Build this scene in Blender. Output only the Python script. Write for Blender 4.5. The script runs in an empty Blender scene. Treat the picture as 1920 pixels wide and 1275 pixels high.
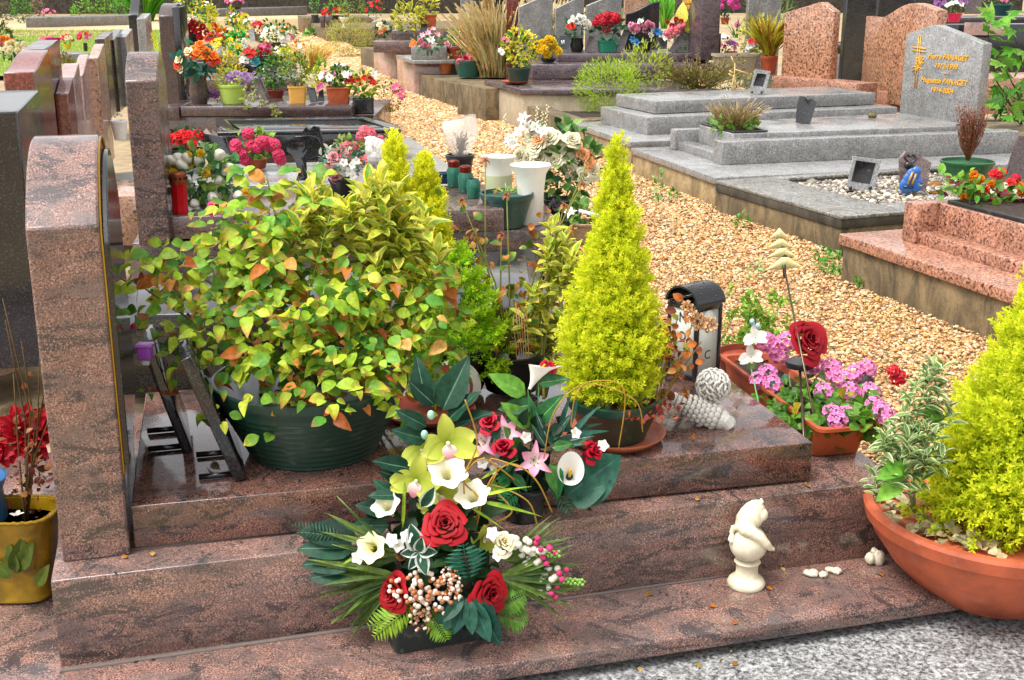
import bpy, math, random
import numpy as np
from mathutils import Vector, Matrix
rnd = random.Random(11)
rs = np.random.RandomState(11)
SC = bpy.context.scene
COL = SC.collection
PI = math.pi
# ------------------------------------------------------------------ camera
F, TH, H = 2300.0, math.atan(677 / 2300.0), 1.65
SN, CS = math.sin(TH), math.cos(TH)
cam = bpy.data.cameras.new('camera'); co = bpy.data.objects.new('camera', cam); COL.objects.link(co)
co.location = (0, 0, H); co.rotation_euler = (PI / 2 - TH, 0, 0)
cam.sensor_width = 36; cam.lens = F / 1920 * 36; cam.clip_start = .05; cam.clip_end = 2000
SC.camera = co

def at(px, py, z):
    """point of the photograph on the horizontal plane at height z"""
    u, v = px - 960, py - 637.5
    t = (H - z) / (F * SN + v * CS)
    return Vector((u * t, (F * CS - v * SN) * t, z))

def aty(px, py, y):
    """point of the photograph on the upright plane y metres ahead"""
    u, v = px - 960, py - 637.5
    t = y / (F * CS - v * SN)
    return Vector((u * t, y, H - t * (F * SN + v * CS)))

def mpp(p):
    """metres per photo pixel at point p"""
    return (p[1] * CS + (H - p[2]) * SN) / F

def hx(s):
    r = [int(s[i:i + 2], 16) / 255 for i in (0, 2, 4)]
    return tuple(c / 12.92 if c < .04045 else ((c + .055) / 1.055) ** 2.4 for c in r)

# ------------------------------------------------------------------ objects
def empty(name, loc, label, cat, group=None, rz=0):
    o = bpy.data.objects.new(name, None); COL.objects.link(o)
    o.location = loc; o.rotation_euler = (0, 0, rz); o.empty_display_size = .05
    o['label'] = label; o['category'] = cat
    if group: o['group'] = group
    return o

def tag(o, label, cat, group=None):
    o['label'] = label; o['category'] = cat
    if group: o['group'] = group
    return o

def kind(o, k):
    o['kind'] = k
    return o

class Tpl:
    def __init__(s, v, faces, w=None):
        s.v = np.asarray(v, float).reshape(-1, 3)
        s.loops = np.array([i for f in faces for i in f], np.int64)
        s.tot = np.array([len(f) for f in faces], np.int64)
        s.w = np.zeros(len(s.v)) if w is None else np.asarray(w, float)

class MB:
    def __init__(s):
        s.V, s.L, s.T, s.C, s.n = [], [], [], [], 0
    def raw(s, v, loops, tot, c):
        s.V.append(v); s.L.append(loops + s.n); s.T.append(tot); s.C.append(c); s.n += len(v)
        return s
    def add(s, v, faces, col=(.5, .5, .5)):
        t = Tpl(v, faces)
        c = np.asarray(col, float)
        if c.ndim == 1: c = np.tile(c, (len(t.v), 1))
        return s.raw(t.v, t.loops, t.tot, c)
    def inst(s, t, M, c0, c1=None):
        M = np.asarray(M, float); k = len(M)
        if k == 0: return s
        m = len(t.v)
        v = np.einsum('kij,mj->kmi', M[:, :3, :3], t.v) + M[:, None, :3, 3]
        c0 = np.asarray(c0, float)
        if c0.ndim == 1: c0 = np.tile(c0, (k, 1))
        c1 = c0 if c1 is None else np.asarray(c1, float)
        if c1.ndim == 1: c1 = np.tile(c1, (k, 1))
        w = t.w[None, :, None]
        c = c0[:, None, :] * (1 - w) + c1[:, None, :] * w
        loops = (t.loops[None, :] + (np.arange(k) * m)[:, None]).ravel()
        return s.raw(v.reshape(-1, 3), loops, np.tile(t.tot, k), c.reshape(-1, 3))
    def tube(s, pts, r, n=6, col=(.2, .2, .1), cap=True):
        pts = [Vector(p) for p in pts]; m = len(pts)
        if not hasattr(r, '__len__'): r = [r] * m
        V, Fc = [], []
        for i, p in enumerate(pts):
            d = (pts[min(i + 1, m - 1)] - pts[max(i - 1, 0)])
            d = d.normalized() if d.length > 1e-9 else Vector((0, 0, 1))
            a = d.cross(Vector((.31, .93, .17))).normalized(); b = d.cross(a)
            for k in range(n):
                q = 2 * PI * k / n
                V.append(p + (a * math.cos(q) + b * math.sin(q)) * r[i])
        for i in range(m - 1):
            for k in range(n):
                k2 = (k + 1) % n
                Fc.append((i * n + k, i * n + k2, (i + 1) * n + k2, (i + 1) * n + k))
        if cap:
            Fc.append(tuple(range(n - 1, -1, -1))); Fc.append(tuple((m - 1) * n + k for k in range(n)))
        return s.add([tuple(v) for v in V], Fc, col)
    def lathe(s, prof, n=32, c=(0, 0, 0), col=(.5, .5, .5), sx=1, sy=1, fn=None):
        V, Fc = [], []
        for (r, z) in prof:
            for k in range(n):
                q = 2 * PI * k / n
                rr = r * (fn(q, z) if fn else 1)
                V.append((c[0] + rr * math.cos(q) * sx, c[1] + rr * math.sin(q) * sy, c[2] + z))
        for i in range(len(prof) - 1):
            for k in range(n):
                k2 = (k + 1) % n
                Fc.append((i * n + k, i * n + k2, (i + 1) * n + k2, (i + 1) * n + k))
        if prof[0][0] > 0: Fc.append(tuple(range(n - 1, -1, -1)))
        if prof[-1][0] > 0: Fc.append(tuple((len(prof) - 1) * n + k for k in range(n)))
        return s.add(V, Fc, col)
    def prism(s, poly, z0, z1, col=(.5, .5, .5)):
        n = len(poly)
        V = [(p[0], p[1], z0) for p in poly] + [(p[0], p[1], z1) for p in poly]
        Fc = [tuple(range(n - 1, -1, -1)), tuple(range(n, 2 * n))]
        Fc += [(i, (i + 1) % n, n + (i + 1) % n, n + i) for i in range(n)]
        return s.add(V, Fc, col)
    def box(s, c, size, M=None, col=(.5, .5, .5)):
        V = []
        for dz in (-.5, .5):
            for dx, dy in ((-.5, -.5), (.5, -.5), (.5, .5), (-.5, .5)):
                v = Vector((dx * size[0], dy * size[1], dz * size[2]))
                if M is not None: v = M @ v
                V.append(tuple(v + Vector(c)))
        return s.add(V, [(3, 2, 1, 0), (4, 5, 6, 7), (0, 1, 5, 4), (1, 2, 6, 5), (2, 3, 7, 6), (3, 0, 4, 7)], col)
    def ball(s, c, r, col=(.5, .5, .5), M=None, n=10):
        V, Fc = [], []
        for i in range(n + 1):
            a = PI * i / n
            for k in range(n * 2):
                q = PI * k / n
                v = Vector((math.sin(a) * math.cos(q), math.sin(a) * math.sin(q), math.cos(a)))
                v = Vector((v.x * r[0], v.y * r[1], v.z * r[2])) if hasattr(r, '__len__') else v * r
                if M is not None: v = M @ v
                V.append(tuple(v + Vector(c)))
        m = n * 2
        for i in range(n):
            for k in range(m):
                k2 = (k + 1) % m
                if i == 0: Fc.append((k, m + k, m + k2))
                elif i == n - 1: Fc.append((i * m + k, (i + 1) * m + k, i * m + k2))
                else: Fc.append((i * m + k, (i + 1) * m + k, (i + 1) * m + k2, i * m + k2))
        return s.add(V, Fc, col)
    def mesh(s, name, smooth=None):
        me = bpy.data.meshes.new(name)
        V = np.concatenate(s.V); L = np.concatenate(s.L); T = np.concatenate(s.T); C = np.concatenate(s.C)
        me.vertices.add(len(V)); me.vertices.foreach_set('co', V.ravel())
        me.loops.add(len(L)); me.loops.foreach_set('vertex_index', L.astype(np.int32))
        me.polygons.add(len(T))
        me.polygons.foreach_set('loop_start', (np.cumsum(T) - T).astype(np.int32))
        me.polygons.foreach_set('loop_total', T.astype(np.int32))
        me.update(calc_edges=True)
        a = me.color_attributes.new('Col', 'FLOAT_COLOR', 'POINT')
        a.data.foreach_set('color', np.concatenate([C, np.ones((len(C), 1))], 1).astype(np.float32).ravel())
        if smooth:
            me.polygons.foreach_set('use_smooth', np.ones(len(T), bool))
            if smooth is not True: me.set_sharp_from_angle(angle=math.radians(smooth))
        return me
    def build(s, name, mat, parent=None, smooth=None, bevel=0, loc=None, world=True):
        """world=True: the vertices are world coordinates and are shifted to the parent's frame"""
        if parent is not None and world:
            inv = np.array(Matrix.LocRotScale(parent.location, parent.rotation_euler, None).inverted())
            s.V = [v @ inv[:3, :3].T + inv[:3, 3] for v in s.V]
        me = s.mesh(name, smooth)
        return link(name, me, mat, parent, bevel, loc)

def link(name, me, mat, parent=None, bevel=0, loc=None):
    if mat is not None and len(me.materials) == 0: me.materials.append(mat)
    o = bpy.data.objects.new(name, me); COL.objects.link(o)
    if parent is not None: o.parent = parent
    if loc is not None: o.location = loc
    if bevel:
        b = o.modifiers.new('bevel', 'BEVEL'); b.width = bevel; b.segments = 2; b.limit_method = 'ANGLE'; b.angle_limit = math.radians(40)
    return o

def base_mesh(mb, name, mat, label, cat, smooth=None, bevel=0, group=None):
    """a one-mesh thing whose origin is moved to its base"""
    V = np.concatenate(mb.V); lo, hi = V.min(0), V.max(0)
    c = np.array([(lo[0] + hi[0]) / 2, (lo[1] + hi[1]) / 2, lo[2]])
    mb.V = [v - c for v in mb.V]
    o = link(name, mb.mesh(name, smooth), mat, None, bevel, tuple(c))
    return tag(o, label, cat, group)

# ------------------------------------------------------------------ numpy frames
def nrm(a):
    a = np.asarray(a, float)
    return a / np.maximum(np.linalg.norm(a, axis=-1, keepdims=True), 1e-9)

def frames(pos, ydir, zhint, sc):
    pos = np.asarray(pos, float); k = len(pos)
    y = nrm(np.broadcast_to(ydir, (k, 3))); zh = np.broadcast_to(zhint, (k, 3)) + 1e-4
    x = nrm(np.cross(y, zh)); z = np.cross(x, y)
    sc = np.broadcast_to(np.asarray(sc, float), (k,))[:, None]
    M = np.zeros((k, 4, 4)); M[:, :3, 0] = x * sc; M[:, :3, 1] = y * sc; M[:, :3, 2] = z * sc
    M[:, :3, 3] = pos; M[:, 3, 3] = 1
    return M

def pick(cols, k, jit=.18, w=None):
    c = np.array(cols)[rs.choice(len(cols), k, p=None if w is None else np.array(w) / sum(w))]
    return np.clip(c * (1 + jit * rs.uniform(-1, 1, (k, 1))) * (1 + .06 * rs.uniform(-1, 1, (k, 3))), 0, 1)

def ell(k, rx, ry, rz, shell=.35, up=False):
    d = nrm(rs.normal(size=(k, 3)))
    if up: d[:, 2] = np.abs(d[:, 2])
    r = (shell + (1 - shell) * rs.uniform(0, 1, (k, 1))) ** .6
    return d * r * np.array([rx, ry, rz]), d

def facing(pos, d, size, roll=0):
    """matrix for a bloom at pos whose axis (+z) looks along d"""
    d = Vector(d).normalized()
    q = d.to_track_quat('Z', 'Y')
    return Matrix.Translation(pos) @ q.to_matrix().to_4x4() @ Matrix.Rotation(roll, 4, 'Z') @ Matrix.Scale(size, 4)

# ------------------------------------------------------------------ materials
def nt(name):
    m = bpy.data.materials.new(name); m.use_nodes = True
    t = m.node_tree; b = t.nodes['Principled BSDF']
    return m, t, b

def N(t, typ, **kw):
    n = t.nodes.new(typ)
    for k, v in kw.items():
        if k in n.inputs: n.inputs[k].default_value = v
        else: setattr(n, k, v)
    return n

def ramp(t, fac, stops):
    r = t.nodes.new('ShaderNodeValToRGB'); e = r.color_ramp.elements
    while len(e) < len(stops): e.new(.5)
    for el, (p, c) in zip(e, stops):
        el.position = p; el.color = (*c[:3], 1) if len(c) >= 3 else (c[0],) * 3 + (1,)
    t.links.new(fac, r.inputs['Fac'])
    return r.outputs['Color']

def mix(t, fac, a, b, mode='MIX'):
    n = t.nodes.new('ShaderNodeMix'); n.data_type = 'RGBA'; n.blend_type = mode
    for sck, v in ((n.inputs['Factor'], fac), (n.inputs['A'], a), (n.inputs['B'], b)):
        if hasattr(v, 'is_linked') or hasattr(v, 'links'): t.links.new(v, sck)
        elif isinstance(v, (int, float)): sck.default_value = v if sck.type == 'VALUE' else (v, v, v, 1)
        else: sck.default_value = (*v[:3], 1)
    return n.outputs['Result']

def coords(t, scale=(1, 1, 1), rot=(0, 0, 0)):
    tc = t.nodes.new('ShaderNodeTexCoord'); mp = t.nodes.new('ShaderNodeMapping')
    mp.inputs['Scale'].default_value = scale; mp.inputs['Rotation'].default_value = rot
    t.links.new(tc.outputs['Object'], mp.inputs['Vector'])
    return mp.outputs['Vector']

def noise(t, vec, scale, detail=6, rough=.6, dist=0):
    n = N(t, 'ShaderNodeTexNoise', Scale=scale, Detail=detail, Roughness=rough, Distortion=dist)
    t.links.new(vec, n.inputs['Vector'])
    return n.outputs['Fac']

def bump(t, b, h, strength, dist=.002):
    n = N(t, 'ShaderNodeBump', Strength=strength, Distance=dist)
    t.links.new(h, n.inputs['Height']); t.links.new(n.outputs['Normal'], b.inputs['Normal'])

def attr_mat(name, rough=.5, transl=0, spec=.5, var=.25, vscale=60, bmp=0, coat=0, metal=0):
    m, t, b = nt(name)
    a = N(t, 'ShaderNodeAttribute', attribute_name='Col')
    v = coords(t)
    f = noise(t, v, vscale, 4, .6)
    dk = ramp(t, f, [(.3, (1 - var,)), (.7, (1 + var * .3,))])
    c = mix(t, 1.0, a.outputs['Color'], dk, 'MULTIPLY')
    if name in ('terracotta', 'plastic', 'matte'):
        c = mix(t, ramp(t, noise(t, v, 23, 8, .75, .6), [(.56, (0,)), (.72, (.32,))]), c, (.32, .29, .24))
        c = mix(t, ramp(t, noise(t, v, 8, 8, .75, .8), [(.52, (0,)), (.75, (.28,))]), c, (.05, .045, .03))
    t.links.new(c, b.inputs['Base Color'])
    b.inputs['Roughness'].default_value = rough; b.inputs['Specular IOR Level'].default_value = spec
    b.inputs['Metallic'].default_value = metal
    if coat: b.inputs['Coat Weight'].default_value = coat; b.inputs['Coat Roughness'].default_value = .08
    if bmp: bump(t, b, f, bmp)
    if transl:
        tr = t.nodes.new('ShaderNodeBsdfTranslucent'); mx = t.nodes.new('ShaderNodeMixShader')
        t.links.new(c, tr.inputs['Color']); mx.inputs['Fac'].default_value = transl
        t.links.new(b.outputs[0], mx.inputs[1]); t.links.new(tr.outputs[0], mx.inputs[2])
        t.links.new(mx.outputs[0], t.nodes['Material Output'].inputs['Surface'])
    return m

LEAF = attr_mat('leaf', .5, .28, .3, .45, 70)
NEEDLE = attr_mat('needle', .6, .45, .15, .08, 40)
PETAL = attr_mat('petal', .55, .3, .3, .15, 70)
SILK = attr_mat('silk_petal', .6, .18, .3, .12, 120)
PLASTIC = attr_mat('plastic', .32, 0, .5, .12, 30, .05)
TERRA = attr_mat('terracotta', .6, 0, .4, .45, 9, .2)
MATTE = attr_mat('matte', .85, 0, .3, .35, 50, .3)
GLOSS = attr_mat('gloss', .15, 0, .6, .2, 30)
METAL = attr_mat('metal', .35, 0, .5, .15, 40, 0, 0, .8)
STEM = attr_mat('stem', .6, 0, .3, .3, 60)
WHITEPL = attr_mat('translucent_plastic', .35, .3, .4, .08, 12)

def granite(name, cols, scale=55, vein=0, veincol=(.03, .03, .03), fleck=0, fleckcol=(.6, .6, .6), rough=(.1, .35), dirt=0, rot=(0, 0, .4), cloud=None, cscale=7):
    """cols: list of ramp stops for the grains"""
    m, t, b = nt(name)
    v = coords(t, (1, 1, 1), rot)
    f1 = noise(t, v, scale, 4, .7, .5)
    c = ramp(t, f1, cols)
    if cloud:
        fc = noise(t, coords(t, (1, 1, 2.2), (.4, .3, rot[2])), cscale, 5, .65, 1.2)
        c = mix(t, ramp(t, fc, [(.42, (0,)), (.62, (.75,))]), c, cloud)
    if vein:
        fv = noise(t, coords(t, (1, 1, 3.2), (.5, .6, .3)), vein, 8, .72, 1.6)
        ad = N(t, 'ShaderNodeMath', operation='MULTIPLY_ADD'); t.links.new(f1, ad.inputs[0]); ad.inputs[1].default_value = -.55; t.links.new(fv, ad.inputs[2])
        c = mix(t, ramp(t, ad.outputs[0], [(.235, (0,)), (.3, (.9,))]), c, veincol)
    if fleck:
        vo = N(t, 'ShaderNodeTexVoronoi', Scale=fleck); t.links.new(v, vo.inputs['Vector'])
        sep = N(t, 'ShaderNodeSeparateColor'); t.links.new(vo.outputs['Color'], sep.inputs[0])
        c = mix(t, ramp(t, sep.outputs[0], [(.72, (0,)), (.78, (.8,))]), c, fleckcol)
    fl = noise(t, coords(t), 9, 5, .6)
    c = mix(t, 1.0, c, ramp(t, fl, [(.3, (.72,)), (.7, (1.12,))]), 'MULTIPLY')
    if dirt:
        fd = noise(t, coords(t), 5, 8, .7)
        c = mix(t, ramp(t, fd, [(.5, (0,)), (.75, (dirt,))]), c, (.07, .06, .035))
    t.links.new(c, b.inputs['Base Color'])
    fr = noise(t, coords(t), 6, 6, .65)
    rr = ramp(t, fr, [(.35, (rough[0],)), (.65, (rough[1],))])
    t.links.new(rr, b.inputs['Roughness'])
    bump(t, b, noise(t, coords(t), 22, 4, .6), .12, .004)
    b.inputs['Specular IOR Level'].default_value = .75
    return m

G_MAIN = granite('pink_granite', [(.31, (.016, .014, .015)), (.41, (.095, .054, .045)), (.5, (.24, .118, .09)), (.59, (.37, .215, .17)), (.7, (.54, .44, .4))], 260, 6, (.05, .04, .04), rough=(.03, .26), cloud=(.12, .092, .086))
G_SLAB = granite('wet_pink_granite', [(.31, (.01, .008, .009)), (.41, (.06, .03, .024)), (.5, (.16, .066, .046)), (.59, (.26, .125, .09)), (.7, (.4, .28, .24))], 260, 6, (.02, .016, .018), rough=(.015, .13), cloud=(.07, .05, .046))
G_TWO = granite('brown_granite', [(.34, (.022, .016, .016)), (.45, (.1, .06, .05)), (.56, (.21, .125, .1)), (.7, (.38, .29, .25))], 120, 6, (.05, .04, .04), rough=(.1, .3), cloud=(.14, .1, .1))
G_RED = granite('red_granite', [(.3, (.02, .016, .016)), (.43, (.13, .03, .025)), (.6, (.3, .07, .05)), (.75, (.42, .16, .12))], 60, 0, rough=(.05, .15))
G_MAHO = granite('mahogany_granite', [(.3, (.012, .01, .012)), (.5, (.06, .03, .03)), (.7, (.16, .075, .065))], 70, 0, rough=(.06, .2))
G_PINK = granite('pale_pink_granite', [(.3, (.22, .13, .12)), (.5, (.42, .27, .24)), (.7, (.55, .42, .38))], 70, 0, rough=(.06, .2))
G_TAN = granite('tan_granite', [(.38, (.06, .045, .04)), (.46, (.42, .24, .16)), (.6, (.52, .33, .23)), (.75, (.62, .5, .4))], 60, 0, rough=(.08, .25))
G_SALM = granite('salmon_granite', [(.4, (.035, .022, .018)), (.46, (.3, .13, .075)), (.54, (.5, .24, .13)), (.7, (.6, .36, .24))], 46, 0, rough=(.2, .4))
G_SALM2 = granite('salmon_slab_granite', [(.4, (.03, .02, .02)), (.47, (.34, .15, .095)), (.57, (.5, .24, .15)), (.72, (.62, .4, .3))], 75, 0, rough=(.15, .38))
G_GREY = granite('grey_granite', [(.3, (.07, .068, .066)), (.45, (.2, .195, .19)), (.55, (.29, .285, .275)), (.72, (.5, .49, .475))], 85, 0, rough=(.12, .4), dirt=.35)
G_FORE = granite('coarse_grey_granite', [(.33, (.02, .02, .022)), (.43, (.12, .12, .12)), (.53, (.3, .3, .3)), (.67, (.58, .58, .57))], 85, 0, rough=(.25, .5), dirt=.3)
G_BLACK = granite('black_granite', [(.35, (.006, .006, .007)), (.55, (.014, .014, .016)), (.72, (.1, .1, .11))], 150, 0, rough=(.04, .12))
G_DARK = granite('dark_grey_granite', [(.35, (.006, .006, .007)), (.5, (.018, .018, .02)), (.7, (.085, .085, .09))], 130, 0, rough=(.06, .2))
G_PURP = granite('purple_granite', [(.3, (.03, .02, .025)), (.5, (.11, .075, .08)), (.7, (.2, .15, .15))], 70, 5, (.05, .035, .045), rough=(.12, .35))
G_BROWN = granite('dark_brown_granite', [(.3, (.018, .013, .013)), (.5, (.07, .045, .042)), (.7, (.15, .1, .09))], 80, 0, rough=(.08, .3))

def concrete(name, a, b_, stain=.7, dark=(.03, .028, .02)):
    m, t, b = nt(name)
    f = noise(t, coords(t), 7, 8, .65)
    c = ramp(t, f, [(.3, a), (.7, b_)])
    fs = noise(t, coords(t, (3, 3, 1.5)), 1.9, 10, .75, 1.4)
    c = mix(t, ramp(t, fs, [(.4, (0,)), (.66, (stain,))]), c, dark)
    fb = noise(t, coords(t), 2.2, 7, .7, .5)
    c = mix(t, ramp(t, fb, [(.5, (0,)), (.75, (stain * .8,))]), c, dark)
    fp = noise(t, coords(t), 90, 3, .6)
    c = mix(t, 1.0, c, ramp(t, fp, [(.3, (.75,)), (.7, (1.15,))]), 'MULTIPLY')
    t.links.new(c, b.inputs['Base Color']); b.inputs['Roughness'].default_value = .85
    bump(t, b, fp, .35, .004)
    return m

CONC = concrete('concrete', (.34, .23, .1), (.46, .34, .18), .8, (.07, .055, .025))
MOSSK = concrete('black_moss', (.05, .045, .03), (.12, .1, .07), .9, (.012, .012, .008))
CONC_D = concrete('dark_concrete', (.16, .11, .05), (.28, .2, .1), .9, (.025, .022, .014))
CONC_L = concrete('pale_concrete', (.42, .33, .21), (.5, .42, .3), .35, (.12, .1, .06))
KERB = granite('weathered_kerb', [(.36, (.03, .03, .022)), (.47, (.16, .15, .13)), (.58, (.3, .29, .26)), (.72, (.5, .5, .47))], 60, 0, rough=(.3, .6), dirt=.85)
MOSSY = concrete('mossy_concrete', (.12, .1, .04), (.25, .2, .08), .8, (.04, .04, .015))
LEDGE = concrete('grey_ledge', (.24, .23, .21), (.36, .35, .32), .5, (.09, .085, .075))

# ------------------------------------------------------------------ blocks
def quadpts(a, b, z, depth, u0=0, u1=0, v0=0):
    """rectangle on plane z: photo points a -> b are its front edge, it runs depth metres to the left of a->b"""
    A, B = at(*a, z), at(*b, z)
    d = (B - A); d.z = 0; L = d.length; d.normalize(); n = Vector((-d.y, d.x, 0))
    A = A + d * u0 + n * v0; B = B + d * u1 + n * v0
    return [A, B, B + n * depth, A + n * depth]

def block(name, q, z1, th, mat, parent=None, bevel=.004, smooth=None):
    mb = MB().prism(q, z1 - th, z1)
    return mb.build(name, mat, parent, smooth, bevel)

def shrink(q, k):
    c = sum((p for p in q), Vector()) / 4
    e1 = (q[1] - q[0]).normalized(); e2 = (q[3] - q[0]).normalized()
    return [q[0] + e1 * k + e2 * k, q[1] - e1 * k + e2 * k, q[2] - e1 * k - e2 * k, q[3] + e1 * k - e2 * k]

def stele_mesh(prof, tx):
    """profile polygon in (v,z), extruded tx along local x; v is local y"""
    n = len(prof)
    V = [(0, p[0], p[1]) for p in prof] + [(tx, p[0], p[1]) for p in prof]
    Fc = [tuple(range(n)), tuple(range(2 * n - 1, n - 1, -1))]
    Fc += [(i, n + i, n + (i + 1) % n, (i + 1) % n) for i in range(n)]
    return MB().add(V, Fc)

def arch_prof(w, hs, ht, n=14, kindp='arch'):
    """bottom left, up to shoulder hs, over to apex ht"""
    P = [(0, 0), (w, 0)]
    if kindp == 'arch':
        pts = [(w * (1 - i / n), hs + (ht - hs) * (1 - (2 * i / n - 1) ** 2)) for i in range(n + 1)]
    elif kindp == 'round':
        pts = [(w / 2 + w / 2 * math.cos(PI * i / n), hs + (ht - hs) * math.sin(PI * i / n)) for i in range(n + 1)]
    elif kindp == 'ogee':      # S-curve rising away from the near side
        pts = [(w * (1 - i / n), hs + (ht - hs) * (.5 - .5 * math.cos(PI * (1 - i / n)))) for i in range(n + 1)]
    elif kindp == 'gable':
        pts = [(w, hs), (w * .5, ht), (0, hs)]
    elif kindp == 'slant':
        pts = [(w, ht), (0, hs)]
    elif kindp == 'wave':      # low shoulder then a hump
        pts = [(w * (1 - i / n), hs + (ht - hs) * (.5 + .5 * math.cos(2 * PI * (i / n - .32))) ) for i in range(n + 1)]
    else:
        pts = [(w, ht), (0, ht)]
    return P + pts

def headstone(name, label, p0, yaw, tx, prof, mat, bevel=.006, cat='headstone', group=None):
    e = empty(name, p0, label, cat, group, yaw)
    o = stele_mesh(prof, tx).build('stone', mat, e, 35, bevel, world=False)
    return e

# ------------------------------------------------------------------ world and sun
w = bpy.data.worlds.new('World'); SC.world = w; w.use_nodes = True
t = w.node_tree; bg = t.nodes['Background']
sky = t.nodes.new('ShaderNodeTexSky'); sky.sky_type = 'NISHITA'; sky.sun_disc = False
SUN_EL, SUN_AZ = math.radians(64), math.radians(242)
sky.sun_elevation = SUN_EL; sky.sun_rotation = SUN_AZ
sky.air_density = 1.0; sky.dust_density = 4.0; sky.ozone_density = .6
hs = t.nodes.new('ShaderNodeHueSaturation'); hs.inputs['Saturation'].default_value = .12; hs.inputs['Value'].default_value = 2.3
t.links.new(sky.outputs[0], hs.inputs['Color']); t.links.new(hs.outputs[0], bg.inputs['Color'])
bg.inputs['Strength'].default_value = .15
sl = bpy.data.lights.new('sun', 'SUN'); sl.energy = 2.5; sl.angle = math.radians(22); sl.color = (1, .96, .9)
so = bpy.data.objects.new('sun', sl); COL.objects.link(so)
dirv = Vector((math.sin(SUN_AZ) * math.cos(SUN_EL), math.cos(SUN_AZ) * math.cos(SUN_EL), math.sin(SUN_EL)))
so.rotation_euler = dirv.to_track_quat('Z', 'Y').to_euler(); so.location = (0, 0, 20)
SC.view_settings.view_transform = 'Standard'; SC.view_settings.look = 'None'; SC.view_settings.exposure = 0
SC.cycles.max_bounces = 6; SC.cycles.transparent_max_bounces = 8
# ================================================================== SETTING
GZ = .112
def plain(name, c1, c2, c3, scale, rough=.95, bs=.5):
    m, t, b = nt(name)
    v = coords(t)
    c = ramp(t, noise(t, v, scale, 8, .7), [(.3, c1), (.5, c2), (.7, c3)])
    c = mix(t, 1.0, c, ramp(t, noise(t, v, scale * .05, 4), [(.3, (.75,)), (.7, (1.15,))]), 'MULTIPLY')
    t.links.new(c, b.inputs['Base Color']); b.inputs['Roughness'].default_value = rough
    bump(t, b, noise(t, v, scale, 6, .7), bs, .02)
    return m
M_SOIL = plain('sandy_soil', (.2, .14, .07), (.34, .25, .14), (.46, .35, .21), 9)
M_GRAV = plain('gravel_bed', (.16, .08, .03), (.38, .24, .11), (.55, .42, .26), 60)
M_PATH = plain('sand_path', (.4, .26, .13), (.52, .36, .2), (.6, .45, .28), 6)
M_TURF = plain('turf', (.1, .15, .015), (.2, .28, .03), (.3, .36, .06), 14)
M_DIRT = plain('potting_soil', (.006, .004, .003), (.03, .018, .01), (.08, .05, .03), 70)

def sheet(name, poly, z, mat):
    o = MB().add([(p[0], p[1], z) for p in poly], [tuple(range(len(poly)))]).build(name, mat)
    return kind(o, 'structure')

sheet('ground', [(-400, -20), (400, -20), (400, 900), (-400, 900)], 0.0, M_SOIL)
# gravel path between the two rows of graves
LB = [at(1500, 900, GZ), at(1180, 560, GZ), at(1000, 430, GZ), at(800, 330, GZ), at(700, 240, GZ), at(640, 170, GZ), at(575, 110, GZ), at(470, 66, GZ), at(330, 40, GZ)]
RB = [at(2200, 800, GZ), at(1850, 600, GZ), at(1590, 490, GZ), at(1350, 370, GZ), at(1180, 290, GZ), at(1000, 225, GZ), at(780, 135, GZ), at(640, 80, GZ), at(600, 34, GZ)]
sheet('gravel_path', [(p.x, p.y) for p in LB] + [(p.x, p.y) for p in reversed(RB)], GZ - .012, M_GRAV)
ysL = np.array([p.y for p in LB]); xsL = np.array([p.x for p in LB]); ysR = np.array([p.y for p in RB]); xsR = np.array([p.x for p in RB])

def pebbles(name, n, ylo, yhi, size, z, xl, xr, cols, wts, yl=None, flat=.55, zj=.012):
    """pebbles of the given mean radius strewn between two edges"""
    t8 = (1 + 5 ** .5) / 2
    iv = nrm(np.array([(-1, t8, 0), (1, t8, 0), (-1, -t8, 0), (1, -t8, 0), (0, -1, t8), (0, 1, t8), (0, -1, -t8), (0, 1, -t8), (t8, 0, -1), (t8, 0, 1), (-t8, 0, -1), (-t8, 0, 1)]))
    fc = [(0, 11, 5), (0, 5, 1), (0, 1, 7), (0, 7, 10), (0, 10, 11), (1, 5, 9), (5, 11, 4), (11, 10, 2), (10, 7, 6), (7, 1, 8), (3, 9, 4), (3, 4, 2), (3, 2, 6), (3, 6, 8), (3, 8, 9), (4, 9, 5), (2, 4, 11), (6, 2, 10), (8, 6, 7), (9, 8, 1)]
    y = ylo * (yhi / ylo) ** rs.uniform(0, 1, n) if yhi / ylo > 1.5 else rs.uniform(ylo, yhi, n)
    lo, hi = xl(y), xr(y)
    x = lo + (hi - lo) * rs.uniform(0, 1, n)
    s = size(y) * np.exp(rs.normal(0, .33, n))
    q = nrm(rs.normal(size=(n, 4)))
    ang = rs.uniform(0, 2 * PI, n); tl = rs.normal(0, .35, (n, 2))
    X = np.stack([np.cos(ang), np.sin(ang), tl[:, 0]], 1); Z = nrm(np.stack([tl[:, 0] * -1, tl[:, 1], np.ones(n)], 1))
    X = nrm(X - Z * (X * Z).sum(1, keepdims=True)); Y = np.cross(Z, X)
    M = np.zeros((n, 4, 4)); M[:, :3, 0] = X * (s * rs.uniform(.9, 1.5, n))[:, None]; M[:, :3, 1] = Y * s[:, None]; M[:, :3, 2] = Z * (s * flat)[:, None]
    M[:, 0, 3] = x; M[:, 1, 3] = y; M[:, 2, 3] = z + rs.uniform(-.3, 1, n) * zj; M[:, 3, 3] = 1
    mb = MB(); tp = Tpl(iv, fc)
    mb.inst(tp, M, pick(cols, n, .25, wts))
    v = mb.V[0]; v += (rs.uniform(-.18, .18, v.shape) * np.repeat(s, 12)[:, None])
    return mb
PEB = attr_mat('pebble', .42, 0, .45, .25, 140)
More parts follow.
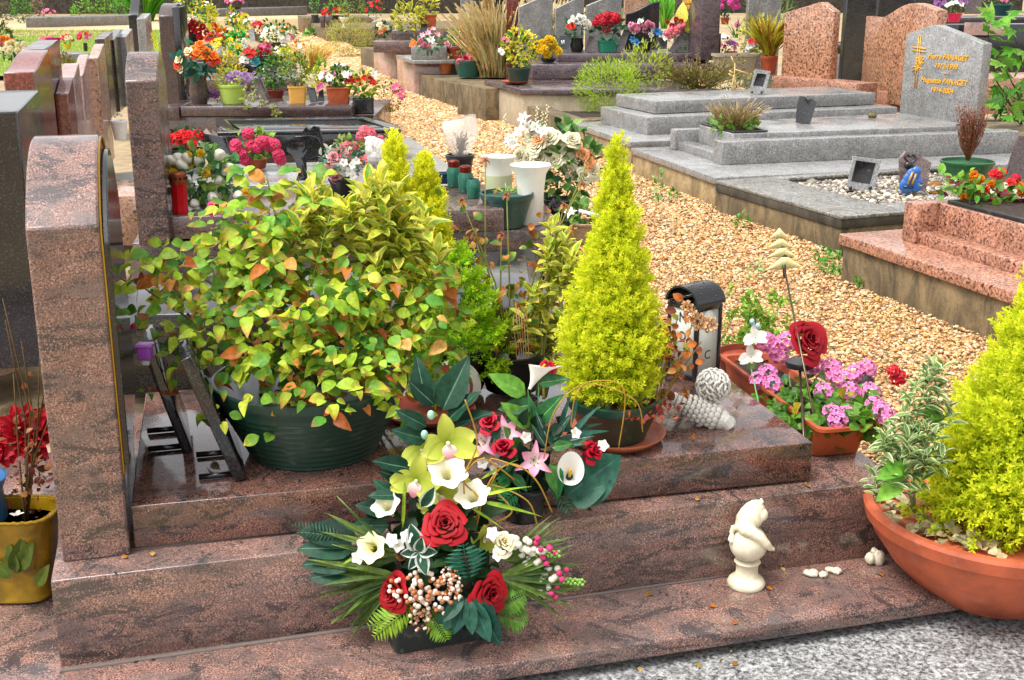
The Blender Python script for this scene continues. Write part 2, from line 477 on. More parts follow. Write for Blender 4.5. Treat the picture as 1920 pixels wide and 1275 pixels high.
gcols = [hx('e9cfa0'), hx('dba765'), hx('c98a3e'), hx('b0642a'), hx('efe3cc'), hx('9c8a72'), hx('f2d9b0'), hx('7a5a3c'), hx('d98c48')]
gm_ = np.array(hx('cfa673')); gcols = [tuple((np.array(c) * .62 + gm_ * .38) * .96) for c in gcols]
gw = [4, 5, 3.2, 1.5, .9, 1.8, 2, 1.6, 1.4]
g = pebbles('gravel', 120000, 3.4, 40, lambda y: .0067 + .001 * np.maximum(y - 6, 0), GZ, lambda y: np.interp(y, ysL, xsL), lambda y: np.interp(y, ysR, xsR), gcols, gw)
kind(g.build('gravel', PEB, smooth=None), 'stuff')

# sand path and lawn at the far end
def far(px, py): return at(px, py, .1)
sheet('sand_path', [far(-300, 72), far(420, 66), far(640, 62), far(640, 26), far(420, 30), far(-300, 36)], .075, M_PATH)
turf = [far(-200, 140), far(300, 140), far(300, 56), far(60, 66), far(-200, 78)]
sheet('lawn', turf, .082, M_TURF)
bl = Tpl([(-.06, 0, 0), (.06, 0, 0), (.02, .5, .02), (0, 1, .12), (-.03, .5, .02)], [(0, 1, 2, 4), (4, 2, 3)], [0, 0, .5, 1, .5])
def grass(name, pts, hgt, cols, tip, spread=.5):
    n = len(pts)
    d = np.concatenate([rs.normal(0, spread, (n, 2)), np.ones((n, 1))], 1)
    M = frames(pts, d, rs.normal(size=(n, 3)), hgt * rs.uniform(.5, 1.3, n))
    return MB().inst(bl, M, pick(cols, n), pick(tip, n))
gp = []
A = turf
for i in range(15000):
    px, py = rnd.uniform(-60, 310), 57 + 80 * rnd.random() ** 2
    p = far(px, py); gp.append((p.x, p.y, .08))
kind(grass('grass', np.array(gp), .09, [hx('6f8f1e'), hx('8aa52a'), hx('55781a')], [hx('a9bd3c'), hx('c5cf5c')]).build('grass', LEAF), 'stuff')

# ================================================================== MAIN TOMB
L1 = math.radians(15.2)
e1 = Vector((math.cos(L1), math.sin(L1), 0)); w1 = Vector((-math.sin(L1), math.cos(L1), 0))
pF = at(118, 1055, .335)                                   # foot of the headstone, near left
TOMB = empty('tomb', (pF.x + .9, pF.y + .6, .06), 'stepped tomb of mottled pink granite in the foreground, covered with pots and bouquets', 'tomb')
def R(o, u0, u1, v0, v1): return [o + e1 * u0 + w1 * v0, o + e1 * u1 + w1 * v0, o + e1 * u1 + w1 * v1, o + e1 * u0 + w1 * v1]
pS = at(245, 950, .45); pT = at(95, 1090, .335); pB = at(740, 1275, .115)
block('slab', quadpts((245, 950), (1525, 830), .45, .86), .45, .108, G_SLAB, TOMB, .003)
block('step', quadpts((95, 1090), (1655, 905), .335, 1.12, 0, .06), .335, .222, G_MAIN, TOMB, .003)
block('step', quadpts((740, 1275), (1760, 1124), .115, 1.7, -1.9, .22), .115, .042, G_MAIN, TOMB, .004)
block('footing', quadpts((740, 1275), (1760, 1124), .073, 1.6, -1.8, .2, .012), .073, .06, MOSSY, TOMB, .004)
jm = attr_mat('mortar', .9, 0, .2, .2, 80)
for (a, b, z) in (((245, 1030), (1520, 881), .337), ((112, 1258), (1690, 1031), .117)):
    q = quadpts(a, b, z, .012, 0, 0, -.006)
    MB().prism(q, z - .004, z + .003, hx('6a5f5a')).build('mortar_joint', jm, TOMB)

# the headstone with its black plaque
hw, hsd, hap = .66, .795, .955
prof = arch_prof(hw, hsd, hap, 18)
HS = empty('headstone', pF, 'arched headstone of mottled pink granite with a black polished plaque, left foreground', 'headstone', None, L1)
stele_mesh(prof, .152).build('stone', G_MAIN, HS, 30, .005, world=False)
pp = [(v, z) for v, z in arch_prof(hw - .05, hsd - .045 - .22, hap - .035 - .22, 18)]
pl = stele_mesh([(v + .025, z + .22) for v, z in pp], .018); pl.V = [v + np.array([.152, 0, 0]) for v in pl.V]
plq = pl.build('plaque', G_BLACK, HS, 35, .003, world=False)
gd = MB()
edge = [Vector((.1535, v + .018, z + .2)) for v, z in arch_prof(hw - .036, hsd - .245 + .028, hap - .235 + .028, 18)]
gd.tube(edge + [edge[0]], .0035, 5, hx('b98a2c'), False).build('gold_trim', METAL, HS, world=False)

# grey granite of the next grave, bottom right
NG = empty('grave_slab', at(1650, 1275, .03), 'coarse black and white granite slab at the bottom right corner', 'grave slab')
block('lower_slab', quadpts((1080, 1275), (1750, 1165), .045, 1.6, -1, 1.6, -.9), .045, .05, G_FORE, NG, .004)
q = [at(1310, 1244, .062), at(1300, 1400, .062), at(2400, 1400, .062), at(2400, 1136, .062)]
block('upper_slab', q, .062, .04, G_FORE, NG, .005)

# ================================================================== DARK TOMB behind it
DK = empty('tomb', at(700, 560, .1), 'low polished dark granite tomb behind the foreground rose bush', 'tomb')
block('slab', [at(252, 590, .42), at(1000, 575, .42), at(985, 470, .42), at(262, 500, .42)], .42, .09, G_DARK, DK)
block('base', [at(235, 612, .33), at(1040, 595, .33), at(1000, 465, .33), at(245, 490, .33)], .33, .3, G_DARK, DK)
def stele_px(name, label, x0, x1, ysh, yap, dist, width, shape, mat, zb=.3, yaw=11, group='headstones standing in a row on the left', flip=False, cat='headstone'):
    s = aty(x0, ysh, dist); s2 = aty(x1, ysh, dist)
    tx = (s2.x - s.x) / math.cos(math.radians(yaw))
    W = Vector((-math.sin(math.radians(yaw)), math.cos(math.radians(yaw)), 0))
    mid = Vector((s.x, s.y, 0)) + W * (width if shape in ('ogee', 'slant') else width * .5)
    zap = H - (mid.y / (F * CS - (yap - 637.5) * SN)) * (F * SN + (yap - 637.5) * CS)
    prof = arch_prof(width, s.z - zb, max(zap - zb, s.z - zb + .01), 14, shape)
    return headstone(name, label, Vector((s.x, s.y, zb)), math.radians(yaw), tx, prof, mat, .006, cat, group)

SP = stele_px
SP('headstone', 'dark grey polished headstone at the left edge, beyond the mottled pink arched one', -75, 22, 212, 170, 4.2, .7, 'ogee', G_BLACK, .3, 14)
o = empty('tomb', at(20, 640, .1), 'dark grey granite plinth under the dark headstone at the left edge', 'tomb')
block('base', quadpts((-160, 560), (66, 530), .33, .8), .33, .26, G_DARK, o)
o = empty('grave_slab', at(30, 760, .1), 'low wet pink granite slabs beyond the red dahlia at the left edge', 'grave slab')
block('slab', quadpts((-250, 720), (78, 652), .2, .5, 0, .12), .2, .07, G_TWO, o)
block('kerb', quadpts((-250, 740), (40, 646), .26, .12), .26, .1, G_PINK, o)
# the row of headstones running away on the left
SP('headstone', 'red granite headstone with a sloping pink top, nearest of the left row', 5, 58, 136, 94, 6.2, .6, 'ogee', G_RED, .25, 12)
SP('headstone', 'dark mahogany headstone with a flat pale top behind the red one', 39, 81, 93, 75, 7.4, .62, 'slant', G_MAHO, .25, 12)
SP('headstone', 'small red headstone with a curled step top in the left row', 102, 125, 176, 147, 7.6, .32, 'ogee', G_RED, .25, 12)
SP('headstone', 'second curled step headstone in pale pink just behind the small red one', 108, 136, 145, 119, 8.2, .34, 'ogee', G_PINK, .25, 12)
SP('headstone', 'tall pale pink headstone with a curved top in the left row', 134, 152, 142, 102, 8.8, .55, 'ogee', G_PINK, .25, 12)
SP('headstone', 'tan speckled granite headstone with a sloping cream top', 163, 181, 109, 82, 9.4, .6, 'ogee', G_TAN, .25, 12)
SP('headstone', 'dark grey headstone with a stepped top, far along the left row', 177, 195, 73, 60, 13, .75, 'slant', G_BROWN, .25, 11)
SP('headstone', 'dark granite headstone with a slanting white top, far along the left row', 198, 213, 75, 55, 13.6, .8, 'slant', G_DARK, .25, 11)
SP('headstone', 'light grey granite headstone with a white top, last of the left trio', 219, 235, 69, 54, 14.2, .8, 'slant', G_GREY, .25, 11)
SP('headstone', 'tall black headstone with a curved side rising above the slim grey one', 240, 256, 28, -14, 17, .8, 'ogee', G_BLACK, .1, 10)
SP('headstone', 'slim grey granite headstone beside the tall black one', 256, 272, 35, 25, 16.5, .7, 'slant', G_GREY, .1, 10)
h2 = SP('headstone', 'tall brown pink granite headstone with a rounded top behind the arched pink one', 234, 292, 153, 97, 6.2, .55, 'arch', G_TWO, .33, 11, None)
hk = SP('headstone', 'dark brown headstone with a black back panel beside the orange rose vase', 297, 325, 30, 6, 12.3, .7, 'arch', G_BROWN, .45, 6, None)
bp = aty(327, 21, 12.5)
q = [aty(327, 190, 12.5), aty(338, 190, 12.5)]
MB().box((.13 + .035, .25, .47), (.07, .5, .94), None, hx('060606')).build('panel', G_BLACK, hk, None, .005, world=False)
SP('headstone', 'small pale grey headstone top behind the dark brown one', 319, 331, 21, 5, 16, .5, 'slant', G_GREY, .1, 6, None)

# tan block and plinths between the left row and the tall brown pink headstone
o = empty('tomb', at(208, 300, .2), 'tan speckled granite plinth under the white pots on the left', 'tomb')
block('base', [aty(188, 292, 7.2), aty(262, 290, 7.2), aty(262, 275, 7.8), aty(192, 277, 7.8)], .42, .3, G_TAN, o)
o = empty('grave_slab', at(225, 330, .1), 'pale grey wet slab beside the tall brown pink headstone', 'grave slab')
block('slab', [at(150, 420, .22), at(262, 400, .22), at(262, 320, .22), at(160, 330, .22)], .22, .1, LEDGE, o)

# ================================================================== SECOND TOMB on the left
T2 = empty('tomb', at(650, 460, .1), 'brown pink granite tomb with red votive candle and white tulips', 'tomb')
block('slab', quadpts((313, 407), (945, 392), .468, .82), .468, .118, G_TWO, T2)
block('base', quadpts((248, 456), (1049, 428), .335, 1.05, 0, .05), .335, .27, G_TWO, T2)
T2b = empty('grave_slab', at(600, 330, .1), 'pale grey wet granite slab between the brown pink tomb and the black one', 'grave slab')
block('slab', [at(330, 345, .44), at(800, 352, .44), at(770, 300, .44), at(330, 310, .44)], .44, .3, G_GREY, T2b)
# black tomb with sunken panel
T3 = empty('tomb', at(580, 290, .1), 'black polished granite tomb with a sunken mirror panel', 'tomb')
q3 = [at(408, 249, .45), at(752, 243, .45), at(700, 216, .45), at(404, 222, .45)]
c3 = sum(q3, Vector()) / 4
inn = [c3 + (p - c3) * .9 for p in q3]
inn2 = [Vector((c3.x + (p.x - c3.x) * .84, c3.y + (p.y - c3.y) * .66, p.z)) for p in q3]
block('body', q3, .425, .32, G_BLACK, T3, .006)
def ring(name, qo, qi, z1, th, mat, parent):
    V = [(p.x, p.y, z1) for p in qo] + [(p.x, p.y, z1) for p in qi] + [(p.x, p.y, z1 - th) for p in qo] + [(p.x, p.y, z1 - th) for p in qi]
    Fc = []
    for i in range(4):
        j = (i + 1) % 4
        Fc += [(i, j, 4 + j, 4 + i), (8 + i, 8 + j, j, i), (4 + i, 4 + j, 12 + j, 12 + i)]
    return MB().add(V, Fc).build(name, mat, parent, None, .004)
ring('frame', q3, inn2, .452, .024, G_BLACK, T3)
block('panel', [Vector((c3.x + (p.x - c3.x) * .8, c3.y + (p.y - c3.y) * .5, 0)) for p in q3], .442, .014, G_BLACK, T3, .002)
# brown tomb with many pots
T4 = empty('tomb', at(500, 215, .1), 'dark brown granite tomb crowded with flower pots beyond the black one', 'tomb')
block('slab', quadpts((338, 200), (659, 200), .5, 1.15), .5, .09, G_BROWN, T4)
block('plinth', quadpts((303, 200), (338, 200), .5, .7, 0, -.01, -.02), .5, .12, G_BROWN, T4)
block('base', quadpts((300, 219), (700, 219), .4, 1.7, 0, 0), .4, .32, G_TWO, T4)
# further low tombs under the flowers on the left
for k, (a, b, z, d, mt, lab) in enumerate([
        ((345, 150), (560, 148), .5, 1.1, G_PURP, 'dark wet tomb behind the brown one, under the yellow flowers'),
        ((480, 105), (535, 104), .62, .6, G_BLACK, 'small black tomb block below the white flowers'),
        ((340, 118), (545, 116), .5, 1.4, G_DARK, 'dark grey tomb half hidden by red roses')]):
    o = empty('tomb', at((a[0] + b[0]) / 2, a[1] + 4, .1), lab, 'tomb')
    block('slab', quadpts(a, b, z, d), z, .14, mt, o)
    block('base', shrink(quadpts(a, b, z, d), -.06), z - .14, .25, mt, o)
o = empty('grave_slab', at(120, 110, .1), 'grey granite slab lying in the lawn behind the left headstones', 'grave slab')
block('slab', quadpts((60, 104), (170, 100), .25, 1.2), .25, .15, G_GREY, o)
# foot kerb strip on the left of the gravel
o = empty('kerb', at(830, 320, .1), 'grey stone kerb strip between the left tombs and the gravel', 'kerb')
block('strip', [at(790, 372, .2), at(930, 372, .2), at(770, 258, .2), at(720, 262, .2)], .2, .1, LEDGE, o)

# ================================================================== RIGHT ROW
# --- red granite tomb
def inset_block(name, q, k, z1, th, mat, parent): return block(name, shrink(q, k), z1, th, mat, parent, .004)
T5 = empty('tomb', at(1750, 480, .1), 'salmon speckled granite tomb with a sunk flower trough at the right edge', 'tomb')
q5 = quadpts((1573, 438), (1920, 555), .365, 2.4, 0, .55)
block('kerb', q5, .365, .055, G_SALM2, T5)
inset_block('footing', q5, .02, .31, .3, CONC_D, T5)
a5 = at(1690, 449, .365); b5 = at(1722, 457, .365)
d5 = (q5[1] - q5[0]).normalized(); n5 = Vector((-d5.y, d5.x, 0))
o5 = a5
def R5(u0, u1, v0, v1): return [o5 + d5 * u0 + n5 * v0, o5 + d5 * u1 + n5 * v0, o5 + d5 * u1 + n5 * v1, o5 + d5 * u0 + n5 * v1]
block('post', R5(0, .105, 0, .2), .565, .2, G_SALM2, T5, .006)
block('step', R5(.105, 1.3, .02, .13), .425, .06, G_SALM2, T5)
block('trough', R5(.105, 1.3, .131, .55), .565, .2, G_SALM2, T5, .006)
block('body', R5(-.005, 1.3, .552, 2.1), .562, .2, G_SALM2, T5, .006)
# --- pebble filled kerb frame
T6 = empty('tomb', at(1480, 420, .1), 'weathered grey kerb frame filled with white pebbles on a concrete base', 'tomb')
q6 = quadpts((1341, 338), (1578, 406), .33, 1.95)
d6 = (q6[1] - q6[0]); l6 = d6.length; d6.normalize(); n6 = (q6[3] - q6[0]).normalized()
def R6(u0, u1, v0, v1): return [q6[0] + d6 * u0 + n6 * v0, q6[0] + d6 * u1 + n6 * v0, q6[0] + d6 * u1 + n6 * v1, q6[0] + d6 * u0 + n6 * v1]
block('kerb', R6(0, l6, 0, .46), .33, .02, KERB, T6)
block('kerb', R6(l6 - .26, l6, .462, 1.95), .33, .02, KERB, T6)
block('kerb', R6(0, .1, .462, 1.95), .33, .02, KERB, T6)
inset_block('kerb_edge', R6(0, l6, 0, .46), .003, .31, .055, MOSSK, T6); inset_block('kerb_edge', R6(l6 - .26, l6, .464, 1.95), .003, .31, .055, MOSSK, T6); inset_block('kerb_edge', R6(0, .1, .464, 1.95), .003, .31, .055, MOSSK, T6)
inset_block('footing', q6, .012, .255, .22, CONC_D, T6)
def in6(n):
    u = rs.uniform(.1, l6 - .26, n); v = rs.uniform(.46, 1.9, n)
    return np.array(q6[0])[None] + u[:, None] * np.array(d6) + v[:, None] * np.array(n6)
pb = pebbles('x', 5200, 1, 1.2, lambda y: np.full(len(y), .0125), .285, lambda y: y * 0, lambda y: y * 0, [hx('d2c8b4'), hx('b8ac98'), hx('90867a'), hx('5c544a'), hx('e0d8c8')], [1.5, 3, 4, 3.5, .8])
off = in6(5200); off[:, 2] = 0; off[:, :2] -= 0
cen = pb.V[0].reshape(-1, 12, 3); cc = cen.mean(1, keepdims=True); cc[:, :, 2] = 0
cen -= cc; cen += off[:, None, :]; pb.V = [cen.reshape(-1, 3)]
kind(pb.build('white_pebbles', PEB), 'stuff')
# --- grey granite tomb with the engraved headstone
T7 = empty('tomb', at(1262, 330, .1), 'light grey granite tomb with a stone trough, in front of the gold lettered headstone', 'tomb')
q7 = quadpts((1183, 277), (1341, 333), .325, 3.1)
block('kerb', q7, .325, .05, G_GREY, T7); inset_block('footing', q7, .015, .275, .24, CONC, T7)
c7 = at(1353, 310, .325); d7 = (q7[1] - q7[0]).normalized(); n7 = Vector((-d7.y, d7.x, 0))
def R7(u0, u1, v0, v1): return [c7 + d7 * u0 + n7 * v0, c7 + d7 * u1 + n7 * v0, c7 + d7 * u1 + n7 * v1, c7 + d7 * u0 + n7 * v1]
pf = at(1253, 278, .325); du = (pf - c7).dot(d7)
block('side_wall', R7(-.16, 0, 0, 2.55), .497, .172, G_GREY, T7, .006)
block('side_wall', R7(du, du + .1, 0, 2.5), .485, .16, G_GREY, T7, .006)
block('step', R7(du + .101, -.161, .03, .16), .39, .065, G_GREY, T7)
block('body', R7(du + .101, -.161, .5, 2.5), .485, .16, G_GREY, T7)
block('trough', R7(du + .18, -.19, .17, .48), .53, .2, G_GREY, T7, .008)
qs = [at(1441, 249, .535), at(1822, 235, .535), at(1700, 212, .535), at(1395, 226, .535)]
block('slab', qs, .535, .05, G_GREY, T7, .005)
a7 = at(1823, 232, .5); b7 = at(1686, 214, .5)
H7 = empty('headstone', a7, 'speckled light grey gabled headstone with gold lettering and a gold cross', 'headstone')
wv = (b7 - a7); wl = wv.length; wv.normalize(); nv = Vector((wv.y, -wv.x, 0))   # nv points away from the path
def zt(p, py): return H - (p.y / (F * CS - (py - 637.5) * SN)) * (F * SN + (py - 637.5) * CS)
mid7 = a7 + wv * wl * .62
zN, zA, zF = zt(a7 + wv * -.02, 82), zt(mid7, 47), zt(b7, 64)
V = []
prof7 = [(-.03, -.05), (wl, -.05), (wl, zF - .5), (wl * .66, zA - .5), (wl * .58, zA - .503), (-.03, zN - .5)]
mbq = MB()
for off_ in (0, .1):
    V += [tuple(a7 + wv * v + nv * off_ + Vector((0, 0, z))) for v, z in prof7]
n_ = len(prof7)
mbq.add(V, [tuple(range(n_)), tuple(range(2 * n_ - 1, n_ - 1, -1))] + [(i, n_ + i, n_ + (i + 1) % n_, (i + 1) % n_) for i in range(n_)])
mbq.build('stone', G_GREY, H7, None, .006)
GOLD = attr_mat('gold_letter', .4, 0, .5, .1, 60)
def lettering(txt, size, origin, xdir, ydir, parent, name='lettering', col='e0a52c', shear=.2):
    cu = bpy.data.curves.new(name, 'FONT'); cu.body = txt; cu.size = size; cu.extrude = .002; cu.align_x = 'CENTER'; cu.shear = shear; cu.offset = .001
    tmp = bpy.data.objects.new(name, cu); COL.objects.link(tmp)
    dg = bpy.context.evaluated_depsgraph_get(); dg.update()
    me = bpy.data.meshes.new_from_object(tmp.evaluated_get(dg))
    bpy.data.objects.remove(tmp); bpy.data.curves.remove(cu)
    z = xdir.cross(ydir).normalized()
    M = Matrix((xdir, ydir, z)).transposed().to_4x4(); M.translation = origin - parent.location
    me.transform(M)
    a = me.color_attributes.new('Col', 'FLOAT_COLOR', 'POINT')
    a.data.foreach_set('color', np.tile((*hx(col), 1), (len(me.vertices), 1)).astype(np.float32).ravel())
    me.materials.clear(); me.materials.append(GOLD)
    return link(name, me, None, parent)
xd, yd = -wv, Vector((0, 0, 1))
def onface(v, z): return a7 + wv * v + nv * -.004 + Vector((0, 0, z))
for txt, v, z, s in (('Pierre PANAGET', .34, .50, .062), ('1912-1999', .35, .425, .06), ('\u2014', .35, .375, .05), ('Huguette PANAGET', .36, .30, .062), ('1914-2004', .37, .225, .06)):
    lettering(txt, s * wl / .85, onface(v * wl / .85, z), xd, yd, H7)
cr = MB()
def fbar(v0, z0, v1, z1, r): cr.tube([onface(v0, z0), onface((v0 + v1) / 2, (z0 + z1) / 2), onface(v1, z1)], r, 5, hx('e0a52c'))
cv = wl * .8
for k in (-.013, .013): fbar(cv + k, .24, cv + k * .8, .68, .004)
fbar(cv - .085, .55, cv + .08, .56, .005); fbar(cv - .085, .575, cv + .08, .585, .005); fbar(cv - .013, .68, cv + .013, .68, .005)
for k in range(9):
    q_ = 2 * PI * k / 9; fbar(cv - .03, .47, cv - .03 + .045 * math.cos(q_), .47 + .05 * math.sin(q_), .005)
for k in range(6): fbar(cv - .02, .42, cv - .02 + .08 * math.cos(k * .6 - 2.2), .40 + .05 * math.sin(k * .9), .004)
cr.build('gold_cross', GOLD, H7)
# --- grey tomb beyond it
T8 = empty('tomb', at(1120, 250, .1), 'light grey granite tomb of two stacked slabs next to the green juniper', 'tomb')
q8 = quadpts((1066, 227), (1182, 266), .345, 3.2)
block('kerb', q8, .345, .05, G_GREY, T8); inset_block('footing', q8, .015, .295, .25, CONC, T8)
block('body', quadpts((1126, 200), (1214, 220), .5, 2.6), .5, .16, G_GREY, T8, .006)
block('slab', quadpts((1155, 176), (1229, 190), .615, 2.35), .615, .11, G_GREY, T8, .006)
# --- shrub bed
T9 = empty('kerb', at(1010, 230, .1), 'mossy concrete kerb of the bed where the round juniper grows', 'kerb')
q9 = quadpts((980, 196), (1066, 226), .36, 2.6)
ring('kerb', q9, shrink(q9, .2), .36, .3, CONC_D, T9)
block('soil', shrink(q9, .19), .31, .1, M_DIRT, T9, 0)
# --- purple tomb
T10 = empty('tomb', at(1000, 200, .1), 'dark purple granite tomb on a pale concrete base, topped by a row of bouquets', 'tomb')
zA10 = .54
A, B, Cc = at(908, 149, zA10), at(976, 167, zA10), at(1360, 169, zA10)
q10 = [A, B, Cc, A + (Cc - B)]
block('kerb', q10, zA10, .06, G_PURP, T10); inset_block('footing', q10, .03, zA10 - .06, .44, CONC_L, T10)
block('body', quadpts((997, 121), (1345, 120), .71, 1.0), .71, .168, G_PURP, T10, .01)
block('slab', quadpts((1046, 101), (1330, 100), .805, .85), .805, .095, G_PURP, T10, .008)
hp = aty(1310, 104, at(1310, 104, .8).y)
Fa, Na = at(1262, 92, .805), at(1312, 104, .805)
H10 = empty('headstone', Na, 'tall purple brown headstone with gold lettering, taller than all the others', 'headstone')
wv2 = (Fa - Na); wl2 = wv2.length; wv2.normalize(); nv2 = Vector((wv2.y, -wv2.x, 0))
tk = mpp(Na) * 36
qq = [Na, Na + nv2 * tk, Na + nv2 * tk + wv2 * wl2, Na + wv2 * wl2]
MB().prism(qq, .75, 1.95).build('stone', G_PURP, H10, None, .012)
for txt, v, z, s in (('Famille BAUTIN', .52, zt(Na, 9), .085), ('1928-2007', .5, zt(Na, 19), .075)):
    lettering(txt, s * .8, Na + wv2 * wl2 * v - nv2 * .004 + Vector((0, 0, z - .805)), -wv2, Vector((0, 0, 1)), H10, shear=0)
# --- salmon headstones
def gable_px(name, label, far_top, far_bot, near_top, near_bot, apex, zb, tpx, mat, curve=False, frac=.5):
    a, b = at(*near_bot, zb), at(*far_bot, zb)
    e = empty(name, a, label, 'headstone')
    wv = (b - a); wl = wv.length; wv.normalize(); nv = Vector((wv.y, -wv.x, 0)); tk = mpp(a) * tpx
    zn, zf, za = zt(a, near_top[1]) - zb, zt(b, far_top[1]) - zb, zt(a + wv * wl * frac, apex[1]) - zb
    pr = [(0, -.1), (wl, -.1)]
    if curve:
        pr += [(wl, zf), (wl * .82, zf - .01)]
        for i in range(11):
            s_ = i / 10; pr.append((wl * (.82 - .47 * s_), zf - .01 + (za - zf) * (.5 - .5 * math.cos(PI * s_))))
        for i in range(1, 7):
            s_ = i / 6; pr.append((wl * (.35 - .35 * s_), za + (zn - za) * (s_ ** 1.6)))
    else:
        pr += [(wl, zf), (wl * frac, za), (wl * (frac - .05), za), (0, zn)]
    n = len(pr); V = []
    for o_ in (0, tk): V += [tuple(a + wv * v + nv * o_ + Vector((0, 0, z))) for v, z in pr]
    MB().add(V, [tuple(range(n)), tuple(range(2 * n - 1, n - 1, -1))] + [(i, n + i, n + (i + 1) % n, (i + 1) % n) for i in range(n)]).build('stone', mat, e, None, .01)
    return e
s1 = gable_px('headstone', 'salmon speckled headstone with a pointed top behind the grey slab', (1470, 24), (1464, 144), (1569, 22), (1555, 152), (1545, 4), .62, 18, G_SALM, False, .3)
block('plinth', quadpts((1448, 142), (1606, 157), .64, .3), .64, .16, G_SALM2, s1)
s2 = gable_px('headstone', 'larger salmon headstone with an S curved shoulder next to the gold lettered one', (1621, 30), (1613, 166), (1750, 20), (1742, 190), (1700, 4), .5, 21, G_SALM, True)
block('plinth', quadpts((1597, 164), (1700, 176), .52, .35), .52, .2, G_SALM2, s2)
# --- stepped stones further up on the right of the path
o = empty('tomb', at(830, 180, .1), 'mossy concrete grave base with a low slate top beside the gravel', 'tomb')
A, B = at(785, 140, .4), at(856, 158, .4); D_ = Vector((1.6, .5, 0))
block('base', [A, B, B + D_, A + D_], .4, .38, CONC_D, o)
A, B = at(857, 156, .48), at(910, 166, .48)
block('slab', [A, B, B + D_ * .6, A + D_ * .6], .48, .46, CONC_D, o)
o = empty('tomb', at(790, 160, .1), 'pale grey granite block tomb with an oblong stone trough', 'tomb')
A, B = at(744, 105, .56), at(776, 116, .56)
block('body', [A, B, B + Vector((1.1, .1, 0)), A + Vector((1.1, .1, 0))], .56, .5, G_PINK, o)
A, B = at(742, 103, .6), at(776, 113, .6)
block('slab', [A, B, B + Vector((1.3, .1, 0)), A + Vector((1.3, .1, 0))], .6, .05, G_GREY, o)
A, B = at(771, 108, .6), at(774, 112, .6)
q = quadpts((771, 112), (838, 112), .6, .25)
block('trough', q, .78, .175, G_GREY, o, .008)
o = empty('tomb', at(700, 140, .1), 'pinkish granite tomb with two steps behind the pale grey block', 'tomb')
A, B = at(700, 88, .55), at(742, 96, .55)
block('base', [A, B, B + Vector((1.5, .2, 0)), A + Vector((1.5, .2, 0))], .55, .5, G_PINK, o)
block('step', quadpts((700, 90), (775, 90), .62, 1.1), .72, .17, G_TWO, o)
block('slab', quadpts((735, 74), (795, 74), .72, .9), .86, .14, G_TWO, o)
o = empty('tomb', at(690, 120, .1), 'dark mossy concrete kerb beside the feathery shrub', 'kerb')
A, B = at(676, 88, .45), at(718, 98, .45)
block('base', [A, B, B + Vector((.9, .15, 0)), A + Vector((.9, .15, 0))], .45, .4, CONC_D, o)
o = empty('tomb', at(600, 60, .1), 'low grey tomb at the bend of the path under the white urn', 'tomb')
A, B = at(574, 40, .45), at(612, 54, .45)
block('base', [A, B, B + Vector((5, .5, 0)), A + Vector((5, .5, 0))], .45, .4, CONC_D, o)
A, B = at(558, 29, .6), at(568, 33, .6)
block('step', [A, B, B + Vector((2, .2, 0)), A + Vector((2, .2, 0))], .6, .5, CONC_D, o)
for x0, x1, lab in ((601, 609, 'left of two small brown stone posts by the white urn'), (611, 624, 'right of two small brown stone posts by the white urn')):
    p = at((x0 + x1) / 2, 52, .45); w_ = (x1 - x0) * mpp(p)
    base_mesh(MB().prism([(p.x - w_ / 2, p.y), (p.x + w_ / 2, p.y), (p.x + w_ / 2, p.y + w_), (p.x - w_ / 2, p.y + w_)], .45, .45 + 22 * mpp(p)), 'stone_post', G_BROWN, lab, 'post', None, .02)
o = empty('paving_slab', at(600, 72, .11), 'pale flat paving slab lying in the gravel near the bend', 'slab')
block('slab', [at(558, 77, .13), at(610, 72, .13), at(600, 66, .13), at(556, 69, .13)], .13, .03, G_PINK, o)

# --- headstones along the back on the right
def back_stone(label, x0, x1, ytop, ybot, dist, shape, mat, lean=0):
    p0, p1 = aty(x0, ybot, dist), aty(x1, ybot, dist + .1)
    wdt = p1.x - p0.x; top = aty(x0, ytop, dist).z; zb = .3
    prof = arch_prof(wdt, (top - zb) * (.86 if shape != 'flat' else 1), top - zb, 14, shape)
    n = len(prof); V = []
    for o_ in (0, .14): V += [(p0.x + v, dist + o_ + v * .25, zb + z) for v, z in prof]
    e = empty('headstone', (p0.x + wdt / 2, dist, zb), label, 'headstone', 'headstones along the back of the right row')
    MB().add(V, [tuple(range(n)), tuple(range(2 * n - 1, n - 1, -1))] + [(i, n + i, n + (i + 1) % n, (i + 1) % n) for i in range(n)]).build('stone', mat, e, 30, .01)
back_stone('grey upright headstone behind the white open book plaque', 864, 889, -30, 60, 17, 'flat', G_GREY)
back_stone('ochre streaked headstone with a dark side behind the tall dry grass', 905, 928, -34, 62, 16.5, 'flat', granite('ochre_stone', [(.3, (.1, .05, .01)), (.5, (.3, .18, .04)), (.7, (.45, .3, .08))], 20, 0, rough=(.2, .4)))
back_stone('narrow black headstone between the ochre and the maroon ones', 929, 948, -34, 62, 16.8, 'flat', G_BLACK)
back_stone('maroon granite headstone above the dry grass', 949, 972, -30, 66, 16, 'flat', G_RED)
back_stone('grey headstone with a sloping white shoulder, left of three above the dry grass', 972, 1036, -14, 74, 15.5, 'slant', G_GREY)
back_stone('grey headstone with a sloping white shoulder, middle of three above the cream roses', 1040, 1094, -10, 74, 15.6, 'slant', G_GREY)
back_stone('grey headstone with a dark flank above the red geraniums', 1098, 1164, -16, 74, 15.7, 'slant', G_GREY)
back_stone('dark grey headstone with a rounded S shaped top behind the pink hydrangeas', 1172, 1236, 3, 60, 16.4, 'ogee', G_DARK)
back_stone('plain brown orange headstone peeping over the dark rounded one', 1170, 1215, -20, 30, 19, 'flat', G_TAN)
back_stone('big smooth grey headstone behind the tamarisk shrub', 1400, 1462, -30, 70, 16, 'flat', G_GREY)
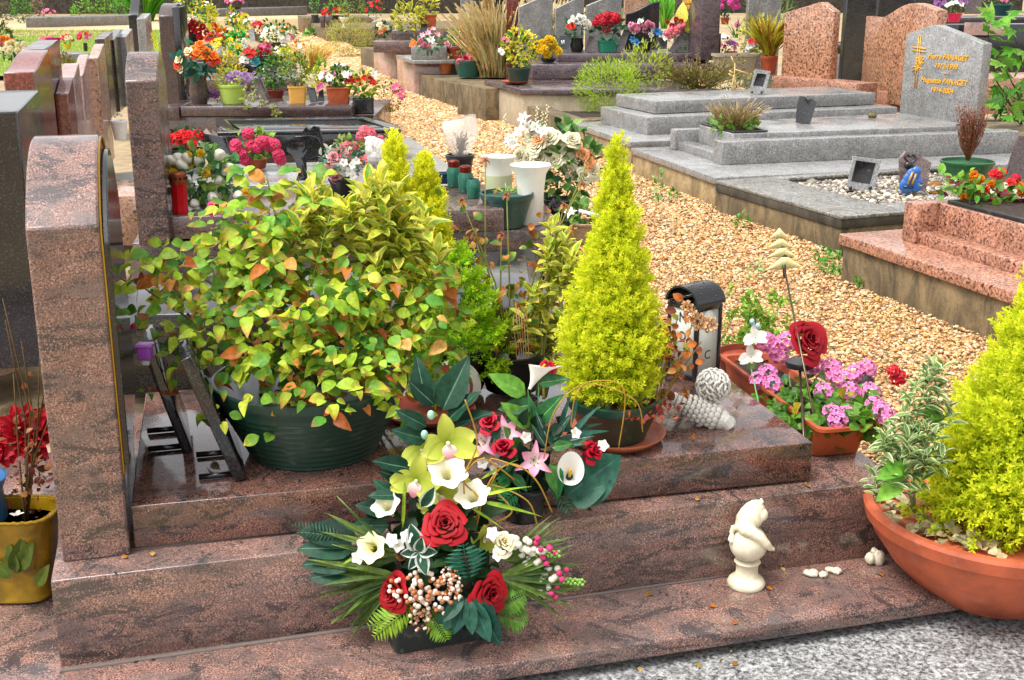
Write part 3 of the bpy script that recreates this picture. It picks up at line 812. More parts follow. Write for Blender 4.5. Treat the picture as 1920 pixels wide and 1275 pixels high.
back_stone('dark grey headstone between the two salmon ones', 1583, 1640, -25, 66, 14, 'flat', G_DARK)
back_stone('wide dark grey headstone behind the curved salmon one', 1642, 1712, -25, 60, 14.5, 'flat', G_DARK)
# pieces between and beyond the salmon stones
o = empty('tomb', at(1600, 120, .2), 'grey granite tomb seen in the gap between the salmon headstones', 'tomb')
block('body', quadpts((1560, 90), (1660, 86), .7, .8), .7, .6, G_GREY, o)
block('ledge', quadpts((1575, 72), (1640, 70), .9, .6), .82, .12, G_DARK, o)
o = empty('tomb', at(1800, 70, .2), 'black shiny tomb with a small white name plate, at the top right', 'tomb')
block('body', quadpts((1770, 47), (2060, 44), .98, 1.6), .98, .9, G_BLACK, o)
block('ledge', quadpts((1760, 34), (2060, 30), 1.06, 1.0), 1.06, .08, G_BROWN, o)
pp_ = aty(1807, 66, at(1800, 47, .98).y - .03)
p2_ = aty(1893, 42, at(1800, 47, .98).y - .03)
block('name_plate', [Vector((pp_.x, pp_.y - .0, 0)), Vector((p2_.x, pp_.y, 0)), Vector((p2_.x, pp_.y + .02, 0)), Vector((pp_.x, pp_.y + .02, 0))], p2_.z, p2_.z - pp_.z, G_PINK, o, .002)
o = empty('tomb', at(1880, 210, .1), 'low mossy stone kerb behind the dead twig pot at the right edge', 'kerb')
block('base', [at(1850, 262, .4), at(2100, 262, .4), at(2100, 228, .4), at(1838, 228, .4)], .4, .3, CONC_D, o)
o = empty('tomb', at(1890, 160, .1), 'pink granite tomb behind the maple branches at the right edge', 'tomb')
block('body', quadpts((1856, 158), (2100, 152), .5, .8), .56, .4, G_SALM2, o)

# ---- far wall and beds
WALLM = concrete('old_stone_wall', (.035, .03, .024), (.13, .11, .085), .95, (.01, .009, .007))
yW = at(300, 26, .1).y
o = MB().prism([(-60, yW + 2), (26, yW + 6), (26, yW + 7), (-60, yW + 3)], 0, 7); 
base_mesh(o, 'wall', WALLM, 'old dark stone wall closing the cemetery at the back', 'wall', None, .05)
kb = MB(); pa, pb_ = at(48, 45, .2), at(245, 40, .2)
kb.prism([pa, pb_, pb_ + Vector((0, .9, 0)), pa + Vector((0, .9, 0))], 0, .42)
base_mesh(kb, 'kerb', KERB, 'long low stone border of the bed along the back path, left', 'kerb', None, .05)
kb = MB(); pa, pb_ = at(400, 25, .2), at(572, 20, .2)
kb.prism([pa, pb_, pb_ + Vector((0, .8, 0)), pa + Vector((0, .8, 0))], 0, .4)
base_mesh(kb, 'kerb', KERB, 'long low stone border of the bed along the back path, centre', 'kerb', None, .05)
# ================================================================== LEAVES AND FLOWERS
def leaf_tpl(ratio=.55, fold=.18, droop=.18, mode='tip', ns=5, pw=.75, tipw=.72):
    """leaf along +y, unit length; w marks the tip, the edge or the middle"""
    V, W, Fc = [], [], []
    ss = (-1, -.74, -.6, 0, .6, .74, 1) if mode == 'edge' else (-1, -.08, 0, .08, 1) if mode == 'mid' else (-1, 0, 1)
    m = len(ss)
    for i in range(ns + 1):
        tt = i / ns
        wd = ratio * .5 * max(.03, math.sin(PI * min(1, tt ** pw)) ** .8)
        for s_ in ss:
            V.append((s_ * wd, tt, fold * abs(s_) * wd * 2 - droop * tt * tt + .02 * math.sin(tt * 9 + s_ * 2)))
            if mode == 'tip': W.append(max(0, (tt - tipw) / (1 - tipw)) if tipw < 1 else 0)
            elif mode == 'edge': W.append(1.0 if abs(s_) > .7 else 0.0)
            else: W.append(1.0 if s_ == 0 else 0.0)
    for i in range(ns):
        for k in range(m - 1):
            Fc.append((i * m + k, i * m + k + 1, (i + 1) * m + k + 1, (i + 1) * m + k))
    return Tpl(V, Fc, W)
LF_TIP = leaf_tpl(.74, .14, .25, 'tip', 6, .95, .6)
LF_PLAIN = leaf_tpl(.6, .2, .25, 'tip', 4, .8, .85)
LF_EDGE = leaf_tpl(.42, .3, .15, 'edge', 5, .85)
LF_VEIN = leaf_tpl(.5, .15, .18, 'mid', 6, .7)
LF_NARROW = leaf_tpl(.16, .2, .5, 'tip', 6, .7, .8)
LF_STRIP = leaf_tpl(.07, .3, .35, 'tip', 6, .6, .8)
LF_THIN = leaf_tpl(.018, .3, .25, 'tip', 5, .6, .8)
LF_SMALL = Tpl([(0, 0, 0), (.3, .5, .06), (0, 1, -.1), (-.3, .5, .06)], [(0, 1, 2, 3)], [0, .4, 1, .4])

def petal_tpl(L=1, Wd=.8, cup=.25, curl=.2, n=4, pw=1.0, mode='tip'):
    V, W, Fc = [], [], []; ss = (-1, -.5, 0, .5, 1)
    for i in range(n + 1):
        tt = i / n; wd = Wd * .5 * max(.06, math.sin(PI * min(.97, (tt * .93 + .03)) ** pw) ** .7)
        for s_ in ss:
            V.append((s_ * wd, tt * L, cup * tt * (1 - .5 * tt) - curl * tt ** 3 + .22 * cup * abs(s_) ** 2)); W.append(tt if mode == 'tip' else 1 - tt)
    for i in range(n):
        for k in range(4): Fc.append((i * 5 + k, i * 5 + k + 1, i * 5 + k + 6, i * 5 + k + 5))
    return Tpl(V, Fc, W)

def radial(mb, tpl, n, tilt, size, c0, c1=None, ph=0, z=0, jit=.1, r0=0):
    """n petals around +z, tilt 0 = flat, 90 = upright"""
    a = ph + np.arange(n) * 2 * PI / n + rs.uniform(-jit, jit, n)
    tl = np.radians(tilt) + rs.uniform(-jit, jit, n)
    d = np.stack([np.cos(a) * np.cos(tl), np.sin(a) * np.cos(tl), np.sin(tl)], 1)
    zh = np.stack([-np.cos(a) * np.sin(tl), -np.sin(a) * np.sin(tl), np.cos(tl)], 1)
    pos = np.stack([np.cos(a) * r0, np.sin(a) * r0, np.full(n, z)], 1)
    mb.inst(tpl, frames(pos, d, zh, size * rs.uniform(.92, 1.08, n)), pick([c0], n, .1), pick([c1 if c1 is not None else c0], n, .1))

PROTO = {}
def proto(key, fn, mat=None, smooth=True):
    if key not in PROTO:
        mb = MB(); fn(mb); me = mb.mesh(key if isinstance(key, str) else key[0], smooth); me.materials.append(mat or PETAL); PROTO[key] = me
    return PROTO[key]

def rose_mesh(name, inner, outer, n=20, openness=1.0, hi=1.0, mat=None):
    """unit radius rose, wrapped petals opening outward"""
    def fn(mb):
        for i in range(n):
            f = i / (n - 1); ang = i * 2.3999 + rs.uniform(-.2, .2)
            rb = .08 + .5 * f * openness; rt = .1 + .86 * f ** 1.15 * openness; h0 = -.42 * f - .12; h1 = (.5 - .42 * f ** 1.6) * hi
            span = 1.25 - .45 * f; lip = .1 + .22 * f
            V, W, Fc = [], [], []; nu, nv_ = 8, 6
            for b in range(nv_ + 1):
                tt = b / nv_
                for a in range(nu + 1):
                    s_ = a / nu * 2 - 1
                    edge = math.sqrt(max(0, 1 - (abs(s_) ** 3) * (.55)))
                    t2 = tt * edge
                    R_ = rb + (rt - rb) * t2 ** 1.3 + lip * max(0, t2 - .68) ** 1.5 * 3.2
                    R_ *= 1 + .05 * math.sin(s_ * 5 + i)
                    q_ = ang + s_ * span * (.55 + .45 * t2)
                    z_ = h0 + (h1 - h0) * math.sin(t2 * PI / 2) ** .8 - .18 * f * max(0, t2 - .75) * 3
                    V.append((R_ * math.cos(q_), R_ * math.sin(q_), z_)); W.append(min(1, tt * .6 + .5 * f))
            for b in range(nv_):
                for a in range(nu): Fc.append((b * (nu + 1) + a, b * (nu + 1) + a + 1, (b + 1) * (nu + 1) + a + 1, (b + 1) * (nu + 1) + a))
            tp = Tpl(V, Fc, W); j = 1 + rs.uniform(-.12, .12)
            mb.inst(tp, np.eye(4)[None], np.clip(np.array(inner) * j, 0, 1), np.clip(np.array(outer) * j, 0, 1))
    return proto(name, fn, mat or SILK)

PT_R = petal_tpl(1, .95, .2, .25, 3)
PT_L = petal_tpl(1, .42, .35, .55, 5, .8)
PT_O = petal_tpl(1, .6, .3, .12, 5, .9)
PT_D = petal_tpl(1, .36, .3, .1, 4, .9)

def umbel(name, c0, c1, nfl=20, size=.36):
    def fn(mb):
        for i in range(nfl):
            z = 1 - (i + .5) / nfl * 1.2; r = math.sqrt(max(0, 1 - z * z)); q_ = i * 2.39996
            d = Vector((r * math.cos(q_), r * math.sin(q_), z)); p = d * (.8 + .18 * rnd.random())
            sub = MB(); radial(sub, PT_R, 5, 18, size, c0, c1, rnd.random() * 6)
            M = np.array(facing(p, d + Vector((rnd.uniform(-.3, .3), rnd.uniform(-.3, .3), .1)), 1, rnd.random() * 6))
            for v, l, t_, c in zip(sub.V, sub.L, sub.T, sub.C):
                mb.raw(v @ M[:3, :3].T + M[:3, 3], l - 0, t_, c)
    return proto(name, fn)
# raw() offsets loops itself, the sub builder starts at zero
def pom(name, c0, c1, n=90, pt=None, depth=1.0):
    def fn(mb):
        k = np.arange(n); z = 1 - (k + .5) / n * 1.5 * depth; r = np.sqrt(np.maximum(0, 1 - z * z)); q_ = k * 2.39996
        d = np.stack([r * np.cos(q_), r * np.sin(q_), z], 1)
        dirs = nrm(d + rs.normal(0, .15, (n, 3))); side = nrm(np.cross(dirs, rs.normal(size=(n, 3))))
        mb.inst(pt or petal_tpl(1, .75, .5, -.1, 3), frames(d * .35, dirs, side, .62 * rs.uniform(.85, 1.1, n)), pick([c0], n, .15), pick([c1], n, .15))
    return proto(name, fn)
def simple(name, c0, c1, n=5, tilt=20, cen=(.8, .6, .05), tp=None):
    def fn(mb):
        radial(mb, tp or PT_R, n, tilt, 1, c0, c1)
        mb.ball((0, 0, .05), .13, cen, None, 4)
    return proto(name, fn)
def double(name, c0, c1, n=6, tp=None, cen=(.85, .65, .1)):
    def fn(mb):
        for ti, s_, ph in ((10, 1, 0), (32, .85, .4), (58, .6, .9)): radial(mb, tp or PT_R, n, ti, s_, c0, c1, ph)
        mb.ball((0, 0, .12), .12, cen, None, 4)
    return proto(name, fn)
PT_DA = petal_tpl(1, .5, .55, .1, 5, .9)
def dahlia(name, c0, c1):
    def fn(mb):
        for k in range(6): radial(mb, PT_DA, 11, 4 + 14 * k, 1 - .11 * k, c0, c1, k * .24, .04 * k, .06)
    return proto(name, fn, SILK)
def lily(name, c0, c1, n=6, tilt=38, throat=hx('d8d89a')):
    def fn(mb):
        radial(mb, PT_L, 3, tilt, 1, c0, c1, 0, 0, .05); radial(mb, PT_O, 3, tilt - 5, .95, c0, c1, PI / 3, .01, .05)
        for k in range(6):
            q_ = k * 1.05; mb.tube([(0, 0, .05), (.12 * math.cos(q_), .12 * math.sin(q_), .35), (.2 * math.cos(q_), .2 * math.sin(q_), .5)], .012, 4, throat)
            mb.ball((.2 * math.cos(q_), .2 * math.sin(q_), .5), .035, hx('7a4a1a'), None, 3)
    return proto(name, fn, SILK)
def trumpet(name, c0, c1):
    """long trumpet lily with a recurved six lobed mouth, +z is the mouth"""
    def fn(mb):
        nq, nz = 30, 9; V, W, Fc = [], [], []
        for i in range(nz + 1):
            f = i / nz
            for k in range(nq):
                q_ = 2 * PI * k / nq; lobe = (.5 + .5 * math.cos(6 * q_)) * max(0, f - .6) * 1.4
                r = .1 + .22 * f + .75 * max(0, f - .55) ** 1.6 * 2.1 + lobe * .35; z = -1.25 + 1.35 * f - max(0, f - .82) * 1.0 + lobe * .12
                V.append((r * math.cos(q_), r * math.sin(q_), z)); W.append(f)
        for i in range(nz):
            for k in range(nq):
                k2 = (k + 1) % nq; Fc.append((i * nq + k, i * nq + k2, (i + 1) * nq + k2, (i + 1) * nq + k))
        mb.inst(Tpl(V, Fc, W), np.eye(4)[None], c0, c1)
        for k in range(5):
            q_ = k * 1.256; mb.tube([(0, 0, -.6), (.08 * math.cos(q_), .08 * math.sin(q_), .1)], .015, 4, hx('e8dc8a'))
    return proto(name, fn, SILK)
def calla(name, c0, cs):
    """spathe: a rolled funnel opening into a heart shaped blade with a yellow spadix"""
    def fn(mb):
        nq, nz = 28, 10; V, Fc = [], []
        for i in range(nz + 1):
            f = i / nz
            for k in range(nq + 1):
                q_ = -PI + 2 * PI * k / nq
                back = .5 + .5 * math.cos(q_)
                r = .07 + .5 * f ** 1.6 + .12 * max(0, f - .7); z = -1.15 + f * (1.0 + .75 * back ** 1.5)
                y = r * math.cos(q_) * (1 + .15 * back) ; x = r * math.sin(q_) * 1.05
                if f > .75: y += .25 * back * (f - .75) * 4 * .5
                V.append((x, y, z))
        for i in range(nz):
            for k in range(nq): a = i * (nq + 1) + k; Fc.append((a, a + 1, a + nq + 2, a + nq + 1))
        mb.add(V, Fc, c0)
        mb.tube([(0, 0, -.7), (0, .02, -.1), (0, .06, .25)], [.07, .085, .04], 8, cs)
    return proto(name, fn, SILK)
def orchid(name, c0, c1, lip):
    def fn(mb):
        radial(mb, PT_O, 3, 12, 1, c0, c1, PI / 2, 0, .03); radial(mb, petal_tpl(1, .85, .25, .1, 5, .9), 2, 14, .95, c0, c1, .2, .02, .03)
        M = frames([[0, -.05, .1]], [[0, -.8, .4]], [[0, .5, .8]], .5)
        mb.inst(petal_tpl(1, .95, .1, .5, 5, .8), M, np.array(hx('f3e6d8')), np.array(lip))
        mb.ball((0, 0, .18), (.07, .07, .12), hx('f2eecb'), None, 5)
    return proto(name, fn, SILK)
def tulip(name, c0, c1):
    def fn(mb):
        tp = petal_tpl(1, .78, .42, .32, 6, .85)
        mb.lathe([(.06, -.75), (.28, -.6), (.42, -.25), (.43, .05), (.34, .35), (.2, .6), (.06, .68), (.0001, .6)], 24, (0, 0, 0), c1, fn=lambda q, z: 1 + .09 * math.cos(3 * q) * (1 if z > -.5 else .3))
    return proto(name, fn, SILK)

def bloom(me, name, pos, d, size, parent, roll=None):
    o = bpy.data.objects.new(name, me); COL.objects.link(o); o.parent = parent
    M = facing(Vector(pos) - parent.location, d, size, rnd.random() * 6.28 if roll is None else roll)
    o.matrix_local = M
    return o

# ---- stock of blooms
W_ = hx
def C3(a, b): return np.array(hx(a)), np.array(hx(b))
RED_ROSE = rose_mesh('rose_red', *C3('62030d', 'b00c1c'), 22)
PINKRED_BUD = rose_mesh('rosebud_red', *C3('86041f', 'd01236'), 12, .62, 1.5)
CREAM_ROSE = rose_mesh('rose_cream', *C3('f0dfa8', 'f7efcf'), 16, .85, 1.2)
SAGE_ROSE = rose_mesh('rose_sage', *C3('cfc391', 'e9e4c4'), 22)
PEACH_ROSE = rose_mesh('rose_peach', *C3('d9793a', 'f0b27a'), 18)
DUSTY_ROSE = rose_mesh('rose_dusty', *C3('8c2036', 'd98a92'), 18)
DEEP_ROSE = rose_mesh('rose_deep', *C3('6e0410', 'a3101f'), 22)
ORANGE_ROSE = rose_mesh('rose_orange', *C3('e8480a', 'f58a1c'), 12)
RED2_ROSE = rose_mesh('rose_scarlet', *C3('c01a10', 'f0401c'), 12)
PALE_ROSE = rose_mesh('rose_pale', *C3('f4c86a', 'f7ecc8'), 12)
PINK_ROSE = rose_mesh('rose_pink', *C3('d0406c', 'f2a3ba'), 12)
WHITE_ROSE = rose_mesh('rose_white', *C3('efe8d0', 'fbf8ee'), 12)
MAGENTA_BUD = rose_mesh('rosebud_magenta', *C3('b3154f', 'ee4f86'), 14, .8, 1.1)
GER_PINK = umbel('geranium_pink', *C3('dd5fae', 'f7a6d6'), 15, .42)
GER_HOT = umbel('geranium_hot', *C3('d21a50', 'f25583'), 26)
GER_CORAL = umbel('geranium_coral', *C3('e0505e', 'f5909c'), 24)
GER_RED = umbel('geranium_red', *C3('a80c20', 'd9243a'), 24)
GER_MAG = umbel('geranium_magenta', *C3('c01c7c', 'ee5fb4'), 24)
POM_YEL = pom('mum_yellow', *C3('eeb010', 'fde03a'))
POM_RED = pom('mum_red', *C3('a5071c', 'dc2a3c'))
POM_PINK = pom('mum_pink', *C3('d85a84', 'f5b7cb'))
POM_CREAM = pom('mum_cream', *C3('e4cf8c', 'fbf2d2'))
POM_ORANGE = pom('mum_orange', *C3('e0600a', 'f9a92c'))
SM_RED = simple('flower_red', *C3('b30a14', 'e0202c')); SM_WHITE = simple('flower_white', *C3('f0ede0', 'fdfcf8'))
SM_PINK = simple('flower_pink', *C3('d23a7a', 'f48ab4')); SM_PURPLE = simple('flower_purple', *C3('5a1a6e', 'a86ab4'))
SM_YEL = simple('flower_yellow', *C3('e8a800', 'fbe02a')); SM_ORANGE = simple('flower_orange', *C3('e2500a', 'f8922a'))
CYC_RED = double('cyclamen_red', *C3('b00814', 'ee2a30'), 5); DBL_LILAC = double('petunia_lilac', *C3('7a4a8e', 'c7a2d2'))
LILY_PW = lily('lily_pinkwhite', *C3('f6f0ec', 'ea7fae')); LILY_W = lily('lily_white', *C3('f3efe0', 'fcfaf4')); LILY_O = lily('lily_orange', *C3('d8480c', 'f37a2a'))
TRUMP = trumpet('trumpet_lily', *C3('d8d6a0', 'f8f3dc')); TRUMP_Y = trumpet('narcissus_cream', *C3('e6d27a', 'faf0c0'))
CALLA = calla('calla_white', np.array(hx('fbf9f4')), np.array(hx('e8b81a')))
ORCH = orchid('orchid_green', *C3('98a82a', 'd0d860'), hx('d9748c')); TULIP = tulip('tulip_cream', *C3('e2dcae', 'f8f4e2'))
DAHL = dahlia('dahlia_red', *C3('70020f', 'b40c22'))
POINS = simple('poinsettia_red', *C3('a0101a', 'd8232a'), 9, 25, tp=PT_L)

# ------------------------------------------------------------------ pots
def pot_prof(rt, rb, h, lip=.012, wall=.006):
    return [(rb * .9, 0), (rb, .004), (rb + (rt - rb) * .88, h - lip * 1.6), (rt - .001, h - lip * 1.5), (rt + .004, h - lip), (rt + .004, h - .002), (rt, h), (rt - wall, h), (rt - wall * 1.5, h - .02)]
def round_pot(parent, base, rt, rb, h, col, mat=None, ribs=0, lip=.012, n=40, soil=True, name='pot', sx=1, sy=1):
    prof = pot_prof(rt, rb, h, lip)
    if ribs:
        lo = [(rb * .9, 0), (rb, .004)]
        for k in range(ribs * 4):
            f = k / (ribs * 4); lo.append((rb + (rt - rb) * .9 * f + .0022 * (1 if k % 4 in (1, 2) else 0), .01 + (h - lip * 2 - .012) * f))
        prof = lo + prof[3:]
    MB().lathe(prof, n, base, col, sx, sy).build(name, mat or PLASTIC, parent, 40)
    if soil:
        s = MB().lathe([(0.0001, h - .03 * min(1, h / .1)), (rt - .007, h - .032 * min(1, h / .1))], 24, base, (.02, .012, .008), sx, sy)
        s.build('soil', M_DIRT, parent)
def box_pot(parent, c, w_, d_, h, col, mat=None, yaw=0, taper=.85, name='pot', soil=True, wall=.01):
    Rm = Matrix.Rotation(yaw, 3, 'Z')
    def rg(w2, d2, z, r=.15):
        P = []
        for sx, sy in ((-1, -1), (1, -1), (1, 1), (-1, 1)):
            for k in range(4):
                a = {(-1, -1): PI, (1, -1): 1.5 * PI, (1, 1): 0, (-1, 1): .5 * PI}[(sx, sy)] + k / 3 * PI / 2
                rr = r * min(w2, d2)
                P.append(Rm @ Vector((sx * (w2 / 2 - rr) + rr * math.cos(a), sy * (d2 / 2 - rr) + rr * math.sin(a), z)) + Vector(c))
        return [tuple(p) for p in P]
    lipz = max(.008, h * .1)
    rings = [rg(w_ * taper, d_ * taper, 0), rg(w_ * .97, d_ * .97, h - lipz), rg(w_ * 1.03, d_ * 1.03, h - lipz), rg(w_ * 1.03, d_ * 1.03, h), rg(w_ - wall, d_ - wall, h), rg(w_ - wall * 1.6, d_ - wall * 1.6, h - .025 * min(1, h / .1))]
    V = [v for r_ in rings for v in r_]; n = 16
    Fc = [tuple(range(n - 1, -1, -1))]
    for i in range(len(rings) - 1):
        Fc += [(i * n + k, i * n + (k + 1) % n, (i + 1) * n + (k + 1) % n, (i + 1) * n + k) for k in range(n)]
    MB().add(V, Fc, col).build(name, mat or PLASTIC, parent, 35)
    if soil: MB().add(rg(w_ - wall * 1.4, d_ - wall * 1.4, h - .022 * min(1, h / .1)), [tuple(range(16))], (.02, .012, .008)).build('soil', M_DIRT, parent)

# ------------------------------------------------------------------ foliage
def broad(parent, c, rx, ry, rz, n, size, cols, tips=None, tpl=None, name='foliage', up=.5, shell=.3, half=False, mat=None, wts=None, tipfrac=1.0, clump=0):
    p, d = ell(n, rx, ry, rz, shell, half)
    if clump:                                    # pull the leaves together into tufts
        cc, _ = ell(clump, rx, ry, rz, .5, half); j = rs.randint(0, clump, n)
        p = p * .35 + cc[j] * .65; 
    dirs = d * .9 + rs.normal(0, .45, (n, 3)) + np.array([0, 0, up])
    zh = d * .5 + rs.normal(0, .3, (n, 3)) + np.array([0, -.25, .9])
    c0 = pick(cols, n, .2, wts); c1 = pick(tips, n, .2) if tips is not None else c0
    if tipfrac < 1: k = rs.uniform(0, 1, n) > tipfrac; c1 = np.where(k[:, None], c0, c1)
    mb = MB().inst(tpl or LF_PLAIN, frames(p + np.array(c), dirs, zh, size * rs.uniform(.65, 1.2, n)), c0, c1)
    return mb.build(name, mat or LEAF, parent, True)
def blades(parent, c, r, n, L, cols, tips, spread=.5, tpl=None, name='foliage', mat=None):
    a = rs.uniform(0, 2 * PI, n); rr = r * np.sqrt(rs.uniform(0, 1, n))
    pos = np.stack([np.cos(a) * rr, np.sin(a) * rr, np.zeros(n)], 1) + np.array(c)
    d = np.stack([np.cos(a) * rr / r * spread, np.sin(a) * rr / r * spread, np.ones(n)], 1) + rs.normal(0, .15, (n, 3))
    zh = np.stack([-np.cos(a), -np.sin(a), np.full(n, .3)], 1) + rs.normal(0, .3, (n, 3))
    return MB().inst(tpl or LF_STRIP, frames(pos, d, zh, L * rs.uniform(.55, 1.15, n)), pick(cols, n), pick(tips, n)).build(name, mat or LEAF, parent, True)
def spray_tpl():
    V, W, Fc = [], [], []
    def dia(p, ang, L, wd, w0, dz):
        c_, s_ = math.cos(ang), math.sin(ang); b = len(V)
        for (u, v, z, ww) in ((0, 0, 0, 0), (.5, wd, .012, .5), (1, 0, 0, 1), (.5, -wd, .012, .5)):
            V.append((p[0] + (u * L) * s_ + v * c_, p[1] + u * L * c_ - v * s_, p[2] + z + dz * u)); W.append(min(1, w0 + .35 * ww))
        Fc.append((b, b + 1, b + 2, b + 3))
    for j in range(7):
        t_ = j / 7
        dia((0, t_, -.12 * t_ * t_), rnd.uniform(-.1, .1), .18, .03, t_ * .7, 0)
        for sg in (-1, 1):
            L = .5 * (1 - .62 * t_); an = sg * (.75 - .2 * t_)
            for q in range(3):
                pp = (math.sin(an) * L * q / 3, t_ + math.cos(an) * L * q / 3, -.12 * t_ * t_ + .04 * q / 3)
                dia(pp, an + rnd.uniform(-.15, .15), L * .5, .024, .2 + t_ * .4 + q * .12, .02)
                for s2 in (-1, 1): dia(pp, an + s2 * .7, L * .34, .02, .3 + t_ * .4 + q * .12, .03)
    dia((0, .95, -.11), 0, .2, .035, 1, 0)
    return Tpl(V, Fc, W)
SPRAY = spray_tpl()
def twig_tpl():
    V, W, Fc = [], [], []
    def dia(p, d, L, wd, w0, w1):
        d = Vector(d).normalized(); x = d.cross(Vector((rnd.uniform(-1, 1), .2, rnd.uniform(-1, 1)))).normalized() * wd; p = Vector(p); b = len(V)
        for q, ww in ((p, w0), (p + d * L * .55 + x, w0 * .5 + w1 * .5), (p + d * L, w1), (p + d * L * .55 - x, w0 * .5 + w1 * .5)): V.append(tuple(q)); W.append(ww)
        Fc.append((b, b + 1, b + 2, b + 3))
    dia((0, 0, 0), (0, 1, 0), 1, .07, 0, 1); dia((0, .05, 0), (.1, 1, .1), .9, .07, 0, .9)
    for k in range(9):
        f = .08 + k * .095; a = k * 2.4
        dia((0, f, 0), (math.cos(a) * .8, .85, math.sin(a) * .8), .5 * (1.1 - .6 * f), .075, .15 + .3 * f, .55 + .45 * f)
    return Tpl(V, Fc, W)
TWIG = twig_tpl()
SPRAYS = Tpl(*(lambda: ([(0, 0, 0), (.09, .35, .02), (0, 1, 0), (-.09, .35, .02), (.3, .55, .05), (.06, .3, 0), (-.3, .6, .05), (-.06, .3, 0)], [(0, 1, 2, 3), (1, 4, 5), (3, 7, 6)], [0, .4, 1, .4, .9, .2, .9, .2]))())
def conifer(parent, c, rad, hgt, n, size, inner, tip, prof=None, name='foliage', tpl=None, lean=0, upz=.85, inw=.3, per=9):
    """feathery cone made of upswept plumes: rad is the widest radius, prof(f) the relative radius at height fraction f"""
    prof = prof or (lambda f: (1 - f) ** .75 * (.55 + .45 * min(1, f * 5 + .35)))
    m = max(6, n // per)
    f = rs.uniform(0, .97, m * 4); pr = np.array([prof(x) for x in f]); f = f[rs.uniform(0, 1, m * 4) < (pr + .06)][:m]; m = len(f)
    pr = np.array([prof(x) for x in f]); a = np.arange(m) * 2.39996 + rs.normal(0, .3, m)
    rr = rad * pr * (inw + (1 - inw) * rs.uniform(.25, 1, m) ** .7) * rs.uniform(.88, 1.1, m)
    ax = nrm(np.stack([np.cos(a) * (.62 - .4 * f), np.sin(a) * (.62 - .4 * f), upz * (.55 + .7 * f)], 1) + rs.normal(0, .1, (m, 3)))
    L = (.07 * hgt + .3 * rad) * (1.1 - .55 * f) * rs.uniform(.8, 1.25, m)
    root = np.stack([np.cos(a) * rr * .86 + lean * f, np.sin(a) * rr * .86, f * hgt], 1) + np.array(c)
    k = m * per; q = np.repeat(np.arange(m), per); u = rs.uniform(0, 1, k)
    wd = (L[q] * .32 * (1 - .75 * u))[:, None] * rs.normal(0, .55, (k, 3))
    pos = root[q] + ax[q] * (L[q] * (u - .35))[:, None] + wd
    d = ax[q] + nrm(wd) * (.75 * (1 - .6 * u))[:, None] + rs.normal(0, .18, (k, 3))
    zh = np.stack([np.cos(a), np.sin(a), np.full(m, .4)], 1)[q] + rs.normal(0, .5, (k, 3))
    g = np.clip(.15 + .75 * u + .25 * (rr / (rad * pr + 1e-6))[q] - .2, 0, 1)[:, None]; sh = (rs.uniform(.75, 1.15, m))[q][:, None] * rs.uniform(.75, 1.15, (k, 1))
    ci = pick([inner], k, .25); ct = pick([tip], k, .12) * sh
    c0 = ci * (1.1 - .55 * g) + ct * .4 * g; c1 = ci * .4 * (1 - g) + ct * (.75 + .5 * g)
    return MB().inst(tpl or TWIG, frames(pos, d, zh, size * rs.uniform(.7, 1.2, k) * (1.05 - .4 * f[q])), np.clip(c0, 0, 1), np.clip(c1, 0, 1)).build(name, NEEDLE, parent)
def stems(parent, base, tops, r, col, name='stem', sag=.0, mat=None):
    mb = MB()
    for tp in tops:
        tp = Vector(tp); b = Vector(base) + Vector((rnd.uniform(-1, 1), rnd.uniform(-1, 1), 0)) * r * 3
        m = (b + tp) / 2 + Vector((rnd.uniform(-1, 1), rnd.uniform(-1, 1), 0)) * (tp - b).length * .08
        mb.tube([b, b.lerp(m, .5) , m, m.lerp(tp, .55), tp], [r, r * .9, r * .8, r * .65, r * .45], 6, col)
    return mb.build(name, mat or STEM, parent, True)
def smooth_pts(P, k=6):
    out = []
    for i in range(len(P) - 1):
        a, b, c, d = P[max(i - 1, 0)], P[i], P[i + 1], P[min(i + 2, len(P) - 1)]
        for j in range(k):
            t = j / k; out.append(.5 * ((2 * b) + (c - a) * t + (2 * a - 5 * b + 4 * c - d) * t * t + (3 * b - a - 3 * c + d) * t ** 3))
    return out + [P[-1]]
def tuft(n, px, py, y, spx, spy, sy=.03):
    return [aty(px + rnd.gauss(0, spx), py + rnd.gauss(0, spy), y + rnd.gauss(0, sy)) for _ in range(n)]
# ================================================================== FOREGROUND: MAIN TOMB
LIME = [hx('b4cc32'), hx('9cc030'), hx('78aa34'), hx('c6d642'), hx('56922f')]
BRN = [hx('c4742c'), hx('d8903e'), hx('96501e'), hx('e0a85a')]
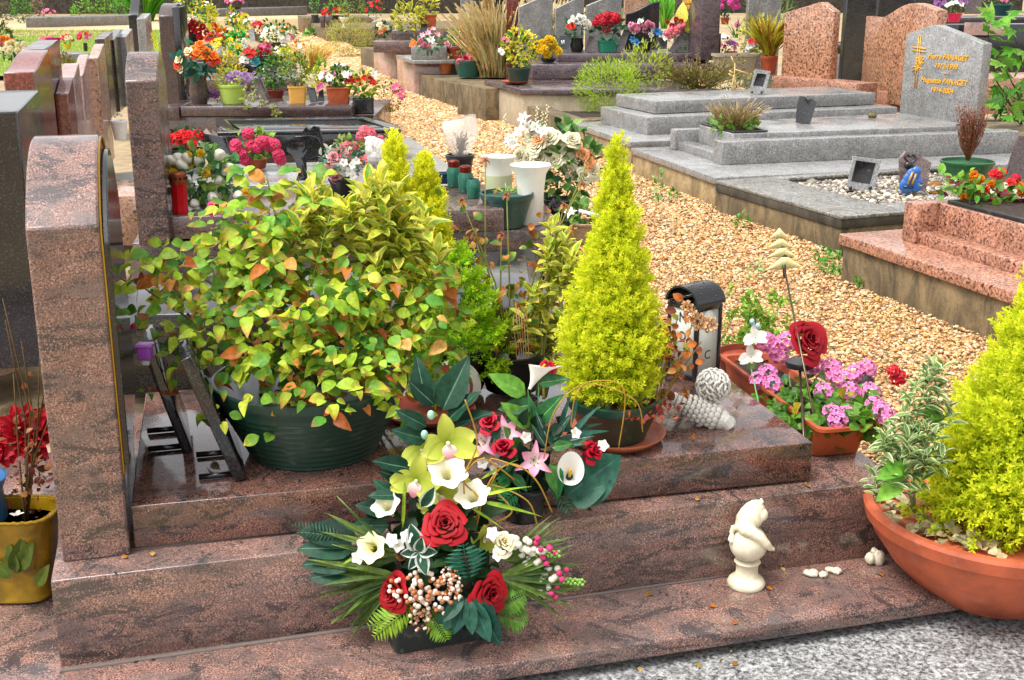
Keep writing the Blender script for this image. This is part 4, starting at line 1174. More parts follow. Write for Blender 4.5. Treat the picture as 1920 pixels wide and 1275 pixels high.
# ---- rose bush in the big dark green bowl
pb0 = at(570, 884, .45); B0 = Vector((pb0.x, pb0.y + .165, .45))
RB_ = empty('potted_rose_bush', B0, 'big dark green ribbed bowl with a spreading rose bush of lime leaves with brown tips', 'rose bush')
round_pot(RB_, B0, .252, .17, .205, hx('1c3a30'), PLASTIC, 9, .022, 64)
cr0 = B0 + Vector((0, .03, .40))
LF_CURL = leaf_tpl(.7, .4, .55, 'tip', 6, .95, .5)
def rose_leaves(parent, n, clusters, size, wts=None):
    P, D, Zh = [], [], []
    for _ in range(n):
        cx, cy, y, sx, sy = clusters[rs.choice(len(clusters), p=wts)]
        p = np.array(aty(cx + rs.normal(0, sx), cy + rs.normal(0, sy), y + rs.normal(0, .07)))
        a = rs.uniform(0, 2 * PI); dr = np.array([math.cos(a), math.sin(a) - .35, -.25 + rs.normal(0, .3)]); dr /= np.linalg.norm(dr)
        side = np.cross(dr, [0, 0, 1.]); side /= np.linalg.norm(side)
        zz = np.array([rs.normal(0, .35), -.55 + rs.normal(0, .3), .8])
        for k, (s_, t_) in enumerate(((0, 1.0), (1, .55), (-1, .55), (1, .1), (-1, .1))):
            if rs.uniform() < (.1 if k < 3 else .5): continue
            P.append(p + dr * size * 1.5 * t_ + side * s_ * size * .3); D.append(dr * (1 if s_ == 0 else .5) + side * s_ * .95 + rs.normal(0, .15, 3)); Zh.append(zz + rs.normal(0, .25, 3))
    P, D, Zh = np.array(P), np.array(D), np.array(Zh); m = len(P)
    c0 = pick(LIME, m, .2, [2.6, 3, 3, 1.4, 2.2]); c1 = c0.copy()
    k = rs.uniform(0, 1, m); br = pick(BRN, m); c1[k < .46] = br[k < .46]; kk = k < .11; c0[kk] = br[kk] * 1.05
    ye = (k > .46) & (k < .58); c1[ye] = pick([hx('d8c83a')], ye.sum())
    sz = size * rs.uniform(.5, 1.3, m); cu = rs.uniform(0, 1, m) < .45; mb = MB(); M = frames(P, D, Zh, sz)
    mb.inst(LF_CURL, M[cu], c0[cu], np.clip(c1[cu], 0, 1)); mb.inst(LF_TIP, M[~cu], c0[~cu], np.clip(c1[~cu], 0, 1))
    return mb.build('foliage', LEAF, parent, True)
yb = B0.y
cl = [(450, 650, yb - .06, 75, 45), (590, 640, yb - .12, 85, 55), (710, 650, yb - .1, 50, 50), (550, 550, yb, 110, 50), (430, 550, yb, 60, 45), (690, 580, yb, 60, 45), (470, 470, yb + .06, 50, 40), (600, 520, yb, 70, 36), (620, 715, yb - .22, 60, 22), (740, 730, yb - .15, 24, 26), (340, 560, yb, 30, 40), (290, 500, yb, 26, 35), (430, 430, yb + .05, 36, 25), (820, 560, yb + .1, 28, 45), (350, 630, yb - .02, 26, 25), (660, 755, yb - .24, 36, 14), (780, 600, yb + .02, 36, 40), (520, 420, yb + .06, 40, 30)]
wt = np.array([10, 11, 7, 13, 7, 6, 6, 6, 4.5, 2.4, 2.4, 1.7, 2.4, 2, 1.8, 1.5, 2.5, 3]); wt = wt / wt.sum()
wt0 = np.array([11, 11, 7, 13, 7, 7, 7, 6])
rose_leaves(RB_, 500, cl, .039, wt)
tops = [aty(*q) for q in ((300, 460, yb), (270, 540, yb), (420, 420, yb), (500, 330, yb + .06), (560, 330, yb + .08), (620, 400, yb), (700, 440, yb + .05), (800, 470, yb + .05), (640, 560, yb - .12), (450, 560, yb - .08), (740, 600, yb), (380, 640, yb - .05), (860, 450, yb + .05))]
stems(RB_, B0 + Vector((0, 0, .18)), tops, .0045, hx('6d7a2e'))
# high shoots with a few leaves
shoot = [(505, 345, yb + .06, 14, 12), (560, 335, yb + .08, 18, 12), (470, 325, yb + .06, 14, 8), (530, 400, yb + .05, 30, 18), (600, 350, yb + .1, 16, 14), (450, 400, yb + .04, 25, 12)]
P = []
for cx, cy, y, sx, sy in shoot: P += [aty(cx + rnd.gauss(0, sx), cy + rnd.gauss(0, sy), y) for _ in range(5)]
m = len(P); c0 = pick(LIME + BRN[:2], m)
MB().inst(LF_TIP, frames(np.array([tuple(p) for p in P]), np.stack([rs.normal(0, 1, m), rs.normal(-.4, .4, m), rs.normal(-.1, .3, m)], 1), np.stack([rs.normal(0, .3, m), np.full(m, -.5), np.ones(m)], 1), .05 * rs.uniform(.7, 1.1, m)), c0, pick(LIME + BRN, m)).build('shoot_leaves', LEAF, RB_, True)
bloom(MAGENTA_BUD, 'rosebud', aty(316, 488, yb), (.2, -.6, .7), .021, RB_)
bloom(MAGENTA_BUD, 'rosebud', aty(250, 612, yb), (-.4, -.5, .5), .013, RB_)
bloom(MAGENTA_BUD, 'rosebud', aty(398, 391, yb + .1), (-.3, -.8, .3), .022, RB_)
# fallen leaves on the soil
k = 46; pos, _ = ell(k, .2, .2, .01); 
MB().inst(LF_TIP, frames(pos + np.array(B0 + Vector((0, 0, .19))), rs.normal(size=(k, 3)) * [1, 1, .25], [[0, 0, 1.]] + rs.normal(0, .4, (k, 3)), .05), pick(BRN, k)).build('fallen_leaves', LEAF, RB_, True)

# ---- variegated euonymus behind it
def euonymus(name, label, spots, y, base, n, size):
    e = empty(name, base, label, 'shrub')
    P = []; D = []
    for cx, cy, sx, sy in spots:
        for _ in range(n):
            tip = Vector(aty(cx + rnd.gauss(0, sx), cy + rnd.gauss(0, sy), y + rnd.gauss(0, .04)))
            q0 = rnd.random() * 6
            for k in range(7):
                a = q0 + k * 2.4; up = .9 - .16 * k
                P.append(tuple(tip + Vector((0, 0, -.008 * k)))); D.append((math.cos(a) * (.45 + .1 * k), math.sin(a) * (.45 + .1 * k) - .15, up))
    P, D = np.array(P), np.array(D); m = len(P)
    zh = np.stack([-D[:, 0], -D[:, 1] - .4, np.full(m, .9)], 1)
    g0 = pick([hx('84aa34'), hx('a4bc44'), hx('c4cc50'), hx('d0d460')], m); c1 = pick([(.95, .82, .06), (.98, .88, .14), (.85, .72, .05)], m)
    MB().inst(LF_EDGE, frames(P, D, zh, size * rs.uniform(.7, 1.2, m)), g0, c1).build('foliage', LEAF, e, True)
    stems(e, base, [aty(s[0], s[1], y) for s in spots], .006, hx('7a7a3a'))
    return e
ys_ = yb + .07
euonymus('euonymus', 'bushy variegated shrub with yellow edged leaves rising behind the rose bowl', [(600, 400, 25, 25), (660, 390, 30, 25), (720, 420, 30, 30), (770, 430, 20, 30), (640, 450, 40, 25), (700, 470, 40, 25), (580, 440, 20, 25), (790, 470, 15, 25), (720, 375, 14, 18), (760, 400, 16, 22), (690, 360, 14, 14), (740, 490, 30, 22)], ys_, at(690, 740, .46), 7, .062)
# ---- twin yellow conifer behind
e = empty('potted_conifer', at(825, 735, .46), 'twin pointed yellow conifer standing behind the rose bowl, greener low down', 'conifer')
pc = at(850, 735, .46) + Vector((0, .04, 0))
round_pot(e, pc, .12, .09, .14, hx('101412'), PLASTIC, 0, .012)
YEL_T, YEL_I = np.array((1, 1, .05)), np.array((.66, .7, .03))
for (px, py, wd) in ((738, 258, .072), (796, 292, .07)):
    tp = aty(px, py, pc.y + .02); b = aty(px + 12, 540, pc.y + .02); hh = tp.z - b.z
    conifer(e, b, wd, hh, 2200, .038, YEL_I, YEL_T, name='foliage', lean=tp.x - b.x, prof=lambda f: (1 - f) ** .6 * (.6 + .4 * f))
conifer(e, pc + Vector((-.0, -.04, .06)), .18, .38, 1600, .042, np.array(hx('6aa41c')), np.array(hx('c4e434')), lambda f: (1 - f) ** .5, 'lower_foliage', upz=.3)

# ---- middle cluster: withered roses and euonymus
wy = pc.y + .02
wb = at(960, 738, .46)
e = empty('potted_roses', wb, 'black pot of leggy roses with dried orange heads on long thin stems', 'rose plant')
round_pot(e, wb + Vector((0, .05, 0)), .1, .08, .12, hx('0c0e0d'), PLASTIC)
heads = [(910, 300), (950, 365), (1092, 345), (1108, 290), (865, 375), (940, 440), (1058, 385), (890, 440), (835, 430), (1075, 430)]
tp_ = [aty(px, py, wy + rnd.uniform(-.05, .08)) for px, py in heads]
stems(e, wb + Vector((0, .05, .1)), tp_, .0035, hx('7d7a34'))
dm = proto('dried_bloom', lambda mb: (radial(mb, PT_L, 6, -40, 1, np.array(hx('a8602c')), np.array(hx('d8a468'))), radial(mb, PT_L, 5, 30, .6, np.array(hx('8a2a2e')), np.array(hx('b5653a')))), LEAF)
for p in tp_: bloom(dm, 'dried_bloom', p, (rnd.uniform(-.5, .5), -.3, 1), .02, e)
sp = []
for cx, cy, sx, sy, k in ((900, 620, 30, 40, 40), (940, 560, 40, 35, 30), (860, 450, 40, 40, 34), (980, 590, 30, 40, 30), (1010, 460, 22, 35, 16), (900, 500, 40, 40, 22), (930, 640, 30, 20, 26)):
    sp += [tuple(aty(cx + rnd.gauss(0, sx), cy + rnd.gauss(0, sy), wy + rnd.gauss(0, .05))) for _ in range(k)]
m = len(sp); c0 = pick([hx('6f8a2c'), hx('c07a34'), hx('8f4f22'), hx('4f7a26'), hx('d09448')], m)
MB().inst(LF_TIP, frames(np.array(sp), rs.normal(size=(m, 3)) + [0, -.2, .1], rs.normal(size=(m, 3)) * .5 + [0, -.5, .8], .034 * rs.uniform(.6, 1.2, m)), c0, pick(BRN + LIME[:2], m)).build('foliage', LEAF, e, True)
euonymus('euonymus', 'slim variegated shrub with yellow edged leaves left of the tall yellow conifer', [(1040, 440, 14, 20), (1030, 490, 22, 22), (1010, 540, 22, 22), (1005, 600, 22, 22), (1030, 640, 20, 20), (1060, 580, 16, 20), (1070, 500, 12, 20)], wy, at(1015, 745, .46), 9, .05)
sk = empty('incense_sticks', at(968, 735, .46), 'bundle of thin straight tan sticks standing in front of the slim shrub', 'sticks')
mb = MB()
for k in range(6): a = at(975 + k * 4, 742, .46); mb.tube([a, aty(962 + k * 5, 575 + rnd.uniform(-8, 20), a.y + .01)], .0014, 5, hx('b8875a'))
mb.build('sticks', STEM, sk)

# ---- tall yellow conifer in its bowl on a terracotta saucer
pq = at(1158, 858, .45); Bc = Vector((pq.x - .0, pq.y + .135, .45))
sa = MB().lathe([(.10, 0), (.118, .004), (.137, .026), (.141, .027), (.139, .022), (.12, .008), (.0001, .007)], 48, Bc, hx('c06a4a'))
base_mesh(sa, 'saucer', TERRA, 'terracotta saucer under the bowl of the tall yellow conifer', 'saucer', 40)
e = empty('potted_conifer', Bc + Vector((0, 0, .008)), 'tall pointed yellow conifer in a dark green bowl in the centre', 'conifer')
round_pot(e, Bc + Vector((0, 0, .008)), .124, .085, .118, hx('18382c'), PLASTIC, 0, .02, 56)
tp = aty(1157, 283, Bc.y); hh = tp.z - Bc.z - .1
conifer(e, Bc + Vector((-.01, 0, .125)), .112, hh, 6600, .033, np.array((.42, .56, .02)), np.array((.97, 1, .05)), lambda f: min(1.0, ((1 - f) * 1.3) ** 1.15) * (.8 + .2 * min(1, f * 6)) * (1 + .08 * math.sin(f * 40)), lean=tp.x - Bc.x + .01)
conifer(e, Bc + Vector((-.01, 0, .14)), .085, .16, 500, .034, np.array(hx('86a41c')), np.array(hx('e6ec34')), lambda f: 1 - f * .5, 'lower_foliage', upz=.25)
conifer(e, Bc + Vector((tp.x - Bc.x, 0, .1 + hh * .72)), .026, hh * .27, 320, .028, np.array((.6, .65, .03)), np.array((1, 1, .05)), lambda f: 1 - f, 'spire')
MB().tube([Bc + Vector((0, 0, .08)), Bc + Vector((0, 0, .3)), tp], [.01, .007, .002], 6, hx('7a4a20')).build('trunk', STEM, e)
wr = empty('withered_rose', at(1262, 760, .55), 'little withered rose with rust brown leaves and pale dried blossoms beside the tall conifer', 'rose plant')
P = [tuple(aty(1262 + rnd.gauss(0, 22), 665 + rnd.gauss(0, 45), Bc.y - .03 + rnd.gauss(0, .03))) for _ in range(90)]
MB().inst(LF_TIP, frames(np.array(P), rs.normal(size=(90, 3)), rs.normal(size=(90, 3)) * .5 + [0, -.5, .8], .027 * rs.uniform(.6, 1.2, 90)), pick([hx('b5642a'), hx('c98a4a'), hx('7a3a1c'), hx('8a9a3c'), hx('d07a30')], 90), pick(BRN, 90)).build('foliage', LEAF, wr, True)
tops = [aty(1300, 600, Bc.y - .03), aty(1272, 590, Bc.y), aty(1250, 640, Bc.y - .04), aty(1315, 640, Bc.y)]
stems(wr, at(1235, 770, .55), tops, .003, hx('7a6a2e'))
dr2 = pom('dried_rose', *C3('b8703c', 'ecd0a2'), 40)
for px, py, s in ((1296, 590, .022), (1312, 604, .026), (1330, 608, .024), (1288, 575, .018)): bloom(dr2, 'dried_bloom', aty(px, py, Bc.y - .04), (.1, -.8, .4), s, wr)
k = 120; pos = np.array([tuple(at(1205 + rnd.gauss(0, 28), 765 + rnd.gauss(0, 12), .56)) for _ in range(k)])
MB().inst(LF_SMALL, frames(pos, rs.normal(size=(k, 3)), [[0, -.3, 1.]] + rs.normal(0, .4, (k, 3)), .02), pick([hx('a83a1e'), hx('c4562a'), hx('7a2a18')], k)).build('fallen_leaves', LEAF, wr)

# ---- black lantern
lf = at(1302, 716, .45); lx = at(1352, 708, .45)
Lw, Ld = .1, .115
ly = math.radians(38); LX = Vector((math.cos(ly), math.sin(ly), 0)); LYv = Vector((-math.sin(ly), math.cos(ly), 0))
lan = empty('grave_lantern', lf + LYv * .0, 'black metal grave lantern with barrel roof and glass panes, wet with rain', 'lantern', None, ly)
def zl(py): return zt(lf, py) - .45
hl = zl(578)
fr = MB(); tk = .013
BLK = (.012, .012, .013)
for ux in (0, Lw):
    for uy in (0, Ld): fr.box((ux, uy, hl / 2), (tk, tk, hl), None, BLK)
for z in (.008, hl * .98):
    for uy in (0, Ld): fr.box((Lw / 2, uy, z), (Lw, tk * .9, tk * 1.3), None, BLK)
    for ux in (0, Lw): fr.box((ux, Ld / 2, z), (tk * .9, Ld, tk * 1.3), None, BLK)
fr.build('frame', GLOSS, lan, None, .002, world=False)
rf = MB(); nseg = 16; V = []; rr = Ld / 2 + .012; rh = rr * .8
for yy in (-.012, Lw + .012):
    for sc in (1, .9):
        V += [(yy, Ld / 2 - rr * sc * math.cos(PI * k / nseg), hl + .004 + rh * sc * math.sin(PI * k / nseg)) for k in range(nseg + 1)]
m = nseg + 1; Fc = []
for k in range(nseg):
    Fc += [(k, k + 1, 2 * m + k + 1, 2 * m + k), (m + k, 3 * m + k, 3 * m + k + 1, m + k + 1), (k, m + k, m + k + 1, k + 1), (2 * m + k, 2 * m + k + 1, 3 * m + k + 1, 3 * m + k)]
rf.add(V, Fc, BLK)
# the barrel runs across, its open end faces left
ro = rf.build('roof', GLOSS, lan, 40, world=False)
dr = MB()
for k in range(70):
    a = rnd.uniform(.3, 2.6); yy = rnd.uniform(0, Ld)
    dr.ball((yy * .9, Ld / 2 - (rr + .0005) * math.cos(a), hl + .004 + (rh + .0005) * math.sin(a)), rnd.uniform(.0012, .0028), (.05, .05, .055), None, 4)
dr.build('raindrops', GLOSS, ro, True, world=False)
gm, gt, gb = nt('lantern_glass'); gb.inputs['Base Color'].default_value = (.72, .73, .66, 1); gb.inputs['Roughness'].default_value = .25; gb.inputs['Transmission Weight'].default_value = .35; gb.inputs['IOR'].default_value = 1.2
pn = MB(); pn.box((Lw / 2, 0, hl / 2), (Lw - tk, .003, hl - .03), None); pn.build('pane', gm, lan, world=False)
pn = MB(); pn.box((0, Ld / 2, hl / 2), (.003, Ld - tk, hl - .03), None); pn.build('pane', gm, lan, world=False)
pn = MB(); pn.box((Lw / 2, Ld, hl / 2), (Lw - tk, .003, hl - .03), None, hx('bfc4b4')); pn.build('back_panel', MATTE, lan, world=False)
pn = MB(); pn.box((Lw, Ld / 2, hl / 2), (.003, Ld - tk, hl - .03), None, hx('bfc4b4')); pn.build('back_panel', MATTE, lan, world=False)
cd = MB().lathe([(.026, .006), (.026, .09), (.004, .092), (.0001, .092)], 20, (Lw / 2, Ld / 2, 0), hx('e9e4cf')); cd.build('candle', WHITEPL, lan, 40, world=False)
ROT = Matrix.Rotation(ly, 3, 'Z')
def lant_letter(txt, s, v, z, side):
    cu = bpy.data.curves.new('lettering', 'FONT'); cu.body = txt; cu.size = s; cu.extrude = .0006; cu.align_x = 'CENTER'
    tmp = bpy.data.objects.new('t', cu); COL.objects.link(tmp); dg = bpy.context.evaluated_depsgraph_get(); dg.update()
    me = bpy.data.meshes.new_from_object(tmp.evaluated_get(dg)); bpy.data.objects.remove(tmp)
    if side: M = Matrix(((0, 0, -1, -.003), (-1, 0, 0, v), (0, 1, 0, z), (0, 0, 0, 1)))
    else: M = Matrix(((1, 0, 0, v), (0, 0, -1, -.003), (0, 1, 0, z), (0, 0, 0, 1)))
    me.transform(M); me.materials.clear(); me.materials.append(DKM)
    link('lettering', me, None, lan)
DKM, _t, _b = nt('dark_paint'); _b.inputs['Base Color'].default_value = (.03, .035, .04, 1)
lant_letter('M', .045, Ld * .5, hl * .76, True); lant_letter('O', .04, Ld * .5, hl * .52, True)
lant_letter('O', .045, Lw * .5, hl * .64, False); lant_letter('C', .04, Lw * .5, hl * .28, False)

# ---- white cherub (head on folded arms, scaled wing)
WST, t_, b_ = nt('plaster_dark_creases')
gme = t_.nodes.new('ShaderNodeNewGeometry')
cc_ = ramp(t_, gme.outputs['Pointiness'], [(.44, (.08, .07, .055)), (.485, (.42, .39, .34)), (.515, (.66, .64, .6))])  # grey brown in the creases, paler on the raised parts
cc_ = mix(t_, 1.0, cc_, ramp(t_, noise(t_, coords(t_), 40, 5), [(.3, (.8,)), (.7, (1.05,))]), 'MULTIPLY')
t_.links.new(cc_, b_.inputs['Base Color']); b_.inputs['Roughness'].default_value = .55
def organic(mb, name, parent, vox, sm=6, mat=None, world=True):
    o = mb.build(name, mat or WST, parent, True, world=world)
    r = o.modifiers.new('remesh', 'REMESH'); r.mode = 'VOXEL'; r.voxel_size = vox; r.use_smooth_shade = True
    s = o.modifiers.new('smooth', 'SMOOTH'); s.iterations = sm; s.factor = .5
    return o
chb = at(1330, 805, .45)
ch = empty('cherub_figurine', chb + Vector((0, .04, 0)), 'white cherub figurine with curly hair lying beside the lantern', 'figurine')
s_ = mpp(chb)
mb = MB(); hc = aty(1337, 722, chb.y + .05); hr = 31 * s_
mb.ball(hc, hr * .93, (.8, .8, .8), None, 12)
for k in range(95):
    z = 1 - (k + .5) / 95 * 1.75; r = math.sqrt(max(0, 1 - z * z)); q_ = k * 2.39996
    d = Vector((r * math.cos(q_), r * math.sin(q_), z)); dn = Vector((0, 0, -1)); dn = (dn - d * dn.dot(d)); dn = dn.normalized() if dn.length > .05 else Vector((1, 0, 0)); sd = d.cross(dn)
    v_ = (dn + sd * rnd.uniform(-.9, .9)).normalized(); b_2 = d.cross(v_) * rnd.choice((-1, 1)); p = hc + d * hr * .93
    mb.tube([p - v_ * hr * .24, p - v_ * hr * .08 + b_2 * hr * .06 + d * hr * .07, p + v_ * hr * .1 + b_2 * hr * .05 + d * hr * .08, p + v_ * hr * .26 - b_2 * hr * .04], [hr * .05, hr * .085, hr * .085, hr * .04], 6)
organic(mb, 'head', ch, .0015, 0)
mb = MB()
ax0, ax1 = aty(1262, 748, chb.y + .05), aty(1366, 793, chb.y + .02)
ax = (ax1 - ax0); 
for f, r in ((0, .3), (.12, .55), (.3, .8), (.5, .95), (.7, 1.0), (.85, .9), (1, .62)):
    p = ax0 + ax * f; mb.ball(p, (22 * s_ * r, 26 * s_ * r, 23 * s_ * r), (.8, .8, .8), None, 10)
axn = ax.normalized(); Fd = Vector((0, -1, .1)); Fd = (Fd - axn * Fd.dot(axn)).normalized(); Ud = axn.cross(Fd)
Ud = Ud if Ud.z > 0 else -Ud
for i in range(10):
    for j in range(8):
        f = .02 + i * .082; a = -.8 + j * .44 + (i % 2) * .22; big = 1 + .5 * f
        r = 24 * s_ * (.4 + .6 * min(1, f * 2.2)) * (1 if f < .7 else .95); d = Ud * math.cos(a) + Fd * math.sin(a)
        mb.ball(ax0 + ax * f + d * r, (5 * s_ * big, 5.4 * s_ * big, 3 * s_ * big), (.8, .8, .8), facing((0, 0, 0), d + axn * .45, 1).to_3x3(), 6)
mb.tube([ax0 + ax * .8, ax0 + ax * .95 + Fd * 8 * s_, ax0 + ax * 1.06 + Fd * 10 * s_ - Ud * 6 * s_], [19 * s_, 16 * s_, 10 * s_], 12)
organic(mb, 'body', ch, .0016, 0)

# ---- leaning black plaques
def leaning_plaque(label, top_px, bot_px, wdt, mat, th=.026, extra=None):
    b = at(*bot_px, .452); tt = aty(*top_px, b.y - .05)
    e = empty('memorial_plaque', b, label, 'plaque')
    up = (tt - b); hgt = up.length; up.normalize(); side = w1.copy(); side = (side - up * side.dot(up)).normalized(); nn = up.cross(side)
    M = Matrix((nn, side, up)).transposed()
    mb = MB().box(b + up * hgt / 2 + side * wdt / 2, (th, wdt, hgt), M, (.01, .01, .01)); mb.build('plate', mat, e, None, .003)
    mb = MB()
    sg = 1 if nn.x > 0 else -1
    for f in (.15, .8):
        a = b + side * wdt * f; q_ = a - e1 * .1; MB().tube([Vector((a.x, a.y, .459)), Vector((q_.x, q_.y, .459))], .0075, 10, (.008, .008, .008)).build('foot', GLOSS, e, True)
    return e
leaning_plaque('black stone plaque leaning next to the headstone, left of two behind the rose bowl', (282, 668), (352, 848), .22, G_BLACK)
leaning_plaque('black stone plaque with rough edges leaning against the rose bowl, right of two', (348, 672), (452, 902), .24, G_BLACK, .03)
p = aty(273, 668, 2.95); mb = MB().box(p + Vector((0, 0, .01)), (.034, .03, .034), None, hx('a04ab8')); mb.box(p + Vector((0, 0, .03)), (.042, .036, .008), None, hx('b468c8')); mb.box(p + Vector((0, 0, -.015)), (.02, .02, .014), None, hx('c8c4c8'))
base_mesh(mb, 'plastic_clip', PLASTIC, 'small purple plastic clip on top of the left black plaque', 'clip', None, .003)

# ---- white tile with a red brown swirl
tl = at(855, 770, .452); e = empty('ceramic_plate', tl, 'white plate with a red brown swirl propped behind the silk leaves', 'plate')
c_ = aty(852, 722, tl.y); M = Matrix.Rotation(math.radians(75), 3, 'X')
mb = MB(); r = 50 * mpp(c_)
V = [(r * math.cos(q) , r * math.sin(q) * .95, 0) for q in np.linspace(0, 2 * PI, 40, False)]
V2 = [tuple(M @ Vector(v) + c_) for v in V] + [tuple(M @ (Vector(v) + Vector((0, 0, -.008))) + c_) for v in V]
mb.add(V2, [tuple(range(40)), tuple(range(79, 39, -1))] + [(i, 40 + i, 40 + (i + 1) % 40, (i + 1) % 40) for i in range(40)], hx('d8d4cc')); mb.build('dish', PLASTIC, e)
mb = MB(); sp_ = [M @ Vector((r * .72 * (1 - k / 44) * math.cos(k * .3 - 1.2), r * .7 * (1 - k / 44) * math.sin(k * .3 - 1.2), .002)) + c_ for k in range(38)]
mb.tube(sp_, .0042, 5, hx('8a3a28')); mb.build('swirl', PLASTIC, e)
e = MB().lathe([(.1, 0), (.12, .004), (.135, .02), (.131, .02), (.115, .008), (.0001, .006)], 36, at(800, 800, .452) + Vector((0, .1, 0)), hx('b05040')); base_mesh(e, 'saucer', TERRA, 'red saucer edge showing between the rose bowl and the silk leaves', 'saucer', 40)

# ================================================================== BOUQUETS
def leafset(parent, items, tpl, cols, tips, mat=None, name='leaf', normal=(0, -.75, .6), smooth=True):
    """items: (px0,py0,px1,py1,y0,y1): each leaf runs from the first to the second photo point"""
    P, D, S = [], [], []
    for it in items:
        a, b = aty(it[0], it[1], it[4]), aty(it[2], it[3], it[5]); P.append(tuple(a)); D.append(tuple(b - a)); S.append((b - a).length)
    for p, d, sz in zip(P, D, S):
        MB().inst(tpl, frames(np.array([p]), np.array([d]), np.array([normal]) + rs.normal(0, .18, (1, 3)), sz), pick(cols, 1, .2), pick(tips, 1, .15)).build(name, mat or LEAF, parent, smooth)
DG = [hx('1f4a36'), hx('2c5c44'), hx('17402f')]; DGV = [hx('5f8a74'), hx('6f9a80')]
bl0, br0 = at(742, 1232, .116), at(937, 1196, .116)
BQ = empty('bouquet', (bl0 + br0) / 2 + Vector((0, .07, 0)), 'silk bouquet of large red roses, green orchids and white lilies on the lowest step', 'bouquet')
yw = math.atan2(br0.y - bl0.y, br0.x - bl0.x); bw = (br0 - bl0).length
box_pot(BQ, (bl0 + br0) / 2 + Vector((-math.sin(yw) * .065, math.cos(yw) * .065, 0)), bw * 1.04, .12, .075, (.012, .02, .018), PLASTIC, yw, .94, 'trough', False)
fy = (bl0.y + br0.y) / 2
MB().box((bl0 + br0) / 2 + Vector((0, .07, .06)), (bw * .9, .1, .05), None, hx('16301f')).build('foam', MATTE, BQ)
Y1 = fy + .0
def B(me, nm, px, py, dy, d, spx, roll=None, par=None):
    p = aty(px, py, (Y1 if par is None else Y2) + dy); return bloom(me, nm, p, d, spx * mpp(p), par or BQ, roll)
B(RED_ROSE, 'rose', 835, 985, -.01, (.05, -.75, .65), 45)
B(RED_ROSE, 'rose', 738, 1112, -.02, (-.5, -.75, .25), 40)
B(RED_ROSE, 'rose', 918, 1113, -.03, (.45, -.8, .2), 40)
B(ORCH, 'orchid', 838, 830, .08, (.25, -.9, .25), 60, .1); B(ORCH, 'orchid', 782, 900, .06, (-.1, -.95, .2), 56, -.2); B(ORCH, 'orchid', 795, 845, .1, (-.35, -.8, .4), 52, .5); B(ORCH, 'orchid', 820, 925, .08, (.1, -.9, .1), 50, .3); B(ORCH, 'orchid', 905, 1010, .07, (.3, -.8, -.2), 42, 2.2); B(ORCH, 'orchid', 870, 930, .1, (.5, -.6, .3), 40, 1.2)
B(TRUMP, 'lily', 840, 882, .03, (.1, -.6, .8), 42); B(TRUMP, 'lily', 722, 945, .03, (-.3, -.5, .8), 32); B(TRUMP, 'lily', 885, 925, .02, (-.15, -.5, .85), 38)
B(TRUMP_Y, 'narcissus', 694, 1026, -.02, (-.3, -.75, .55), 34); B(CREAM_ROSE, 'rose', 945, 1018, -.01, (.3, -.7, .6), 29)
wh = SM_WHITE
for px, py in ((735, 1012), (763, 1005), (670, 1045), (745, 1022), (925, 1000), (935, 1040)): B(wh, 'small_flower', px, py, -.02, (rnd.uniform(-.5, .5), -.8, .4), 14)
# berries
def berry_fn(mb, n=30):
    for k in range(n):
        p = Vector((rnd.gauss(0, .42), rnd.gauss(0, .5), rnd.gauss(0, .25)))
        mb.ball(p, .15, rnd.choice([hx('f0e2d2'), hx('e8d0bc'), hx('c8865a'), hx('b06a3e')]), None, 4)
be = proto('berries', berry_fn, PLASTIC)
for px, py, s in ((760, 1105, 30), (800, 1100, 34), (838, 1100, 30), (795, 1135, 28), (790, 1165, 20), (845, 1080, 18), (815, 1120, 30), (850, 1115, 20)): B(be, 'berry_cluster', px, py, -.045, (0, -.8, .5), s)
pine = pom('pine_ball', *C3('6a4026', 'a07048'), 60, LF_SMALL)
B(pine, 'cone', 750, 1022, -.01, (0, -.8, .5), 13); B(pine, 'cone', 752, 1040, -.01, (0, -.8, .5), 13)
# leaves
leafset(BQ, [(800, 760, 780, 670, Y1 + .12, Y1 + .14), (830, 770, 876, 668, Y1 + .12, Y1 + .14), (815, 760, 770, 715, Y1 + .12, Y1 + .1), (840, 790, 890, 730, Y1 + .12, Y1 + .1), (850, 800, 916, 765, Y1 + .12, Y1 + .08), (800, 800, 745, 770, Y1 + .1, Y1 + .08), (800, 825, 740, 805, Y1 + .1, Y1 + .06), (850, 815, 900, 830, Y1 + .12, Y1 + .1), (770, 880, 705, 860, Y1 + .08, Y1 + .04), (760, 900, 715, 885, Y1 + .08, Y1 + .04), (740, 960, 668, 945, Y1 + .06, Y1 + .04), (730, 985, 655, 985, Y1 + .05, Y1 + .04), (745, 930, 690, 925, Y1 + .05, Y1 + .04), (670, 1010, 555, 990, Y1 + .05, Y1 + .05), (665, 1030, 555, 1022, Y1 + .03, Y1 + .03), (670, 1050, 560, 1055, Y1 + .02, Y1 + .02), (680, 1070, 575, 1080, Y1 + .01, Y1 + .0), (750, 940, 700, 900, Y1 + .08, Y1 + .08), (820, 760, 830, 700, Y1 + .15, Y1 + .16), (800, 940, 760, 900, Y1 + .07, Y1 + .05)], LF_VEIN, DG, DGV, None, 'eucalyptus_leaf')
k = 150; pos = np.array([tuple(aty(820 + max(-100, min(100, rnd.gauss(0, 75))), 1040 + max(-80, min(80, rnd.gauss(0, 60))), Y1 + .06 + rnd.uniform(-.03, .05))) for _ in range(k)])
MB().inst(LF_PLAIN, frames(pos, rs.normal(size=(k, 3)) + [0, -.4, .1], rs.normal(size=(k, 3)) * .4 + [0, -.8, .5], .06 * rs.uniform(.6, 1.2, k)), pick([hx('1c3a1c'), hx('274a24'), hx('33562a'), hx('10281a')], k)).build('greenery', LEAF, BQ, True)
